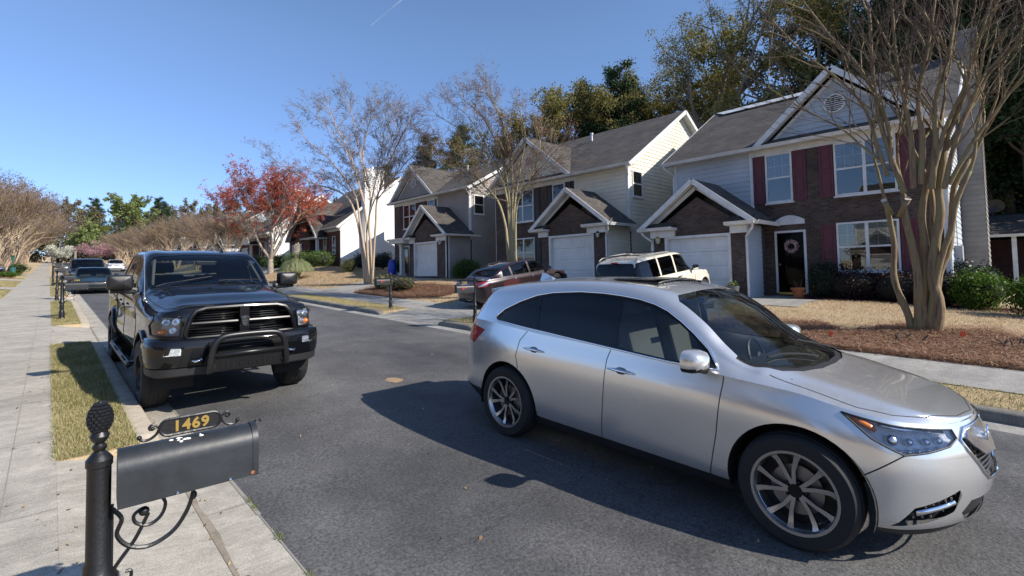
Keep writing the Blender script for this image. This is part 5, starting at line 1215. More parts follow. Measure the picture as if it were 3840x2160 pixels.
    g=gutter(root,(XE+.0,Y(s0),e-.01),(XE+.0,Y(s1),e-.01),trim,(-1,0,0))
    for a,c in((gleft,.97),(gright-.97,gright)): gutter(root,(xo,Y(a),zg-.01),(xo,Y(c),zg-.01),trim,(-1,0,0))
    gutter(root,(xo,Y(gleft),zg-.01),(XF+.45 if True else XF,Y(gleft),zg-.01),trim,(0,-sg,0))
    if sg<0: gutter(root,(xo,Y(gright),zg-.01),(XF+.1,Y(gright),zg-.01),trim,(0,sg,0))
    def spout(p,name='downspout'):
        b=MB(); 
        P=curve(p,3); b.tube(P,.042,6); return b.build(name,trim,root,smooth=True)
    spout([(xo+.05,Y(gleft+.1),zg-.1),(xo+.08,Y(gleft+.12),zg-.25),(XG-.06,Y(-.05),zg-.5),(XG-.06,Y(-.05),zg-.7),(XG-.06,Y(-.05),f+.05),(XG-.12,Y(-.1),f-.02)])
    if sg<0: spout([(xo+.05,Y(gright-.1),zg-.1),(xo+.08,Y(gright-.12),zg-.25),(XG-.06,Y(gw+.04),zg-.5),(XG-.06,Y(gw+.04),zg-.7),(XG-.06,Y(gw+.04),f+.05),(XG-.12,Y(gw+.06),f-.02)])
    spout([(XE-.05,Y(s0+.15),e-.12),(XE-.03,Y(s0+.17),e-.25),(XF-.05,Y(-.02),e-.5),(XF-.05,Y(-.02),e-.8),(XF-.05,Y(-.02),f+2.75),(XF-.12,Y(-.02),f+2.62)])
    # ---- vent
    vz=(apz-.35-eave)*.56+eave; vc=Vector((XF-.055,Y(apx),f+vz)); b=MB(); b.lathe([(.31,.05),(.30,.0),(.31,-.03),(.26,-.03),(.255,0)],vc,28,'x')
    for i in range(7):
        z=-.2+i*.066; w_=math.sqrt(max(0,.255**2-z*z)); b.box(vc.x-.025,vc.x-.008,vc.y-w_,vc.y+w_,vc.z+z-.014,vc.z+z+.014)
    vo=b.build('gable_vent',trim,root); b=MB(); b.lathe([(.001,-.001),(.26,-.001)],vc,28,'x'); b.build('vent_back',DKROOM,vo)
    # ---- windows
    window(root,FF,w2[0],w2[1],eave-2.0,eave-.26,False,(3,2),trim); 
    for a in((w2[0]-.42,w2[0]-.03),(w2[1]+.03,w2[1]+.42)): 
        if a[0]>cs+.04: shutter(root,FF,a[0],a[1],eave-1.98,eave-.27,shut)
    window(root,FF,dbl[0],dbl[1],eave-2.0,eave-.26,True,(3,2),trim)
    for a in((dbl[0]-.43,dbl[0]-.03),(dbl[1]+.03,dbl[1]+.43)): shutter(root,FF,a[0],a[1],eave-1.98,eave-.27,shut)
    b=MB()
    for a,c,z in((w2[0],w2[1],eave-2.0),(dbl[0],dbl[1],eave-2.0)): b.wb(FF,a-.06,c+.06,z-.13,z-.052,0,.05)
    if not porch:
        for i in range(int((dbl[1]-dbl[0]+.2)/.075)): u=dbl[0]-.1+i*.075; b.wb(FF,u,u+.066,2.33,2.53,0,.01)
    split_parts(b.build('brick_sill',brick,root,uv=True))
    if not porch:
        window(root,FF,dbl[0]-.02,dbl[1]-.02,.72,2.31,True,(3,2),trim)
        for a in((dbl[0]-.46,dbl[0]-.05),(dbl[1]+.01,dbl[1]+.41)): shutter(root,FF,a[0],a[1],.72,2.28,shut)
    if sidewin:
        window(root,SM,.30,1.12,3.78,4.99,False,(3,2),trim,blind=False,low=True)
    garage_door(root,FG,gar[0],gar[1],0,2.12,M('garage_white',(.66,.66,.645),.5,var=(1.1,.13)),trim)
    if lamp is not None: lantern(root,FG,lamp,2.0,lantm)
    for q in ((apx+.9,),):
        b=MB(); X_=XE+4.2; zz=f+eave+(X_-XE)*kz; b.tube([(X_,Y(q[0]-2.2),zz),(X_,Y(q[0]-2.2),zz+.42)],.06,10); b.lathe([(.10,.36),(.10,.46),(.001,.47)],(X_,Y(q[0]-2.2),zz),12); b.build('roof_vent_pipe',M('galvanised',(.45,.46,.47),.4,.7),root)
    if porch:
        b=MB(); slabroof(b,[(XG-.5,Y(gw+.1),zg+.0),(XG-.5,Y(5.9),zg+.0),(XF,Y(5.9),zg+.3),(XF,Y(gw+.1),zg+.3)],.05); b.build('porch_roof',shing,root,uv=True)
        b=MB(); b.box(XG-.45,XF,Y(gw+.1),Y(5.85),zg-.30,zg-.05); pb=b.build('porch_beam',trim,root); gutter(pb,(XG-.48,Y(gw-.1),zg-.01),(XG-.48,Y(5.9),zg-.01),trim,(-1,0,0))
        b=MB(); b.box(17.10,17.36,Y(5.50),Y(5.76),f,zg-.3); b.box(17.04,17.42,Y(5.44),Y(5.82),f,f+.22); b.box(17.06,17.40,Y(5.46),Y(5.80),zg-.42,zg-.3);b.build('porch_post',trim,root)
        dh=(6.95,7.85)
    else: dh=(3.78,4.62)
    # ---- front door
    dm=front_door_mat or M('door_dark',(.018,.004,.006),.35)
    if sg<0 or porch:
        b=MB(); b.wb(FF,dh[0]-.07,dh[0],0,2.17,0,.04); b.wb(FF,dh[1],dh[1]+.07,0,2.17,0,.04); b.wb(FF,dh[0],dh[1],2.10,2.17,0,.04); do=b.build('front_door',trim,root)
        b=MB(); b.wb(FF,dh[0],dh[1],.03,2.10,0.0,.02); 
        for zz in(.2,.8,1.35): b.wb(FF,dh[0]+.1,dh[1]-.1,zz,zz+.42,.02,.026)
        b.build('door_leaf',dm,do); b=MB(); b.wb(FF,dh[0],dh[1],-.04,.028,0,.06); b.build('threshold',M('brass',(.55,.36,.12),.3,.8),do)
        b=MB(); b.ball(FF[0]+FF[1]*(dh[0]+.08 if sg<0 else dh[1]-.08)+Z*1.0+FF[2]*.05,.03,8,6); b.build('door_knob',M('brass',(.55,.36,.12),.3,.8),do)
        if not porch:
            b=MB(); b.wb(FF,dh[0]+.02,dh[1]-.02,.05,2.08,.03,.036); b.build('storm_glass',glass_mat('storm_glass',(.5,.5,.5),ior=1.12),do)
            b=MB(); pts=[(dh[0]-.05+( dh[1]-dh[0]+.1)*i/12,2.52+.28*math.sin(math.pi*(.12+.76*i/12))-.1) for i in range(13)]
            b.prism([(dh[0]-.05,2.38)]+pts+[(dh[1]+.05,2.38)],lambda u,v,d:FF[0]+FF[1]*u+Z*v+FF[2]*d,0,.03); b.build('door_arch',trim,root)
        elif True:
            b=MB(); b.wb(FF,dh[0]+.08,dh[1]-.08,.95,1.95,.03,.04); b.build('storm_glass',HG,do)
    return root
def brickhouse(label,y0,f,brick,sid,shing,trim,X=17.4,Ls=10.4,wing=(5.1,10.1),apx=6.6,win=True,sidegable=False,group=None,eave=3.2,top=8.05,chim=(1.9,3.7)):
    """one-storey steep-roofed house, right-hand side wall at y0, extends to larger y"""
    root=empty('brick_house',(0,0,0)); tag(root,label,'house',group); Z=Vector((0,0,1))
    FF=(Vector((X,y0,f)),Vector((0,1,0)),Vector((-1,0,0))); Y=lambda s:y0+s; Xr=X+5.6; Xb=X+11.2; XW=X-.5
    FW=(Vector((XW,y0,f)),Vector((0,1,0)),Vector((-1,0,0)))
    b=MB(); b.wb(FF,0.02,wing[0],-.4,eave,-.2,0); ge=2.5
    ap=ge+(apx-wing[0]+.9)*.93
    b.wb(FW,wing[0],wing[0]+1.9,-.4,ge,-.2,0); b.wb(FW,wing[0]+4.4,wing[1],-.4,ge,-.2,0); b.wb(FW,wing[0]+1.9,wing[0]+4.4,2.14,ge,-.2,0)
    if not sidegable: b.prism([(wing[0]-.0,ge),(wing[0]+3.6,ge),(wing[0]+1.8,ge+1.8*1.25)],lambda u,v,d:FW[0]+FW[1]*u+Z*v-FW[2]*d,0,.2)
    b.build('brick_wall',brick,root,uv=True)
    b=MB(); SM=(Vector((X,y0,f)),Vector((1,0,0)),Vector((0,-1,0)))
    siding(b,[(0,-.05),(Xb-X,-.05),(Xb-X,eave),((Xb-X)/2,top-.15),(0,eave)],*SM)
    if sidegable: siding(b,[(wing[0]+.2,ge+.1),(wing[1]-.2,ge+.1),((wing[0]+wing[1])/2,ge+3.0)],*FW)
    b.build('siding_wall',sid,root)
    b=MB(); b.box(X+.02,Xb,Y(.02),Y(Ls),f-.5,f+eave); b.box(XW+.2,X+.02,Y(wing[0]+.02),Y(wing[1]),f-.4,f+ge)
    b.add([(X+.02,Y(.02),f+eave),(Xb,Y(.02),f+eave),(Xr,Y(.02),f+top-.2),(X+.02,Y(Ls),f+eave),(Xb,Y(Ls),f+eave),(Xr,Y(Ls),f+top-.2)],[(0,2,1),(3,4,5)]); b.build('core_wall',M('core_dark',(.05,.05,.05),.9),root)
    b=MB(); b.box(X-.02,Xb,Y(-.03),Y(.0),f-.7,f-.05); b.build('foundation',M('foundation_brick',(.10,.035,.025),.9,var=(8,.3)),root)
    XE=X-.4; k=(top-eave)/(Xr-XE); e=f+eave+.05
    b=MB(); slabroof(b,[(XE,Y(-.35),e),(XE,Y(Ls+.3),e),(Xr,Y(Ls+.3),f+top),(Xr,Y(-.35),f+top)]); slabroof(b,[(Xr,Y(-.35),f+top),(Xr,Y(Ls+.3),f+top),(Xb+.4,Y(Ls+.3),e),(Xb+.4,Y(-.35),e)])
    # front gable
    xo=XW-.5; g0,g1=wing[0]-2.6,wing[1]-.2
    am=(g0+g1)/2 if not sidegable else (wing[0]+wing[1])/2
    if sidegable: g0,g1=wing[0]-.4,wing[1]+.4
    zp=f+ge+(am-g0)*.95; xh=XE+(zp-e)/k
    slabroof(b,[(xo,Y(g0),f+ge),(xo,Y(am),zp),(xh,Y(am),zp),(XE+.3,Y(g0),f+ge)],.09); slabroof(b,[(xo,Y(am),zp),(xo,Y(g1),f+ge),(XE+.3,Y(g1),f+ge),(xh,Y(am),zp)],.09)
    slabroof(b,[(xo,Y(g0),f+ge+.0),(xo,Y(wing[0]+.9),f+ge+.0),(XE+.3,Y(wing[0]+.9),f+ge+.45),(XE+.3,Y(g0),f+ge+.45)],.05)
    b.build('roof',shing,root,uv=True)
    b=MB()
    for yy in(-.335,):
        for xa in(XE,Xb+.4): b.beam((xa,Y(yy),e-.1),(Xr,Y(yy),f+top-.1),.2,.04); b.beam((xa,Y(yy+.16),e-.13),(Xr,Y(yy+.16),f+top-.13),.02,.32)
    for ga in(g0,g1): b.beam((xo-.02,Y(ga),f+ge-.09),(xo-.02,Y(am),zp-.09),.2,.04); b.beam((xo+.2,Y(ga),f+ge-.12),(xo+.2,Y(am),zp-.12),.02,.4)
    b.wb(FF,0,wing[0],eave-.28,eave-.02,0,.05); b.box(xo+.03,X,Y(g0+.02),Y(wing[0]),f+ge-.16,f+ge-.05)
    b.wb(SM,0,.1,-.05,eave,0,.03)
    b.build('rake_board',trim,root)
    gutter(root,(XE,Y(-.35),e-.01),(XE,Y(g0+.4),e-.01),trim,(-1,0,0)); gutter(root,(xo,Y(g0),f+ge-.01),(xo,Y(wing[0]+.9),f+ge-.01),trim,(-1,0,0))
    for yy in(g0+.55,): b=MB(); b.box(xo+.25,xo+.47,Y(yy),Y(yy+.22),f,f+ge-.16); b.build('porch_post',trim,root)
    if win:
        window(root,FF,.85,1.5,.95,2.45,False,None,trim,blind=False); window(root,FF,2.7,3.35,.95,2.45,False,None,trim,blind=False)
        for a in((.45,.82),(1.53,1.9),(2.3,2.67),(3.38,3.75)): shutter(root,FF,a[0],a[1],.9,2.45,M('shutter_brown',(.06,.025,.02),.6))
    b=MB(); b.wb(FF,4.2,4.95,0,2.1,0,.03); b.build('front_door',M('door_dark2',(.02,.02,.022),.4),root)
    garage_door(root,FW,wing[0]+1.9,wing[0]+4.4,0,2.13,M('garage_white',(.66,.66,.645),.5,var=(1.1,.13)),trim)
    lantern(root,FW,wing[0]+1.6,1.85,blackplastic)
    if chim:
        b=MB(); a,c=X+chim[0],X+chim[1]; siding(b,[(0,-.1),(c-a,-.1),(c-a,top+.05),(0,top+.05)],Vector((a,y0-.6,f)),Vector((1,0,0)),Vector((0,-1,0)))
        siding(b,[(0,-.1),(.6,-.1),(.6,top+.05),(0,top+.05)],Vector((a,y0-.6,f)),Vector((0,1,0)),Vector((-1,0,0))); siding(b,[(0,-.1),(.6,-.1),(.6,top+.05),(0,top+.05)],Vector((c,y0-.6,f)),Vector((0,1,0)),Vector((1,0,0)))
        siding(b,[(0,top-3),(c-a,top-3),(c-a,top+.05),(0,top+.05)],Vector((a,y0,f)),Vector((1,0,0)),Vector((0,1,0)))
        b.box(a-.05,c+.05,y0-.66,y0+.05,f+top+.05,f+top+.22); b.tube([((a+c)/2,y0-.3,f+top+.2),((a+c)/2,y0-.3,f+top+.5)],.12,10); b.build('chimney',sid,root)
    return root
def build_houses():
    sh=brick_mat('shingles',(.060,.052,.046),(.100,.088,.076),(.030,.027,.025),.32,.13,.010,.95)
    br=brick_mat('brown_brick',(.050,.027,.021),(.115,.072,.052),(.085,.072,.062)); rb=brick_mat('red_brick',(.085,.020,.013),(.16,.045,.028),(.10,.06,.045))
    wt=M('trim_white',(.64,.64,.62),.55,var=(2.2,.16)); cream=M('siding_cream',(.66,.62,.50),.6,var=(.9,.14),bump=(40,.15)); blueg=M('siding_blue',(.41,.45,.49),.6,var=(.9,.14),bump=(40,.15)); taupe=M('siding_taupe',(.31,.28,.255),.6,var=(.9,.14),bump=(40,.15)); white=M('siding_white',(.76,.76,.74),.6,var=(2,.03))
    mar=M('shutter_maroon',(.105,.022,.032),.6,var=(5,.2)); blk=M('shutter_black',(.012,.013,.016),.5); dmar=M('shutter_darkred',(.055,.015,.018),.6)
    brass=M('brass_lantern',(.45,.32,.10),.3,.8)
    h1=twostorey('nearest two-storey house with maroon shutters and brown brick behind the big bare tree',9.66,-1,8.31,.95,blueg,br,mar,sh,wt,lamp=.24,lantm=brass,ridge=8.45,base=3.25,apx=5.70,apz=7.43)
    # ridge vent strip, chimney chase, meter, wreath separately
    b=MB(); XR=(18.6+28.6)/2; a=Vector((XR-.62,9.6,.95+8.45-.31)); 
    b.add([(XR-.62,9.35,9.115),(XR-.62,5.2,9.115),(XR,5.45,9.44),(XR,9.95,9.44)],[(0,1,2,3)]); b.add([(XR,5.45,9.44),(XR,9.95,9.44),(XR+.5,9.95,9.2),(XR+.5,5.45,9.2)],[(0,1,2,3)]); b.build('ridge_tarp',M('tarp_grey',(.48,.50,.52),.5,var=(2,.2),bump=(6,1.)),h1)
    b=MB(); f=.95; y=1.35
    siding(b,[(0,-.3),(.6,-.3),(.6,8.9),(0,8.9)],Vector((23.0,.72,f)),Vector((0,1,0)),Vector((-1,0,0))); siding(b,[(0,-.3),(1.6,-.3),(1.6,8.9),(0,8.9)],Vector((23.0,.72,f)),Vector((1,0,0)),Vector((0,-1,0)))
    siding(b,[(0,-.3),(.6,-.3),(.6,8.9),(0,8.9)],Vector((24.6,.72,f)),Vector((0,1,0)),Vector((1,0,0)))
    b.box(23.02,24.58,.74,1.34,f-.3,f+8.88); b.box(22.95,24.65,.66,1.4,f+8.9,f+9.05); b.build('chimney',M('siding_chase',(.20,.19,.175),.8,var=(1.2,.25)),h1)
    b=MB(); b.box(19.5,19.95,1.15,1.34,f+.8,f+1.45); b.box(20.2,20.4,1.18,1.34,f+1.0,f+1.25); b.tube([(20.3,1.30,f+1.2),(20.3,1.30,f+3.6)],.012,5); b.build('electric_meter',M('meter_grey',(.35,.36,.37),.5),h1)
    b=MB(); n=14
    # satellite dish beyond chimney
    vs=[(24.4+.0,.30,0)];
    dish=MB(); ring=[(25.25,.53+.26*math.cos(t),3.95+.24*math.sin(t)) for t in [2*math.pi*i/20 for i in range(20)]]
    dish.add([(25.35,.53,3.95)]+ring,[(0,1+i,1+(i+1)%20) for i in range(20)]); dish.tube([(25.35,.53,3.95),(25.4,1.3,3.6)],.02,6); dish.build('satellite_dish',M('dish_grey',(.012,.012,.013),.5),h1)
    h2=twostorey('two-storey cream-sided house with black shutters, second from the right',11.87,1,8.85,1.36,cream,br,blk,sh,wt,gar=(.62,3.18),gw=3.66,gap=1.85,gleft=-.42,gright=4.1,cs=2.98,w2=(3.62,4.45),dbl=(5.8,7.44),base=3.0,apx=6.05,apz=7.66,ridge=8.65,sidewin=True,lamp=.32,lantm=blackplastic)
    h3=twostorey('two-storey taupe-sided house with porch post, between the cream house and the white-sided one',23.1,1,8.95,1.68,taupe,br,dmar,sh,wt,gar=(.93,3.46),gw=3.95,gap=2.12,gleft=-.42,gright=4.25,cs=3.4,w2=(3.68,4.52),dbl=(6.0,7.62),base=3.4,apx=6.2,apz=7.8,ridge=8.3,eave=5.38,porch=True,sidewin=True,lamp=.5,lantm=M('silver_lantern',(.5,.48,.4),.3,.6))
    h4=brickhouse('one-storey red brick house with bright white siding end wall and chimney',38.7,2.67,rb,white,sh,wt,eave=3.15,top=8.0)
    h5=brickhouse('steep-roofed house with sunlit white chimney wall beyond the red brick house',56.4,3.1,rb,white,sh,wt,sidegable=True,wing=(4.2,9.4),apx=6.6,eave=3.4,top=8.2,chim=(2.3,4.1))
    g='far houses along the right side of the street'
    for i,(y,c,s_,bk) in enumerate([(72.5,blueg,dmar,rb),(86,white,blk,rb),(99,cream,mar,br),(113,white,blk,rb),(128,taupe,blk,br)]):
        lab=['blue-grey two-storey house with red brick garage gable, seen past the red-leaved tree','white two-storey house down the street, second beyond the red-leaved tree','cream two-storey house far down the right side, half hidden by bare trees','white house far down the street behind the row of bare trees','last taupe house visible at the far end of the right-hand row'][i]
        twostorey(lab,y,1,8.85,floorz(y+2),c,bk,s_,sh,wt,gar=(.62,3.18),gw=3.66,gap=1.85,gright=4.1,cs=2.98,w2=(3.62,4.45),dbl=(5.8,7.44),base=3.0,apx=6.05,apz=7.66,ridge=8.65,group=g)
    # dark low building at the right edge
    root=empty('low_outbuilding',(0,0,0)); tag(root,'dark low building with shingle roof and posts in shade at the right edge','building')
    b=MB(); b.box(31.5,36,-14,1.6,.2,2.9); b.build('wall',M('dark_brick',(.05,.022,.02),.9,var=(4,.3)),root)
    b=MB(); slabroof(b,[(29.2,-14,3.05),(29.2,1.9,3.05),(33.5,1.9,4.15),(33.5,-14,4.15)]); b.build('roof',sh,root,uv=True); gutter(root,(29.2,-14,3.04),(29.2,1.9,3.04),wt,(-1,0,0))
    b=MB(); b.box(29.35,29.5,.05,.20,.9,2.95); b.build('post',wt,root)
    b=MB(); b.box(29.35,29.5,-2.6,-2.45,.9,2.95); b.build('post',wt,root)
    for k,(src,ty,lab) in enumerate([(h2,21.5,'cream house across the street, seen only as a reflection'),(h2,7.0,'second cream house across the street, seen only as a reflection'),(h1,-1.5,'blue house across the street, seen only as a reflection')]):
        c=copy_tree(src); c.rotation_euler=(0,0,math.pi); c.location=(5.6,ty,-1.1+S*(ty-12)); c['label']=lab; c['group']='houses behind the camera'
    return
# ================= vegetation =================
def rv(rg,s=1.): return Vector(rg.normal(0,s,3))
def bark_mat(name,c1,c2,c3):
    m=bpy.data.materials.new(name); N,L,b=nodes(m); tc=N.new('ShaderNodeTexCoord'); mp=N.new('ShaderNodeMapping'); mp.inputs['Scale'].default_value=(9,9,1.1); L.new(tc.outputs['Object'],mp.inputs[0])
    n=N.new('ShaderNodeTexNoise'); n.inputs['Scale'].default_value=1.6; n.inputs['Detail'].default_value=7; n.inputs['Roughness'].default_value=.7; L.new(mp.outputs[0],n.inputs['Vector'])
    r=N.new('ShaderNodeValToRGB'); cr=r.color_ramp; cr.elements.new(.5); cr.elements[0].position=.33; cr.elements[0].color=(*c1,1); cr.elements[1].position=.5; cr.elements[1].color=(*c2,1); cr.elements[2].position=.64; cr.elements[2].color=(*c3,1)
    L.new(n.outputs[0],r.inputs[0]); L.new(r.outputs[0],b.inputs[0]); setp(b,Roughness=.8)
    bp=N.new('ShaderNodeBump'); bp.inputs['Strength'].default_value=.8; bp.inputs['Distance'].default_value=.03; L.new(n.outputs[0],bp.inputs['Height']); L.new(bp.outputs[0],b.inputs['Normal']); return m
class Tree:
    """collects tube segments and twig/leaf primitives with numpy"""
    def __init__(t,seed): t.rg=np.random.default_rng(seed); t.mb=MB(); t.tips=[]; t.leaf=[]
    def limb(t,p,d,L,r0,r1,n=5,jit=.12,up=.0,sides=6,cap=False):
        pts=[Vector(p)];d=Vector(d).normalized();rad=[r0]
        for i in range(n):
            d=(d+rv(t.rg,jit)+Vector((0,0,up))).normalized(); pts.append(pts[-1]+d*L/n); rad.append(r0+(r1-r0)*(i+1)/n)
        t.mb.tube(pts,rad,sides,cap=cap); return pts,d
def spread(rg,d,ang):
    """random direction at ang from d"""
    a=d.orthogonal().normalized(); a.rotate(Matrix.Rotation(rg.uniform(0,2*math.pi),3,d)); return (d*math.cos(ang)+a*math.sin(ang)).normalized()
def crape(seed,H=8.5,stems=6,levels=5,spreadf=1.0,base_r=.10,heads=True,dens=1.0,stemlist=None,lean=0.30,firstfork=.30,trunkmat=None,twigmat=None,headmat=None,name='crape_myrtle',label='',group=None,loc=(0,0,0),headcol=None,thick=1.0,headn=6,rmin=.0,hs=1.0,L0=(.17,.24),fk=1.0):
    t=Tree(seed); rg=t.rg; tw=MB(); hv=[];hf=[]
    sl=stemlist or [((.18*math.cos(a),.18*math.sin(a),0),(lean*math.cos(a)*rg.uniform(.5,1.2),lean*math.sin(a)*rg.uniform(.5,1.2),1)) for a in [2*math.pi*i/stems+rg.uniform(-.4,.4) for i in range(stems)]]
    def rec(p,d,L,r,lv):
        n=4 if lv<3 else 3; up=.03 if lv<2 else .05
        mb=t.mb if lv<4 else tw
        pts=[Vector(p)];dd=Vector(d).normalized();rad=[r]; r1=r*(.66 if lv<3 else .55)
        for i in range(n):
            dd=(dd+rv(rg,.085 if lv<3 else .12)+Vector((0,0,up))).normalized(); pts.append(pts[-1]+dd*L/n); rad.append(r+(r1-r)*(i+1)/n)
        rad=[max(q,rmin) for q in rad]; sd=(8,7,5,4,3,3,3)[min(lv,6)]; mb.tube(pts,rad,sd,cap=False)
        if lv>=levels:
            if heads:
                for _ in range(headn):
                    c=pts[-1]+rv(rg,.05)+Vector((0,0,rg.uniform(-.12,.12)));s_=(.014+.016*rg.random())*hs
                    a=spread(rg,Vector((0,0,1)),rg.uniform(0,3)); b_=a.orthogonal().normalized(); 
                    n0=len(hv); hv.extend([c+a*s_,c-a*s_*.5+b_*s_,c-a*s_*.5-b_*s_]); hf.append((n0,n0+1,n0+2))
            return
        k=rg.integers(2,4) if lv<2 else rg.integers(2,5)
        if lv>=3: k=max(2,int(round(k*dens)))
        for j in range(k):
            q=pts[-1] if j<2 else pts[rg.integers(2,len(pts)-1)]
            ang=rg.uniform(.14,.5)*spreadf if lv>0 else rg.uniform(.12,.42)*spreadf
            nd=spread(rg,dd,ang); 
            if nd.z<.12: nd.z=.12+.3*rg.random(); nd.normalize()
            rec(q,nd,L*rg.uniform(.68,.92) if lv else H*rg.uniform(*L0),r1*rg.uniform(.6,.85)*thick**.2,lv+1)
    for (p,d) in sl:
        dv=Vector(d).normalized(); rec(p,dv,H*firstfork*rg.uniform(.75,1.25),base_r*rg.uniform(.75,1.1),0)
    root=empty(name,loc); 
    if label: tag(root,label,'tree',group)
    t.mb.build('trunk',trunkmat,root,smooth=True)
    tw.build('crown',twigmat,root,smooth=False)
    if heads and hv: 
        o=npmesh('seed_heads',np.array([tuple(v) for v in hv]),np.array(hf),headmat,root,rnd=rg.random(len(hf))); 
    return root
def leafcloud(name,parent,centers,radii,n,size,mat,rg,shape='quad',flat=.0,shell=.55,smin=.6):
    """scatter n small faces in ellipsoidal clumps"""
    C=np.array(centers,float); Rr=np.array(radii,float); 
    if Rr.ndim==1: Rr=np.repeat(Rr[:,None],3,1)
    w=Rr.prod(1)**.67; k=rg.choice(len(C),n,p=w/w.sum())
    u=rg.normal(size=(n,3)); u/=np.linalg.norm(u,axis=1,keepdims=True); rr=(shell+(1-shell)*rg.random(n))[:,None]**.8*np.where(rg.random(n)<.25,rg.random(n),1)[:,None]
    P=C[k]+u*rr*Rr[k]*(1+.18*rg.normal(size=(n,1)))
    a=rg.normal(size=(n,3))+u*.4; a/=np.linalg.norm(a,axis=1,keepdims=True); b=np.cross(a,rg.normal(size=(n,3))); b/=np.linalg.norm(b,axis=1,keepdims=True); s=(size*(smin+(1.4-smin)*rg.random(n)))[:,None]
    if shape=='quad': V=np.stack([P-a*s,P-b*s*.45,P+a*s,P+b*s*.45],1).reshape(-1,3); F=np.arange(4*n).reshape(n,4)
    else: V=np.stack([P-a*s,P-b*s*.5,P+b*s*.5],1).reshape(-1,3); F=np.arange(3*n).reshape(n,3)
    rn=np.clip(rg.random(n)*.6+(rg.random(len(C))[k])*.4,0,1)
    return npmesh(name,V,F,mat,parent,rnd=rn)
def bigtree(name,label,loc,H,seed,kind,group=None,R_=None,n=9000,mats=None,size=.16,link=True):
    rg=np.random.default_rng(seed); t=Tree(seed); root=empty(name,loc); tag(root,label,'tree',group)
    cen=[];rad=[]
    if kind=='pine':
        pts,_=t.limb((0,0,0),(.02,0,1),H,.24,.05,8,.03,.02,8)
        for i in range(34):
            f=.38+.62*(i/34)**.9; z=H*f; a=rg.uniform(0,6.28); L=(1.08-f)*H*.36*rg.uniform(.6,1.2)+.4; d=Vector((math.cos(a),math.sin(a),rg.uniform(-.1,.35)))
            k=min(int(f*8),7); p=pts[k].lerp(pts[k+1],f*8-k); q,_=t.limb(p,d,L,.07,.02,4,.12,.05,5)
            for v in q[2:]: cen.append(tuple(v+Vector((0,0,.15)))); rad.append((.45+L*.2,.45+L*.2,.35+L*.12))
        cen.append((0,0,H)); rad.append((.7,.7,.9))
    elif kind=='cone':
        t.limb((0,0,0),(0,0,1),H,.25,.04,6,.02,.02,8)
        for i in range(150):
            f=rg.random()**1.1; a=rg.uniform(0,6.28); q=H*.2*(1.05-f)*rg.uniform(.6,1.1); cen.append((q*math.cos(a),q*math.sin(a),.6+f*(H-.6))); rad.append((.8*(1.2-f),.8*(1.2-f),.55))
    elif kind in('broad','sparse'):
        pts,_=t.limb((0,0,0),(0,0,1),H*.55,.32*H/16,.16*H/16,6,.05,.02,8)
        W=R_ or H*.33
        def rec(p,d,L,r,lv):
            q,dd=t.limb(p,d,L,r,r*.55,4,.14,.04,max(3,7-lv*1))
            if lv>=3:
                for v in q[1:]: cen.append(tuple(v+rv(rg,.15))); rad.append(rg.uniform(.35,.85)*H/18)
                return
            for j in range(rg.integers(3,5)):
                rec(q[-1] if j<2 else q[rg.integers(1,4)],spread(rg,dd,rg.uniform(.25,.75)),L*rg.uniform(.6,.85),r*.5*rg.uniform(.8,1.1),lv+1)
        for i in range(7):
            k=rg.integers(2,6) if i<5 else 6; a=2*math.pi*i/7+rg.uniform(-.4,.4); rec(pts[min(k,6)],Vector((math.cos(a)*.8,math.sin(a)*.8,rg.uniform(.4,1.1))),W*rg.uniform(.55,.8),.13*H/16,1)
        rec(pts[-1],Vector((0,0,1)),W*.6,.14*H/16,1)
    t.mb.build('trunk',mats[0],root,smooth=True)
    leafcloud('crown',root,cen,rad,n,size,mats[1],rg,'tri',shell=.2)
    return root
def bush(name,label,cat,loc,r,seed,mats,n=5000,size=.035,group=None,lump=9,parent=None,squash=.8,box=False):
    rg=np.random.default_rng(seed); root=empty(name,loc); tag(root,label,cat,group)
    cen=[];rad=[]
    for i in range(lump):
        a=rg.uniform(0,6.28); q=math.sqrt(rg.random())*.62; z=r[2]*rg.uniform(.35,.68)
        cen.append((q*r[0]*math.cos(a),q*r[1]*math.sin(a),z)); rad.append((r[0]*rg.uniform(.32,.5),r[1]*rg.uniform(.32,.5),r[2]*rg.uniform(.3,.42)))
    cen.append((0,0,r[2]*.5)); rad.append((r[0]*.85,r[1]*.85,r[2]*.5))
    leafcloud('foliage',root,cen,rad,n,size,mats[1],rg,'quad',shell=.8)
    b=MB(); 
    for i in range(7):
        a=rg.uniform(0,6.28); b.tube([(0,0,0),(r[0]*.3*math.cos(a),r[1]*.3*math.sin(a),r[2]*.4),(r[0]*.6*math.cos(a),r[1]*.6*math.sin(a),r[2]*.7)],[.02,.015,.006],5)
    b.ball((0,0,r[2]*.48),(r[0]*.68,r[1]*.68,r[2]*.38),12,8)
    b.build('branches',mats[0],root,smooth=True); return root
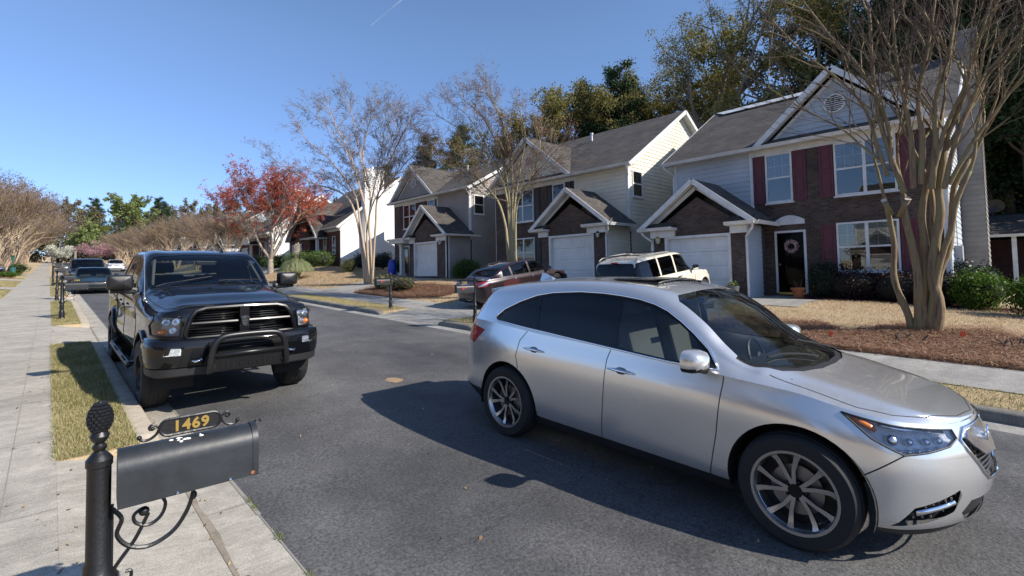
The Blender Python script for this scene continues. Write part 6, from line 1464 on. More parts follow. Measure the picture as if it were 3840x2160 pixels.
def blades(name,n,sample,h,w,mat,seed,kind='stuff',lean=.5,label=None,rndfn=None,curl=False,cat=None):
    rg=np.random.default_rng(seed); XY=sample(rg,n); n=len(XY)
    z=np.array([gz(x,y) for x,y in XY]); P=np.column_stack([XY,z-.004])
    a=rg.uniform(0,2*np.pi,n); d=np.stack([np.cos(a),np.sin(a),0*a],1); sd=np.stack([-np.sin(a),np.cos(a),0*a],1)
    hh=(h*(.5+rg.random(n)))[:,None]; ww=(w*(.6+.8*rg.random(n)))[:,None]; ln=(lean*rg.random(n))[:,None]; up=np.array([0,0,1.])
    tip=P+up*hh+d*hh*ln*1.6; 
    V=np.stack([P-sd*ww,P+sd*ww,tip],1).reshape(-1,3); F=np.arange(3*n).reshape(n,3)
    rn=rndfn(XY,rg) if rndfn else rg.random(n)
    o=npmesh(name,V,F,mat,rnd=rn,kind=kind)
    return tag(o,label,cat)
def straw(name,n,sample,L,w,mat,seed,zup=.05,label=None):
    rg=np.random.default_rng(seed); XY=sample(rg,n); n=len(XY); z=np.array([gz(x,y) for x,y in XY])
    c=np.column_stack([XY,z+zup*rg.random(n)**1.5]); a=rg.uniform(0,2*np.pi,n); d=np.stack([np.cos(a),np.sin(a),rg.normal(0,.18,n)],1); sd=np.stack([-np.sin(a),np.cos(a),0*a],1); l=(L*(.4+rg.random(n)))[:,None]; b=(rg.normal(0,.25,n))[:,None]
    p0=c-d*l/2; p2=c+d*l/2; p1=c+sd*l*b+np.array([0,0,1])*l*.08
    up=np.array([0,0,w*1.]);V=np.stack([p0-sd*w/2,p0+sd*w/2,p1+sd*w/2,p1-sd*w/2,p2+sd*w/2,p2-sd*w/2],1).reshape(-1,3); i=np.arange(n)[:,None]*6
    F=np.vstack([i+[0,1,2,3],i+[3,2,4,5]]); o=npmesh(name,V,F,mat,rnd=np.tile(rg.random(n),2),kind='stuff'); return tag(o,label)
# ================= mailboxes =================
def lathepost(b,x,y,z0,H,r,fancy=True):
    if fancy: k_=1.0; pr=[(r*2.0,0),(r*2.0,.03*k_),(r*1.65,.05*k_),(r*1.75,.09*k_),(r*1.5,.13*k_),(r*1.75,.19*k_),(r*1.3,.24*k_),(r*1.15,.27*k_),(r*1.3,.30*k_),(r*1.25,.42*k_),(r*1.12,.44*k_),(r*1.7,.47*k_),(r*1.7,.50*k_),(r*1.2,.53*k_),(r*1.2,.56*k_),(r,.58*k_),(r,H-.03),(r*1.12,H-.025),(r*1.12,H),(r*.9,H+.005)]
    else: pr=[(r,0),(r,H)]
    b.lathe([(a,z0+h) for a,h in pr],(x,y,0),20,cap=True)
def mailbox(loc,num,label,dirx=1,flag=False,group='black cast mailboxes along the kerbs',plainpost=False,side=-1,tilt=0,boxlen=.50,detail=True,face=-1,H=1.04):
    """post at loc; box extends towards dirx*x; face = side (y sign) with numbers readable"""
    iron=M('iron_black',(.007,.007,.008),.42,var=(30,.3),bump=(50,.12)); boxm=M('box_black',(.020,.023,.027),.45,var=(5,.45),bump=(20,.06)) if detail else M('box_black_clean',(.010,.011,.013),.45); gold=M('gold_number',(.50,.34,.09),.35,.7)
    root=empty('mailbox',loc); tag(root,label,'mailbox',group); root.rotation_euler=(0,0,tilt); X=dirx
    b=MB(); r=.040; lathepost(b,0,0,0,H,r); po=b.build('post',iron,root,autos=35)
    b=MB(); z=H
    b.lathe([(r*1.15,z),(r*.8,z+.02),(r*.45,z+.035),(r*.62,z+.045),(r*.62,z+.055),(r*.4,z+.065),(r*.7,z+.08),(r*.85,z+.095),(r*.6,z+.115)],(0,0,0),16)
    # pineapple: scaled bumps
    nz,na=9,12
    for i in range(nz):
        t=(i+.5)/nz; rr=.045*math.sin(math.pi*(.14+.80*t))**.75; zz=z+.115+.115*t
        for k in range(na):
            a=2*math.pi*(k+(.5 if i%2 else 0))/na; b.ball((rr*.82*math.cos(a),rr*.82*math.sin(a),zz),(.0105,.0105,.0095),5,4)
    b.ball((0,0,z+.165),(.038,.038,.058),14,10); b.ball((0,0,z+.228),(.012,.012,.012),8,6)
    b.build('finial',iron,po,autos=40)
    # box: half-round top
    x0,x1=.058*X,(.058+boxlen)*X; zb=H-.197; w=.083; hs=.14
    sec=[(-w,0),(w,0),(w,hs)]+[(w*math.cos(a),hs+w*math.sin(a)*1.0) for a in [math.pi*i/14 for i in range(1,14)]]+[(-w,hs)]
    hb=hs+w
    def pr(xa,xb,sc,nm,m,par,inset=0,smooth=True):
        b=MB(); b.prism([(p*sc,q*sc+(0 if sc==1 else -.002)) for p,q in sec],lambda u,v,d:(d,u,zb+v),xa,xb); return b.build(nm,m,par,autos=30)
    bo=pr(x0,x1,1,'box',boxm,root); pr(x1-.002*X,x1+.022*X,1.035,'door',boxm,bo); 
    b=MB(); b.tube([(x1+.02*X,0,zb+hb-.004),(x1+.028*X,0,zb+hb+.012),(x1+.042*X,0,zb+hb+.014),(x1+.05*X,0,zb+hb-.002)],.005,6); b.build('latch',iron,bo)
    b=MB(); b.lathe([(.001,0),(.009,0),(.008,.004)],(x1-.004*X,-w-.004,zb+.014),10,'y'); b.build('hinge_rivet',M('rust',(.25,.09,.03),.8),bo)
    b=MB()
    for f_ in(.31,.62): b.ball((x0+(x1-x0)*f_*1.3,-w-.002,zb+.008),.006,8,6)
    b.build('screws',chrome,bo)
    # scroll plate above
    xm=(x0+x1)/2+.01*X; zt=zb+hb+.052; b=MB(); L_=.115; hh=.035
    outl=[(L_*.72*s+hh*math.cos(a),hh*math.sin(a)) for s,a0 in((1,-90),(-1,90)) for a in [R(a0+180*i/10) for i in range(11)]]
    b.prism(outl,lambda u,v,d:(xm+u,d,zt+v),-.006,.006)
    b.tube([(xm+u,face*.004,zt+v) for u,v in outl+outl[:1]],.0065,6)
    for sg in(1,-1):
        e=xm+sg*(L_*.72+hh)
        sc=[(e-.002*sg,0,zt),(e+.012*sg,0,zt+.016),(e+.026*sg,0,zt+.022),(e+.036*sg,0,zt+.012),(e+.032*sg,0,zt+.002),(e+.024*sg,0,zt+.004)]
        b.tube(curve(sc,4),.0055,6); b.ball((e+.024*sg,0,zt+.005),.009,8,6)
        sc=[(e+.0*sg,0,zt),(e+.010*sg,0,zt-.020),(e+.030*sg,0,zt-.036),(e+.055*sg,0,zt-.040),(e+.068*sg,0,zt-.030)]
        b.tube(curve(sc,4),.006,6); b.ball((e+.070*sg,0,zt-.024),.010,8,6)
    pl=b.build('number_plate',iron,bo,autos=40)
    rot=Matrix.Rotation(R(90),4,'X') if face<0 else Matrix.Rotation(R(180),4,'Z')@Matrix.Rotation(R(90),4,'X')
    text_mesh('house_number',num,.064,.002,gold,pl,Matrix.Translation((xm,face*.0085,zt-.001))@rot,.0022,1.12)
    # bracket below: scrolls
    b=MB(); y=0
    for sc,rd in (([(.045,0,zb-.02),(.075,0,zb-.07),(.06,0,zb-.13),(.10,0,zb-.19),(.17,0,zb-.215),(.25,0,zb-.185),(.30,0,zb-.12),(.325,0,zb-.05),(.33,0,zb)],.009),
                  ([(.20,0,zb),(.225,0,zb-.05),(.21,0,zb-.10),(.17,0,zb-.125),(.125,0,zb-.105),(.115,0,zb-.07),(.145,0,zb-.05),(.165,0,zb-.07)],.0075),
                  ([(.165,0,zb-.075),(.12,0,zb-.17),(.05,0,zb-.27),(.045,0,zb-.33)],.008),
                  ([(.045,0,zb-.32),(.075,0,zb-.345),(.105,0,zb-.325),(.108,0,zb-.295),(.09,0,zb-.29)],.007),
                  ([(.042,0,zb+.0),(.042,0,zb-.34)],.008)):
        b.tube([Vector((p[0]*X,p[1],p[2])) for p in curve(sc,5)],rd,6)
    b.ball((.15*X,0,zb-.062),.02,8,6); b.ball((.33*X,0,zb-.05),(.014,.014,.02),8,6); b.ball((.40*X,0,zb-.008),(.022,.012,.02),8,6)
    b.build('bracket',iron,root,autos=45)
    if flag:
        b=MB(); m=M('flag_red',(.45,.02,.02),.5); yy=face*(w+.004); xf=x0+(x1-x0)*.72
        b.box(xf-.10*X*0-.0,xf-.14*X,yy-.002,yy+.002,zb+hs-.012,zb+hs+.008); b.box(xf-.14*X,xf-.10*X,yy-.002,yy+.002,zb+hs-.05,zb+hs+.008) if False else b.box(xf,xf-.05*X,yy-.002,yy+.002,zb+hs-.05,zb+hs-.010)
        b.build('flag',m,bo)
    return root
def build_objects():
    # mailboxes
    gl=lambda x,y:gz(x,y)
    z0=gl(.13,2.06)
    mb=mailbox((.163,2.66,.197),'1469','weathered black mailbox number 1469 on the nearest post',H=.98,tilt=R(-3)); 
    b=MB(); r=np.random.default_rng(4)
    for k in range(11):
        a=1.0+.4*r.random(); x=.17+.08*r.random() if k<9 else .29+.01*r.random(); x=.058+x; w=.0826; z=.98-.197+.14+w*math.sin(a); y=-w*math.cos(a); s=.002+.004*r.random()
        b.ball((x,y,z),(s*1.6,s*.6,s),6,4)
    b.build('bird_droppings',M('dropping_white',(.75,.74,.7),.8),[c for c in mb.children if c.name.startswith('box')][0])
    for (x,y,n,l) in ((.29,19.4,'1465','black mailbox 1465 on a fluted post, second along the left kerb'),(.26,28.3,'1461','third black mailbox along the left kerb, before the green sedan'),(.2,42.1,'1457','fourth black mailbox along the left kerb, overlapping others'),(.25,61,'1453','farthest black mailbox in the row on the left kerb')):
        mailbox((x,y,gl(x,y)),n,l,detail=False)
    m=mailbox((8.95,15.75,gl(8.95,15.75)),'1464','black mailbox with red flag on the right kerb before the mulch bed',dirx=-1,flag=True,detail=False,tilt=R(0))
    m=mailbox((8.62,10.55,gl(8.7,10.5)),'1468','black mailbox with red flag in front of the maroon sedan',dirx=-1,flag=True,detail=False,tilt=R(-12))
    m=mailbox((8.95,43.6,gl(8.95,43.6)),'1456','black mailbox with red flag below the red-leaved tree',dirx=-1,flag=True,detail=False)
    # street lamp
    lx,ly=-3.25,55.; z=gl(lx,ly); ir=M('lamp_iron',(.02,.022,.035),.45); root=empty('street_lamp',(lx,ly,z)); tag(root,'dark lantern street lamp on a tall post at the left edge','street lamp')
    b=MB(); b.lathe([(.16,0),(.16,.1),(.11,.2),(.10,.8),(.075,.9),(.07,4.2),(.10,4.25),(.05,4.35)],(0,0,0),14); b.build('post',ir,root,autos=40)
    b=MB(); b.lathe([(.05,4.32),(.13,4.42),(.12,4.45)],(0,0,0),6); b.lathe([(.24,4.86),(.25,4.89),(.14,5.02),(.04,5.08),(.02,5.16),(.001,5.17)],(0,0,0),6)
    for k in range(6): t=2*math.pi*k/6; b.tube([(.12*math.cos(t),.12*math.sin(t),4.44),(.22*math.cos(t),.22*math.sin(t),4.87)],.012,4)
    hd=b.build('lantern',ir,root); b=MB(); b.lathe([(.11,4.45),(.21,4.86)],(0,0,0),6); b.build('lantern_glass',M('frosted',(.6,.62,.62),.3),hd)
    # rain barrel
    x,y=15.7,27.6*1.02; x,y=15.6,27.3; root=None
    z=gl(16.3,29.3); b=MB(); b.lathe([(.20,0),(.25,.12),(.30,.4),(.31,.65),(.27,.95),(.20,1.12),(.21,1.14),(.22,1.19),(.19,1.20),(.001,1.19)],(0,0,0),28); bd=empty('rain_barrel',(17.0,29.65,1.63)); tag(bd,'tall bright blue plastic rain barrel by the porch post','barrel'); b.build('barrel_body',M('barrel_blue',(.012,.05,.42),.35),bd,autos=50); b=MB(); b.lathe([(.222,1.13),(.235,1.14),(.235,1.17),(.222,1.18)],(0,0,0),24); b.lathe([(.305,.55),(.318,.56),(.318,.6),(.305,.61)],(0,0,0),24); b.build('band',M('barrel_blue',(.012,.05,.42),.35),bd)
    # planter with pansies
    soil=M('soil',(.03,.02,.015),.95); px,py=16.25,6.55; pr_=empty('planter',(px,py,gl(px,py)+.005)); tag(pr_,'grey round planter with pansies beside the garage door','planter')
    b=MB(); b.lathe([(.14,0),(.17,.12),(.205,.34),(.215,.40),(.20,.40),(.19,.36),(.001,.36)],(0,0,0),28); b.build('pot',M('pot_grey',(.11,.115,.12),.5,var=(4,.15)),pr_,autos=40)
    rg=np.random.default_rng(8); fl=rnd_mat('pansies',[(0,(.04,.09,.02)),(.55,(.06,.12,.02)),(.62,(.7,.6,.25)),(.75,(.65,.6,.5)),(.85,(.14,.02,.09)),(1,(.3,.08,.2))]); leafcloud('flowers',pr_,[(-.08,0,.43),(.07,.05,.45),(.02,-.08,.43),(.1,-.05,.46)],[.10,.11,.10,.10],420,.028,fl,rg)
    ter=M('terracotta',(.36,.12,.045),.8,var=(5,.2)); 
    for nm,x,y,s,l in(('terracotta_pot',17.6,5.0,1.0,'large terracotta pot beside the dark front door'),('terracotta_pot',18.2,4.62,.62,'smaller terracotta pot half hidden by shrubs near the front door')):
        o=empty(nm,(x,y,gl(x,y)+(.03 if s<1 else .01)+( .18 if s<1 else 0))); tag(o,l,'flower pot'); b=MB(); b.lathe([(.13*s,0),(.19*s,.26*s),(.225*s,.27*s),(.225*s,.34*s),(.20*s,.34*s),(.18*s,.28*s),(.001,.28*s)],(0,0,0),24,cap=False); b.lathe([(.12*s,-.0),(.001,0)],(0,0,0),24); b.build('pot',ter,o,autos=40)
        if s==1:
            b=MB(); rr=np.random.default_rng(3)
            for k in range(12): a=rr.uniform(0,6.28); b.tube([(.05*math.cos(a),.05*math.sin(a),.28),(.12*math.cos(a),.12*math.sin(a),.5+.1*rr.random())],.004,4)
            b.build('stems',M('dry_stem',(.08,.05,.03),.9),o)
        else: b=MB(); b.box(-.1,.1,-.1,.1,-.21,-.003); b.build('stand',soil,o)
    # wreath
    wr=empty('wreath',(18.555,5.42,.95+1.62)); tag(wr,'round wreath of pale pink roses on the front door','wreath'); b=MB(); b.tube([(0,.17*math.cos(t),.17*math.sin(t)) for t in [2*math.pi*i/24 for i in range(25)]],.035,8); b.build('ring',M('wreath_stem',(.06,.05,.03),.9),wr)
    rg=np.random.default_rng(9); pk=rnd_mat('roses',[(0,(.12,.13,.05)),(.12,(.5,.25,.27)),(.5,(.62,.42,.42)),(1,(.75,.66,.62))]); leafcloud('blossoms',wr,[(-.02,.17*math.cos(t),.17*math.sin(t)) for t in [2*math.pi*i/12 for i in range(12)]],[.065]*12,900,.024,pk,rg)
    # trash/pet station
    o=empty('bin_station',(-2.5,66,gl(-2.5,66))); tag(o,'green pet waste bin on a post beside the left sidewalk','bin'); b=MB(); b.lathe([(.22,.15),(.24,.75),(.25,.78),(.001,.80)],(0,0,0),16,cap=True); b.tube([(0,.25,0),(0,.25,1.9)],.035,6); b.box(-.12,.12,.2,.3,1.5,1.9); b.build('bin',M('bin_green',(.02,.10,.09),.5),o)
    b=MB(); b.box(-.13,.13,.18,.2,1.45,1.92); b.build('sign_panel',M('sign_green',(.03,.14,.09),.5),o)
    # survey flags
    org=M('flag_orange',(.85,.12,.03),.6); wire=M('wire',(.4,.4,.4),.4,.8)
    for k,(x,y,l,s) in enumerate([(11.9,2.85,'orange survey flag on the straw bed behind the silver bonnet',.10),(12.9,.87,'orange survey flag just right of the big bare tree',.10),(11.85,17.25,'orange survey flag in the straw lawn near the mulch bed',.10),(11.35,17.0,'small orange survey flag at the lawn edge',.05),(12.2,33.9,'orange survey flag beneath the pampas grass',.09)]):
        o=empty('survey_flag',(x,y,gl(x,y))); tag(o,l,'flag','orange survey flags on the lawns'); b=MB(); b.tube([(0,0,0),(.01,0,.22)],.0025,4); b.build('stake',wire,o)
        b=MB(); b.add([(0.01,0,.22),(-.02,-s,.20),(-.03,-s*.9,.14),(-.01,-s*.4,.11),(.008,0,.12)],[(0,1,2,3,4)]); f=b.build('flag_cloth',org,o); md=f.modifiers.new('s','SOLIDIFY'); md.thickness=.002
    # cut stubs
    bk=M('stub_bark',(.07,.055,.045),.9)
    for x,y,l in((12.75,.05,'cut shrub stubs poking from the pine straw, right pair'),(12.4,1.62,'low cut shrub stubs beside the trunk base')):
        o=empty('cut_stub',(x,y,gl(x,y))); tag(o,l,'stump'); b=MB(); rr=np.random.default_rng(int(x*10))
        for k in range(6): a=rr.uniform(0,6.28); dx=.1*rr.normal(); dy=.16*rr.normal(); b.tube([(dx,dy,-.02),(dx+.06*math.cos(a),dy+.1*math.sin(a),.13),(dx+.1*math.cos(a),dy+.16*math.sin(a),.20)],[.02,.016,.012],6)
        b.build('stems',bk,o)
    # contrail: thin vapour line high up
    o=empty('contrail',(0,0,0)); tag(o,'thin white aircraft contrail in the blue sky','contrail')
    A=ray_pt(933,64,5200); C=ray_pt(1015,-4,5200); b=MB(); b.tube([A,A.lerp(C,.5),C],[3.,5.,6.],6)
    m=bpy.data.materials.new('vapour'); m.use_nodes=True; N,L=m.node_tree.nodes,m.node_tree.links; N.remove(N['Principled BSDF']); t=N.new('ShaderNodeBsdfTransparent'); d=N.new('ShaderNodeBsdfDiffuse'); d.inputs[0].default_value=(.95,.95,.95,1); mx=N.new('ShaderNodeMixShader'); mx.inputs[0].default_value=.10; L.new(t.outputs[0],mx.inputs[1]); L.new(d.outputs[0],mx.inputs[2]); L.new(mx.outputs[0],N['Material Output'].inputs[0])
    b.build('vapour_trail',m,o,smooth=True)
def ray_pt(px,py,dist):
    K=3840/2576; X=(px*K-1918.3)/1817.36; Y=-(py*K-935.96)/1817.36; d=(_r*X+_u*Y+_f).normalized(); return Vector((0,0,CAMZ))+d*dist
def build_veg():
    bark=bark_mat('crape_bark',(.09,.05,.03),(.24,.165,.09),(.19,.18,.06)); twig=M('crape_twig',(.085,.06,.04),.85,var=(3,.3)); twl=M('pale_twig',(.30,.26,.20),.85,var=(2,.25))
    barkp=bark_mat('crape_bark_pale',(.27,.17,.12),(.46,.35,.25),(.36,.29,.17))
    head=rnd_mat('seed_head',[(0,(.05,.02,.012)),(.6,(.12,.045,.03)),(1,(.2,.10,.06))]); headp=rnd_mat('seed_head_grey',[(0,(.07,.05,.05)),(1,(.17,.13,.13))])
    # near tree: stems follow the photograph's cluster
    def sp(px,py,x): 
        p=ray_pt(px,py,1)-Vector((0,0,CAMZ)); return Vector((0,0,CAMZ))+p*(x/p.x)
    X=13.4; base=Vector((X,1.45,gz(X,1.45))); root=empty('crape_myrtle',base); tag(root,'big multi-stemmed bare crape myrtle nearest on the right, in a pine straw bed','tree')
    t=Tree(5); rg=t.rg; tw=MB(); hv=[];hf=[]
    stems=[([(2296,838),(2284,790),(2262,740),(2248,690),(2250,620),(2240,560),(2225,500)],.078,.0),([(2312,842),(2312,780),(2310,700),(2296,620),(2280,560),(2272,490)],.10,-.18),([(2330,842),(2322,760),(2328,690),(2325,600),(2318,540),(2330,470),(2345,400)],.10,.12),
           ([(2352,842),(2364,775),(2345,700),(2352,620),(2366,540),(2362,470),(2378,380)],.11,-.15),([(2345,838),(2352,760),(2362,690),(2388,620),(2396,540),(2400,470),(2440,400)],.085,.25),([(2338,836),(2345,770),(2355,700),(2370,640),(2392,580),(2408,500),(2440,430)],.075,-.25),([(2322,836),(2325,720),(2338,640),(2346,560),(2342,480),(2310,400)],.075,.3)]
    ends=[]
    for pl,r0,dx in stems:
        pts=[sp(a,c,X+dx*(i/len(pl)))-base for i,(a,c) in enumerate(pl)]; P=curve(pts,3); n=len(P)
        t.mb.tube(P,[r0*(1-.5*i/n)*(1+.08*math.sin(i*1.7)) for i in range(n)],10,cap=True); ends.append((P[-1],(P[-1]-P[-3]).normalized(),r0*.5))
    for e in(0,): p,d,r=ends[e]; t.mb.lathe([(.001,.0)],(p.x,p.y,p.z),4)
    def rec(p,d,L,r,lv,mx=6):
        n=5 if lv<3 else 3; mb=t.mb if lv<4 else tw; pts=[Vector(p)];dd=Vector(d).normalized();rad=[r]; r1=r*.6
        for i in range(n): dd=(dd+rv(rg,.10)+Vector((0,0,.03))).normalized(); pts.append(pts[-1]+dd*L/n); rad.append(r+(r1-r)*(i+1)/n)
        mb.tube(pts,rad,(8,7,6,5,4,3,3)[min(lv,6)],cap=False)
        if lv>=mx:
            if rg.random()<.35:
                for _ in range(3):
                    c=pts[-1]+rv(rg,.03); s_=.012; a=spread(rg,Vector((0,0,1)),rg.uniform(0,3)); b_=a.orthogonal().normalized(); n0=len(hv); hv.extend([c+a*s_,c-a*s_*.5+b_*s_,c-a*s_*.5-b_*s_]); hf.append((n0,n0+1,n0+2))
            return
        k=3 if lv<3 else int(rg.integers(3,5))
        for j in range(k):
            q=pts[-1] if j<2 else pts[rg.integers(1,len(pts)-1)]; nd=spread(rg,dd,rg.uniform(.16,.60)); nd.z=max(nd.z,.05+.35*rg.random()); nd.normalize(); rec(q,nd,L*rg.uniform(.66,.9),max(.0028,r1*rg.uniform(.62,.9)),lv+1,mx)
    for i,(p,d,r) in enumerate(ends):
        dirs=[d,spread(rg,d,.35)] if r>.05 else [d]
        for dd in dirs: rec(p,dd,rg.uniform(1.15,1.55),r*.85,1,5)
    # long limbs seen in the photo
    for pl,r0 in [([(2232, 442), (2210, 376), (2177, 276), (2122, 210), (2022, 133), (1956, 66)], 0.045), ([(2276, 486), (2243, 398), (2210, 287), (2194, 166), (2188, 44), (2177, -22)], 0.06), ([(2299, 475), (2293, 365), (2276, 254), (2254, 144), (2243, -11)], 0.065), ([(2315, 464), (2321, 354), (2310, 243), (2332, 133), (2354, -11)], 0.065), ([(2343, 475), (2354, 365), (2354, 254), (2387, 144), (2409, -11)], 0.065), ([(2376, 475), (2398, 376), (2431, 287), (2486, 188), (2564, 99)], 0.055), ([(2387, 464), (2442, 365), (2508, 276), (2575, 188)], 0.045), ([(2221, 409), (2166, 365), (2111, 320), (2022, 276), (1934, 221)], 0.03), ([(2243, 420), (2232, 309), (2166, 177), (2078, 77), (2011, -11)], 0.05), ([(2337, 475), (2376, 332), (2431, 210), (2464, 99), (2497, -11)], 0.055)]:
        pts=[sp(a,c,X-.25)-base for a,c in pl]; P=curve(pts,4); n=len(P); t.mb.tube(P,[r0*(1-.7*i/n) for i in range(n)],7,cap=False)
        for i in range(4,n,2): rec(P[i],spread(rg,(P[i]-P[i-2]).normalized(),rg.uniform(.3,.7)),rg.uniform(.7,1.1),r0*.42,3,5)
        rec(P[-1],(P[-1]-P[-3]).normalized(),.9,r0*.4,3,5)
    tr=t.mb.build('trunk',bark,root,smooth=True); tw.build('crown',twig,root)
    npmesh('seed_heads',np.array([tuple(v) for v in hv]),np.array(hf),head,root,rnd=rg.random(len(hf)))
    for (a,c,a2,c2,r_) in((2262,545,2283,502,.055),(2243,540,2224,506,.05)):
        p=sp(a,c,X-.12)-base; q=sp(a2,c2,X-.22)-base; b=MB(); b.tube([p,p.lerp(q,.6),q],[r_,r_*1.02,r_*1.08],10); b.build('cut_stub',bark,root,smooth=True)
        d=(q-p).normalized(); b=MB(); u=d.orthogonal().normalized(); w_=d.cross(u); nn=(d+Vector((-.8,-.3,0))).normalized(); u=nn.orthogonal().normalized(); w_=nn.cross(u); b.add([q+nn*.025+(u*math.cos(t_)+w_*math.sin(t_))*r_*1.1 for t_ in [2*math.pi*k/14 for k in range(14)]],[tuple(range(14))]); b.build('cut_end',M('cut_wood',(.6,.46,.34),.8),root)
    # middle and third crape myrtles
    def guided(seed,label,base,X,limbs,barkm,twm,hm,frac=.42,L0=1.0,lv0=3,mx=5,rt=.005,headn=6,hs=.028):
        root=empty('crape_myrtle',base); tag(root,label,'tree'); t=Tree(seed); rg=t.rg; tw=MB(); hv=[];hf=[]; base=Vector(base)
        def rc(p,d,L,r,lv):
            n=3; pts=[Vector(p)]; dd=Vector(d).normalized(); r1=max(rt,r*.6)
            for i in range(n): dd=(dd+rv(rg,.11)+Vector((0,0,.04))).normalized(); pts.append(pts[-1]+dd*L/n)
            (t.mb if lv<4 else tw).tube(pts,[max(rt,r+(r1-r)*i/n) for i in range(n+1)],5 if lv<4 else 3,cap=False)
            if lv>=mx:
                for _ in range(headn):
                    c=pts[-1]+rv(rg,.05); s_=hs*rg.uniform(.5,1.1); a=spread(rg,Vector((0,0,1)),rg.uniform(0,3)); b_=a.orthogonal().normalized(); n0=len(hv); hv.extend([c+a*s_,c-a*s_*.5+b_*s_,c-a*s_*.5-b_*s_]); hf.append((n0,n0+1,n0+2))
                return
            for j in range(int(rg.integers(3,5))): rc(pts[-1] if j<2 else pts[rg.integers(1,3)],spread(rg,dd,rg.uniform(.15,.55)),L*rg.uniform(.62,.88),r1*.75,lv+1)
        for k,(pl,r0) in enumerate(limbs):
            off=rg.uniform(-.9,.9); m=len(pl); pts=[sp(a,c,X+off*(max(0,i-1)/m)**1.3*1.6)-base for i,(a,c) in enumerate(pl)]; P=curve(pts,4); n=len(P)
            t.mb.tube(P,[max(rt,r0*(1-.8*i/n)) for i in range(n)],8,cap=True)
            i0=int(n*frac) if pl[0][1]>640 else 3
            for i in range(i0,n):
                for _ in range(2): rc(P[i],spread(rg,(P[i]-P[i-1]).normalized(),rg.uniform(.25,.75)),L0*rg.uniform(.6,1.1),max(rt,r0*.3*(1.1-i/n)),lv0)
            rc(P[-1],(P[-1]-P[-3]).normalized(),L0,rt*1.5,lv0)
        t.mb.build('trunk',barkm,root,smooth=True); tw.build('crown',twm,root); npmesh('seed_heads',np.array([tuple(v) for v in hv]),np.array(hf),hm,root,rnd=rg.random(len(hf)))
    guided(21,'bare crape myrtle with brown seed heads beside the maroon sedan',(13.4,14.2,gz(13.4,14.2)),13.4,[([(1284, 717), (1277, 623), (1271, 564), (1252, 505), (1219, 468), (1190, 438), (1146, 424), (1087, 394)], 0.065), ([(1288, 717), (1284, 623), (1280, 549), (1272, 483), (1249, 424), (1212, 372), (1160, 328), (1101, 291)], 0.065), ([(1292, 717), (1289, 623), (1284, 534), (1278, 468), (1264, 401), (1241, 343), (1205, 284), (1160, 247)], 0.065), ([(1294, 717), (1293, 623), (1289, 534), (1289, 475), (1286, 401), (1271, 328), (1234, 247), (1197, 225)], 0.065), ([(1297, 717), (1295, 623), (1294, 534), (1300, 475), (1311, 409), (1322, 343), (1308, 276)], 0.06), ([(1300, 717), (1297, 608), (1300, 519), (1322, 468), (1359, 424), (1404, 372)], 0.055), ([(1278, 483), (1234, 431), (1175, 401), (1116, 365), (1072, 343)], 0.03), ([(1275, 460), (1234, 387), (1182, 298), (1138, 261)], 0.03), ([(1289, 475), (1278, 372), (1256, 298), (1227, 232)], 0.03), ([(1300, 490), (1337, 446), (1359, 372), (1352, 328)], 0.028), ([(1271, 505), (1219, 490), (1168, 446), (1116, 409)], 0.028)],bark_mat('crape_bark_olive',(.16,.11,.06),(.33,.27,.16),(.30,.28,.12)),M('mid_twig',(.20,.16,.10),.85,var=(3,.3)),head,.45,.60,3,5,.004,7,.032)
    guided(33,'spreading bare crape myrtle rising from the mulch bed beside the white siding wall',(13.5,26.1,gz(13.5,26.1)),13.5,[([(919, 720), (910, 623), (895, 542), (873, 497), (836, 475), (777, 457), (703, 409), (648, 372)], 0.085), ([(923, 720), (916, 630), (904, 549), (895, 497), (866, 446), (821, 394), (770, 350), (740, 306)], 0.085), ([(928, 720), (924, 623), (921, 549), (911, 490), (895, 431), (873, 372), (843, 313), (825, 269)], 0.085), ([(932, 720), (933, 630), (928, 564), (932, 505), (924, 446), (913, 387), (924, 328), (936, 284)], 0.085), ([(936, 718), (941, 623), (945, 564), (948, 505), (961, 460), (983, 401), (1006, 350), (1024, 320)], 0.08), ([(924, 696), (922, 593), (936, 519), (969, 460), (998, 438), (1042, 424)], 0.05), ([(895, 505), (866, 468), (807, 438), (748, 424), (689, 416)], 0.04), ([(932, 519), (947, 446), (961, 372), (969, 306)], 0.045), ([(911, 497), (888, 416), (854, 357), (799, 298), (777, 276)], 0.04), ([(924, 468), (902, 372), (888, 298), (873, 261)], 0.035), ([(948, 505), (991, 446), (1035, 394), (1057, 372)], 0.035), ([(954, 475), (969, 409), (998, 328), (969, 291)], 0.03)],barkp,M('grey_twig',(.17,.145,.115),.85,var=(2,.25)),headp,.42,.78,3,5,.0055,6,.042)
    # red maple
    rg=np.random.default_rng(11); Xm,Ym=13.4,43.2; zm=gz(Xm,Ym); root=empty('red_maple',(Xm,Ym,zm)); tag(root,'round tree full of red spring buds','tree'); t=Tree(12); mt=M('maple_bark',(.30,.25,.20),.85,var=(3,.25),bump=(15,.6)); cen=[]
    t.limb((0,0,-.3),(0,0,1),1.6,.26,.20,3,.03,0,10); tw=MB()
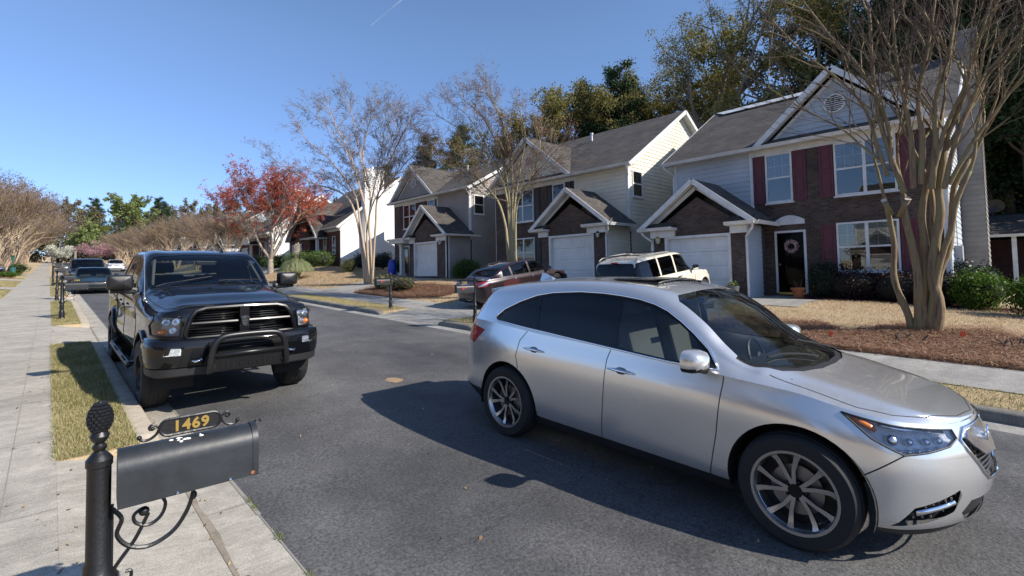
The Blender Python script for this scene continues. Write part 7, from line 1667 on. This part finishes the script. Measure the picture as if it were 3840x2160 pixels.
    def recm(p,d,L,r,lv):
        mb=t.mb if lv<3 else tw; pts=[Vector(p)];dd=Vector(d).normalized()
        for i in range(4): dd=(dd+rv(rg,.09)+Vector((0,0,.04))).normalized(); pts.append(pts[-1]+dd*L/4)
        mb.tube(pts,[r*(1-.11*i) for i in range(5)],(9,7,5,4,3,3)[min(lv,5)],cap=False)
        if lv>=5: cen.append(tuple(pts[-1])); cen.append(tuple(pts[2])); return
        for j in range(3 if lv<2 else 4):
            recm(pts[-1] if j<2 else pts[rg.integers(1,4)],spread(rg,dd,rg.uniform(.2,.68)),L*rg.uniform(.68,.9),r*.55*rg.uniform(.8,1.1),lv+1)
    for a,dz in((.4,1.0),(2.1,1.5),(3.4,1.1),(4.6,1.7),(5.6,1.2)): recm((0,0,1.2),(math.cos(a),math.sin(a),dz),2.55,.13,1)
    t.mb.build('trunk',mt,root,smooth=True); tw.build('branches',mt,root)
    cen=np.array(cen); cz=cen[:,2]; k=cz>np.percentile(cz,25); cc=cen[k]
    buds=rnd_mat('red_buds',[(0,(.18,.032,.018)),(.5,(.38,.075,.038)),(1,(.50,.14,.07))]); u_=rg.normal(size=(900,3)); u_/=np.linalg.norm(u_,axis=1,keepdims=True); u_=u_*(rg.uniform(.62,1.0,900)[:,None])*[4.2,4.2,3.4]+[0,0,4.9]; u_=u_[(u_[:,2]>4.2)|((u_[:,2]>3.2)&(rg.random(900)<.35))]; cc=np.vstack([cc,u_]); leafcloud('crown',root,cc,np.full(len(cc),.26),60000,.066,buds,rg,'tri',shell=.1)
    # rows of crapes down the street
    g='bare crape myrtles in the street rows'; protos=[]
    for sd in(51,52,53): protos.append(crape(sd,8.4,8,5,1.35,.10,True,1.55,trunkmat=barkp,twigmat=M('row_twig',(.20,.165,.09),.9,var=(.3,.45),col2=(.24,.15,.095)),headmat=headp,name='street_crape_myrtle',label='x',group=g,loc=(0,0,-500),lean=.30,firstfork=.27,headn=3,rmin=.008,hs=2.0))
    used=[0,0,0]
    spots=[]
    for i in range(10): spots.append((13.2,57+i*12+(i%3),'right',i))
    for i in range(13): spots.append((-3.7-(i%2)*.5,60+i*7.2,'left',i))
    spots.append((-7.5,58,'left',20)); spots.append((-8.5,70,'left',21))
    ordn=['first','second','third','fourth','fifth','sixth','seventh','eighth','ninth','tenth','eleventh','twelfth','thirteenth']
    for k,(x,y,sd,i) in enumerate(spots):
        p=protos[k%3]; o=p if not used[k%3] else copy_tree(p); used[k%3]=1
        o.location=(x,y,gz(x,y)-.05); o.rotation_euler=(0,0,k*1.9); s=.88+.22*((k*7)%5)/4; s*=1.12 if sd=='left' else .86; o.scale=(s*1.1,s*1.1,s)
        if i>=20: o['label']='pale-trunked bare tree at the far left edge, %s of the pair behind the sidewalk row'%('nearer' if i==20 else 'farther')
        else: o['label']='%s bare crape myrtle in the row along the %s sidewalk down the street'%(ordn[i],sd)
    # far woods and backyard trees
    pb=M('pine_bark',(.09,.065,.05),.9,var=(1,.3)); gb=M('grey_bark',(.20,.17,.13),.9,var=(1,.3))
    pine=rnd_mat('pine_needles',[(0,(.012,.028,.012)),(.5,(.03,.06,.022)),(1,(.07,.11,.04))],trans=.15); spring=rnd_mat('spring_leaves',[(0,(.08,.09,.02)),(.5,(.15,.17,.035)),(1,(.24,.24,.06))],trans=.3)
    olive=rnd_mat('olive_leaves',[(0,(.09,.085,.035)),(.35,(.17,.165,.06)),(.7,(.27,.23,.06)),(1,(.36,.32,.10))],trans=.3); bright=rnd_mat('bright_leaves',[(0,(.12,.16,.05)),(1,(.26,.31,.11))],trans=.3); haze_tw=rnd_mat('bare_twigs',[(0,(.09,.075,.05)),(.5,(.17,.14,.09)),(1,(.22,.22,.10))],trans=.2)
    CY=bigtree('evergreen_tree','x',(0,0,-500),15,77,'cone',n=42000,mats=(pb,pine),size=.13)
    P1=bigtree('pine_tree','x',(0,0,-500),17,71,'pine',n=30000,mats=(pb,pine),size=.15); P2=bigtree('pine_tree','x',(0,0,-500),19,72,'pine',n=30000,mats=(pb,pine),size=.15)
    O1=bigtree('leafing_tree','x',(0,0,-500),15,73,'broad',n=26000,mats=(gb,olive),size=.13); O2=bigtree('leafing_tree','x',(0,0,-500),16,74,'broad',n=22000,mats=(gb,olive),size=.13)
    T1=bigtree('tall_leafing_tree','tall old tree with olive young leaves behind the nearest house roofs',(39,15.8,1.2),24,75,'broad',n=46000,mats=(gb,olive),size=.105,R_=10)
    Bt=bigtree('bright_green_tree','bright spring-green tree standing above the woods at the street end',(14,172,S*172-1),19,76,'broad',n=20000,mats=(gb,bright),size=.38,R_=8)
    g2='pines behind the houses'; g3='leafing trees behind the houses'
    first={}
    def put(p,x,y,s,label,g=None,rz=None):
        o=copy_tree(p) if p.name in first else p; first[p.name]=1
        o.location=(x,y,gz(min(x,60),min(y,250))-.3 if y<250 else S*240); o.scale=(s,s,s); o.rotation_euler=(0,0,rz if rz is not None else x*3.1+y); o['label']=label; o['category']='tree'
        if g: o['group']=g
        return o
    for i,(x,y,s) in enumerate([(42,27.5,1.1),(46,30.5,1.15),(44,33.0,1.08),(47,34,1.15),(45,28.5,1.12),(50,31,1.2),(45,58,1.1),(42,64,1.05),(47,70,1.15),(44,78,1.05),(39,3.0,1.2),(37,.2,1.25),(36,-2.2,1.2),(40,6,1.2),(42,-6,1.2),(34,-5.,1.1),(45,10,1.2),(52,82,1.),(50,92,1.),(36,2.1,1.15),(38,-.9,1.2),(33,-.6,1.0),(35,1.0,1.1),(33.5,-3,1.0),(41,1.8,1.3),(43,-1.5,1.3),(39,-4,1.2)]):
        put(P1 if i%2 else P2,x,y,s,'dark green pine behind the houses, number %d of the line counted from the taupe house roof'%(i+1) if False else 'tall dark green pine rising behind the %s'%(['cream house roof'] *3+['taupe house roof']*3+['white-sided house']*4+['right-hand chimney']*6+['nearest house']+['far white house']*2+['right-hand chimney']*8)[i],g2)
    for i,(x,y,s) in enumerate([(40,33.5,1.3),(42,38,1.3),(40,42,1.15),(41,36,1.3),(38,49,.9),(48,24,1.3),(50,19,1.35),(44,22,1.2),(40,9,1.5),(46,3,1.4),(43,-3,1.4)]):
        put(O1 if i%3 else O2,x,y,s,'tree with yellow-olive young leaves behind the %s'%(['taupe house']*5+['cream house']*3+['nearest house']*3)[i],g3)
    for i,(x,y,s) in enumerate([(38.5,2.6,1.15),(37.5,.9,1.2),(38.5,-.8,1.1),(37.,-2.6,1.25),(42,1.6,1.5),(42,-1.8,1.5),(40,4.6,1.2),(37,-5,1.2),(45,.2,1.7)]): put(CY,x,y,s,'dense dark evergreen filling the right edge behind the low building','dense evergreens at the right edge')
    # woods at the end: individual big trees
    H1=bigtree('wood_tree','x',(0,0,-500),17,81,'broad',n=9000,mats=(gb,haze_tw),size=.30); H2=bigtree('wood_tree','x',(0,0,-500),18,82,'broad',n=9000,mats=(gb,spring),size=.32)
    rg=np.random.default_rng(5); g4='trees of the wood at the end of the street'; k=0
    names=['greyish bare tree','pale budding tree','yellow-green tree']
    for row,(yy,n_) in enumerate([(205,15),(224,15),(246,14)]):
        for i in range(n_):
            x=-52+i*11.5+rg.uniform(-3,3)+row*4; y=yy+rg.uniform(-6,6); s=rg.uniform(.85,1.2)*(1+.08*row)
            pp=(H1,H2,P2)[int(rg.choice(3,p=[.55,.33,.12]))]; put(pp,x,y,s,'%s in the wood closing the end of the street'%('dark pine' if pp is P2 else ('grey-brown twiggy tree' if pp is H1 else 'pale yellow-green tree')),g4 if pp is not P2 else 'pines in the wood at the street end'); k+=1
    rgu=np.random.default_rng(6); cu=[(rgu.uniform(-70,150),rgu.uniform(235,265),rgu.uniform(0,9)) for _ in range(420)]; ug=leafcloud('wood_undergrowth',None,[(a,b_,S*240+c_) for a,b_,c_ in cu],[(4,3,3)]*420,70000,.75,haze_tw,rgu,'tri',shell=.2); tag(ug,'dim tangle of undergrowth filling the wood at the street end',kind='stuff')
    put(P2,24,178,1.0,'dark pine standing right of the bright green tree','pines in the wood at the street end')
    # far-left trees behind left row
    for i,(x,y,s) in enumerate([(-16,95,.8),(-13,112,.9),(-19,78,.7),(-14,132,.9),(-24,64,.75)]): put(O2,x,y,s,'yellow-green tree behind the left row of crape myrtles',g3+' on the left')
    # mid distance right-hand back trees above far houses
    for i,(x,y,s) in enumerate([(34,78,.62),(36,90,.7),(34,104,.75),(36,120,.85),(34,136,.9),(28,152,.95),(38,66,.6)]): put(H1,x,y,s,'grey-brown twiggy tree behind the far right-hand houses','twiggy trees behind the far houses')
    # blossom trees
    dog=rnd_mat('dogwood',[(0,(.12,.14,.05)),(.25,(.45,.45,.35)),(1,(.75,.75,.68))],trans=.2); pink=rnd_mat('pink_blossom',[(0,(.2,.1,.1)),(1,(.55,.33,.36))],trans=.2)
    for nm,l,x,y,r,m,sd in(('dogwood','white-blossoming dogwood at the left edge by the lamp post',-4.9,51.5,1.7,dog,1),('dogwood','white-blossoming tree beyond the mailboxes at the end of the sidewalk',2.2,150,3.2,dog,2),('pink_blossom_tree','pink-blossoming tree beyond the mailboxes',8.5,160,4.2,pink,3)):
        z=gz(x,y); o=empty(nm,(x,y,z)); tag(o,l,'tree'); t=Tree(sd); rg=np.random.default_rng(sd); cen=[];rad=[]
        H=2.6 if r<2 else 3.2; t.limb((0,0,0),(0,0,1),H*.5,.09,.06,3,.05)
        for j in range(16):
            a=rg.uniform(0,6.28); p,_=t.limb((0,0,H*.35+rg.random()*.4),(math.cos(a),math.sin(a),rg.uniform(.5,1.6)),r*1.1,.04,.01,4,.12,0,4); cen+=[tuple(v) for v in p[2:]]; rad+=[(.3*r,.3*r,.12*r)]*len(p[2:])
        t.mb.build('trunk',gb,o,smooth=True); leafcloud('blossom',o,cen,rad,6000,.045 if r<2 else .12,m,rg,'quad',shell=.2)
    # shrubs
    lime=rnd_mat('lime_leaf',[(0,(.025,.06,.005)),(.5,(.065,.13,.010)),(1,(.13,.22,.025))],.5,trans=.25); dgr=rnd_mat('dark_leaf',[(0,(.006,.014,.007)),(1,(.025,.045,.02))],.5); hed=rnd_mat('hedge_leaf',[(0,(.03,.055,.01)),(.5,(.07,.12,.02)),(1,(.13,.18,.04))],.5); bur=rnd_mat('burgundy_leaf',[(0,(.006,.002,.003)),(1,(.028,.007,.010))],.6); mix=rnd_mat('mixed_leaf',[(0,(.05,.07,.015)),(.5,(.11,.13,.035)),(.8,(.14,.08,.04)),(1,(.22,.22,.10))],.6,trans=.2)
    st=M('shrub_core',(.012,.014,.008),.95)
    def B_(nm,l,x,y,r,m,n,sz,sd,g=None): return bush(nm,l,'shrub',(x,y,gz(x,y)-.03),r,sd,(st,m),n,sz,g)
    B_('lime_shrub','rounded lime-green shrub against the taupe siding behind the maroon sedan',17.6,22.2,(.95,.95,1.15),lime,9000,.035,1)
    B_('lime_shrub','lime-green rounded shrub right of the big bare tree',17.5,.74,(.68,.66,1.0),lime,10000,.035,2)
    B_('lime_shrub','lime-green shrub cut off by the right edge of the picture',16.6,-.30,(.7,.62,.95),lime,9000,.035,3)
    B_('lime_shrub','small lime-green shrub between the blue barrel and the porch post',17.9,30.0,(.5,.5,.95),lime,3000,.035,4)
    for i,(x,y,r) in enumerate([(20.3,33.2,(.9,1.1,1.4)),(19.0,34.6,(1.,1.1,1.35)),(17.6,35.2,(1.,.9,1.2))]): B_('dark_shrub','dark green shrub at the foot of the white siding wall, %s'%['nearest the barrel','middle of three','beside the bare trunks'][i],x,y,r,dgr,4000,.05,10+i)
    B_('olive_shrub','olive leafy shrub left of the crape myrtle trunks',15.5,33.0,(.6,.6,1.0),mix,2500,.04,15)
    B_('clipped_hedge','long clipped hedge with sunlit top left of the white siding wall',15.4,42.0,(1.5,1.9,1.35),hed,12000,.045,16); B_('clipped_hedge','clipped dark hedge at the corner of the white siding wall',16.0,39.3,(1.1,1.15,1.3),hed,8000,.045,17)
    B_('round_shrub','rounded green shrub behind the red tree trunk',14.8,46.8,(1.1,1.2,1.3),hed,6000,.05,18); B_('round_shrub','low green shrub left of the red tree trunk',14.5,51.5,(1.1,1.6,1.3),hed,6000,.05,19)
    B_('flowering_shrub','low reddish-green leafy shrub in the mulch bed near the lawn',12.6,21.0,(.75,1.0,.75),mix,2600,.04,20); B_('flowering_shrub','low leafy shrub in the mulch bed beside the right mailbox',12.4,22.6,(.6,.8,.85),mix,2000,.04,21)
    for i,(x,y,r) in enumerate([(18.0,3.6,(.55,.9,1.0)),(17.9,2.5,(.5,.8,.95)),(17.9,1.4,(.55,.8,.95))]): B_('burgundy_shrub','dark burgundy shrub under the lower window, %s'%['left','middle','right'][i],x,y,r,bur,4500,.035,30+i)
    B_('dark_shrub','dark evergreen shrub beside the front door pots',18.0,4.35,(.45,.5,1.25),dgr,3500,.04,35); B_('dark_shrub','dark shrub right of the big tree trunk under the house corner',19.2,.9,(.7,.7,1.25),dgr,4500,.045,36)
    B_('low_shrub','low bright green plants at the foot of the lamp post',-3.0,60,(1.4,1.4,.5),lime,2500,.06,38); B_('olive_shrub','rounded shrub at the left edge beside the sidewalk',-2.75,27.0,(.75,.85,.9),hed,6000,.03,39)
    B_('grass_clump_shrub','green grassy clump beside the far left sidewalk',-2.5,76,(1.1,1.1,1.1),hed,2000,.08,40)
    # pampas grass
    x,y=12.6,35.2; z=gz(x,y); root=empty('pampas_grass',(x,y,z)); tag(root,'pampas grass clump with pale feathery plumes','ornamental grass'); rg=np.random.default_rng(3); n=2600
    a=rg.uniform(0,2*np.pi,n); rad=rg.random(n)**.5; h=1.15+.5*rg.random(n); V=[];F=[];rn=[]
    for i in range(n):
        d=np.array([math.cos(a[i]),math.sin(a[i]),0]); s=np.array([-d[1],d[0],0])*.007; p0=d*.18*rad[i]; R1=.35+.75*rad[i]; p1=d*R1*.45+[0,0,h[i]*.75]; p2=d*R1*.9+[0,0,h[i]*(1.0-.3*rad[i])]; p3=d*R1*1.25+[0,0,h[i]*(.75-.45*rad[i])]
        k=len(V); V+=[p0-s,p0+s,p1+s,p1-s,p2+s,p2-s,p3]; F+=[(k,k+1,k+2,k+3),(k+3,k+2,k+4,k+5),(k+5,k+4,k+6,k+6)]; rn+=[rg.random()]*3
    F=[f for f in F]; me=npmesh('grass_blades',np.array(V),np.array([(f[0],f[1],f[2]) for f in F]+[(f[0],f[2],f[3]) for f in F if f[2]!=f[3]]),rnd_mat('pampas_leaf',[(0,(.10,.15,.05)),(.5,(.24,.28,.12)),(1,(.48,.45,.28))],trans=.2),root,rnd=np.array(rn+[r for f,r in zip(F,rn) if f[2]!=f[3]]))
    for dx,dy,hh in((.05,.15,2.55),(-.05,.02,2.45),(.1,-.15,2.6),(-.1,-.42,2.4)):
        b=MB(); b.tube([(dx*.4,dy*.4,.2),(dx,dy,hh-.5)],.008,4); st_=b.build('plume',M('plume_stem',(.35,.28,.17),.8),root); leafcloud('plume_feather',st_,[(dx,dy,hh-.55+.1*k_) for k_ in range(6)],[(.11,.11,.10)]*5+[(.06,.06,.1)],1500,.035,rnd_mat('plume',[(0,(.42,.34,.27)),(1,(.68,.60,.50))]),rg,'tri',shell=.1)
    # ---- ground cover stuff
    straw_m=rnd_mat('dry_grass',[(0,(.30,.21,.125)),(.5,(.50,.375,.24)),(1,(.64,.53,.37))],.9,trans=.2)
    def mixgrass(nm): return rnd_mat(nm,[(0,(.09,.12,.03)),(.3,(.20,.21,.06)),(.5,(.36,.30,.14)),(1,(.55,.47,.27))],.9,noise=(1.6,.7),trans=.2)
    def box(x0,x1,y0,y1): return lambda rg,n: np.column_stack([rg.uniform(x0,x1,n),rg.uniform(y0,y1,n)])
    blades('strip_grass',60000,box(.05,.665,5.93,13.77),.035,.0022,mixgrass('strip_grass_mat'),1,label='short mixed green and straw grass in the left kerb strip',lean=1.2)
    blades('strip_grass',26000,box(.075,.66,17.65,27.3),.035,.003,mixgrass('strip_grass_mat'),2,label='short grass in the farther left kerb strip',lean=1.2)
    blades('strip_grass',16000,box(.075,.66,30.6,60),.04,.006,mixgrass('strip_grass_mat'),3,label='short grass in the distant left kerb strips',lean=1.2)
    def rs(rg,n):
        p=np.column_stack([rg.uniform(8.34,9.4,n),rg.uniform(-6,45,n)]); k=np.array([not inr(y,RAP) for y in p[:,1]]); return p[k]
    blades('kerb_grass',90000,rs,.03,.004,mixgrass('kerb_grass_mat'),4,label='patchy grass in the right kerb strip',lean=1.2)
    def inbed(p): 
        x,y=p[:,0],p[:,1]; e=.35*np.sin(y*1.7)+.2*np.sin(y*4.1)
        b1=(y<6.0)&(x<13.75+e-.25*np.maximum(0,y-2.2)); b2=((x-12.7)/1.75)**2+((y-21.0)/3.6)**2<1+.1*np.sin(y*3)
        b3=(x>17.3+.12*np.sin(y*3))&(y<5.0); return b1|b2|b3
    def lawn_s(rg,n):
        p=np.column_stack([11.27+6.2*rg.random(n),rg.uniform(-7,37.5,n)]); x,y=p[:,0],p[:,1]
        dr=np.zeros(len(p),bool)
        for a,c in((6.0,9.9),(11.7,15.35),(23.45,27.65)): dr|=(y>a)&(y<c)
        dr|=(y>4.25)&(y<6.1)&(x>15); dr|=(x>16.75)&(y>5.5); return p[~dr&~inbed(p)]
    blades('lawn_grass',170000,lawn_s,.045,.005,straw_m,5,label='dormant straw-coloured lawn grass',lean=1.3)
    def lawn2(rg,n): p=np.column_stack([11.27+7*rg.random(n),rg.uniform(27.7,44,n)]); return p[p[:,0]<16.9+(p[:,1]>31)*1.]
    blades('lawn_grass',60000,lawn2,.05,.009,straw_m,6,label='dormant straw-coloured grass on the bank below the white siding wall',lean=1.3)
    def lefl(rg,n): p=np.column_stack([-1.47-6*rg.random(n)**1.3,rg.uniform(17.7,60,n)]); return p[[not inr(y,LAP) for y in p[:,1]]]
    blades('left_lawn_grass',60000,lefl,.04,.008,mixgrass('left_lawn_mat'),7,label='green and straw lawn grass left of the sidewalk',lean=1.2)
    psm=rnd_mat('pine_straw',[(0,(.10,.042,.025)),(.4,(.27,.13,.075)),(.75,(.42,.25,.15)),(1,(.58,.42,.28))],.85)
    def bed1(rg,n): p=np.column_stack([rg.uniform(11.22,14.3,n),rg.uniform(-7,6.0,n)]); x,y=p[:,0],p[:,1]; e=.35*np.sin(y*1.7)+.2*np.sin(y*4.1); return p[x<13.75+e-.25*np.maximum(0,y-2.2)]
    straw('pine_straw',110000,bed1,.20,.0055,psm,1,.12,'reddish brown pine straw mulch around the big bare tree')
    def bed2(rg,n): p=np.column_stack([rg.uniform(10.9,14.6,n),rg.uniform(17,25,n)]); x,y=p[:,0],p[:,1]; return p[(((x-12.7)/1.75)**2+((y-21.0)/3.6)**2<1+.1*np.sin(y*3))&(x>11.2)]
    straw('pine_straw',50000,bed2,.18,.007,psm,2,.13,'reddish brown pine straw mulch mound by the second mailbox')
    def bed3(rg,n): p=np.column_stack([rg.uniform(17.2,18.55,n),rg.uniform(-3,5,n)]); return p[p[:,0]>17.3+.12*np.sin(p[:,1]*3)]
    straw('red_mulch',16000,bed3,.08,.012,rnd_mat('red_mulch_mat',[(0,(.05,.012,.012)),(1,(.14,.035,.03))],.9),3,.04,'dark red bark mulch in front of the nearest house')
    def bed4(rg,n): p=np.column_stack([rg.uniform(-5,-2.2,n),rg.uniform(57,80,n)]); return p
    straw('pine_straw',9000,bed4,.3,.03,psm,4,.05,'reddish mulch beds beyond the lamp post')
    def edge(rg,n): y=rg.uniform(-2,12,n); return np.column_stack([1.168+rg.normal(0,.006,n),y])
    def weeds(rg,n): c=rg.choice([2.5,2.9,3.05,3.6,4.15,4.3,2.35],n); return np.column_stack([1.17+rg.normal(0,.012,n),c+rg.normal(0,.035,n)])
    blades('crack_weeds',500,weeds,.022,.004,rnd_mat('weed',[(0,(.05,.09,.02)),(1,(.2,.22,.06))]),8,label='tiny weeds in the joint between gutter and asphalt')
    def leafs(rg,n):
        a=np.column_stack([rg.uniform(-1.4,11.2,n),rg.uniform(1,30,n)]); k=rg.random(n)<.45; a[k,0]=rg.choice([.87,8.1,.1],k.sum())+rg.normal(0,.06,k.sum()); return a
    rg=np.random.default_rng(77); XY=leafs(rg,1500); n=len(XY); z=np.array([max(gz(x,y),0)+.012 if not (.8<x<8.16) else S*y+.010 for x,y in XY]); P=np.column_stack([XY,z]); a=rg.uniform(0,6.28,n); s_=(.008+.016*rg.random(n))[:,None]; u=np.stack([np.cos(a),np.sin(a),rg.normal(0,.25,n)],1)*s_; v=np.stack([-np.sin(a),np.cos(a),rg.normal(0,.25,n)],1)*s_*.5
    o=npmesh('fallen_leaves',np.stack([P-u,P-v,P+u,P+v],1).reshape(-1,3),np.arange(4*n).reshape(n,4),rnd_mat('leaf_litter',[(0,(.06,.035,.02)),(.5,(.20,.12,.06)),(1,(.40,.30,.17))]),rnd=rg.random(n),kind='stuff'); tag(o,'scattered tiny brown leaf litter on road and pavement')
    return
build_site()
build_houses()
build_suv(); build_truck(); build_cars()
build_objects()
build_veg()
# thin bed surfaces under the mulch
for nm,xs,ys,ok,mt in (('mulch_bed',fr(11.26,14.2,.25),fr(-7,6,.3),lambda x,y:x<13.7+.35*math.sin(y*1.7)+.2*math.sin(y*4.1)-.25*max(0,y-2.2),M('mulch_brown',(.17,.085,.05),.95,var=(6,.35))),('mulch_bed',fr(11.26,14.6,.22),fr(17.2,24.8,.25),lambda x,y:((x-12.7)/1.75)**2+((y-21.)/3.6)**2<.97,M('mulch_brown',(.12,.055,.03),.95)),('mulch_bed',fr(17.35,18.6,.3),fr(-3,5,.4),lambda x,y:True,M('mulch_red',(.07,.018,.016),.95,var=(9,.3)))):
    V=[];F=[];
    for i in range(len(xs)-1):
        for j in range(len(ys)-1):
            if ok((xs[i]+xs[i+1])/2,(ys[j]+ys[j+1])/2):
                k=len(V)
                for a,c in((xs[i],ys[j]),(xs[i+1],ys[j]),(xs[i+1],ys[j+1]),(xs[i],ys[j+1])):
                    V.append((a,c,gz(a,c)+.008))
                F.append((k,k+1,k+2,k+3))
    o=npmesh(nm,V,F,mt); o['kind']='structure'
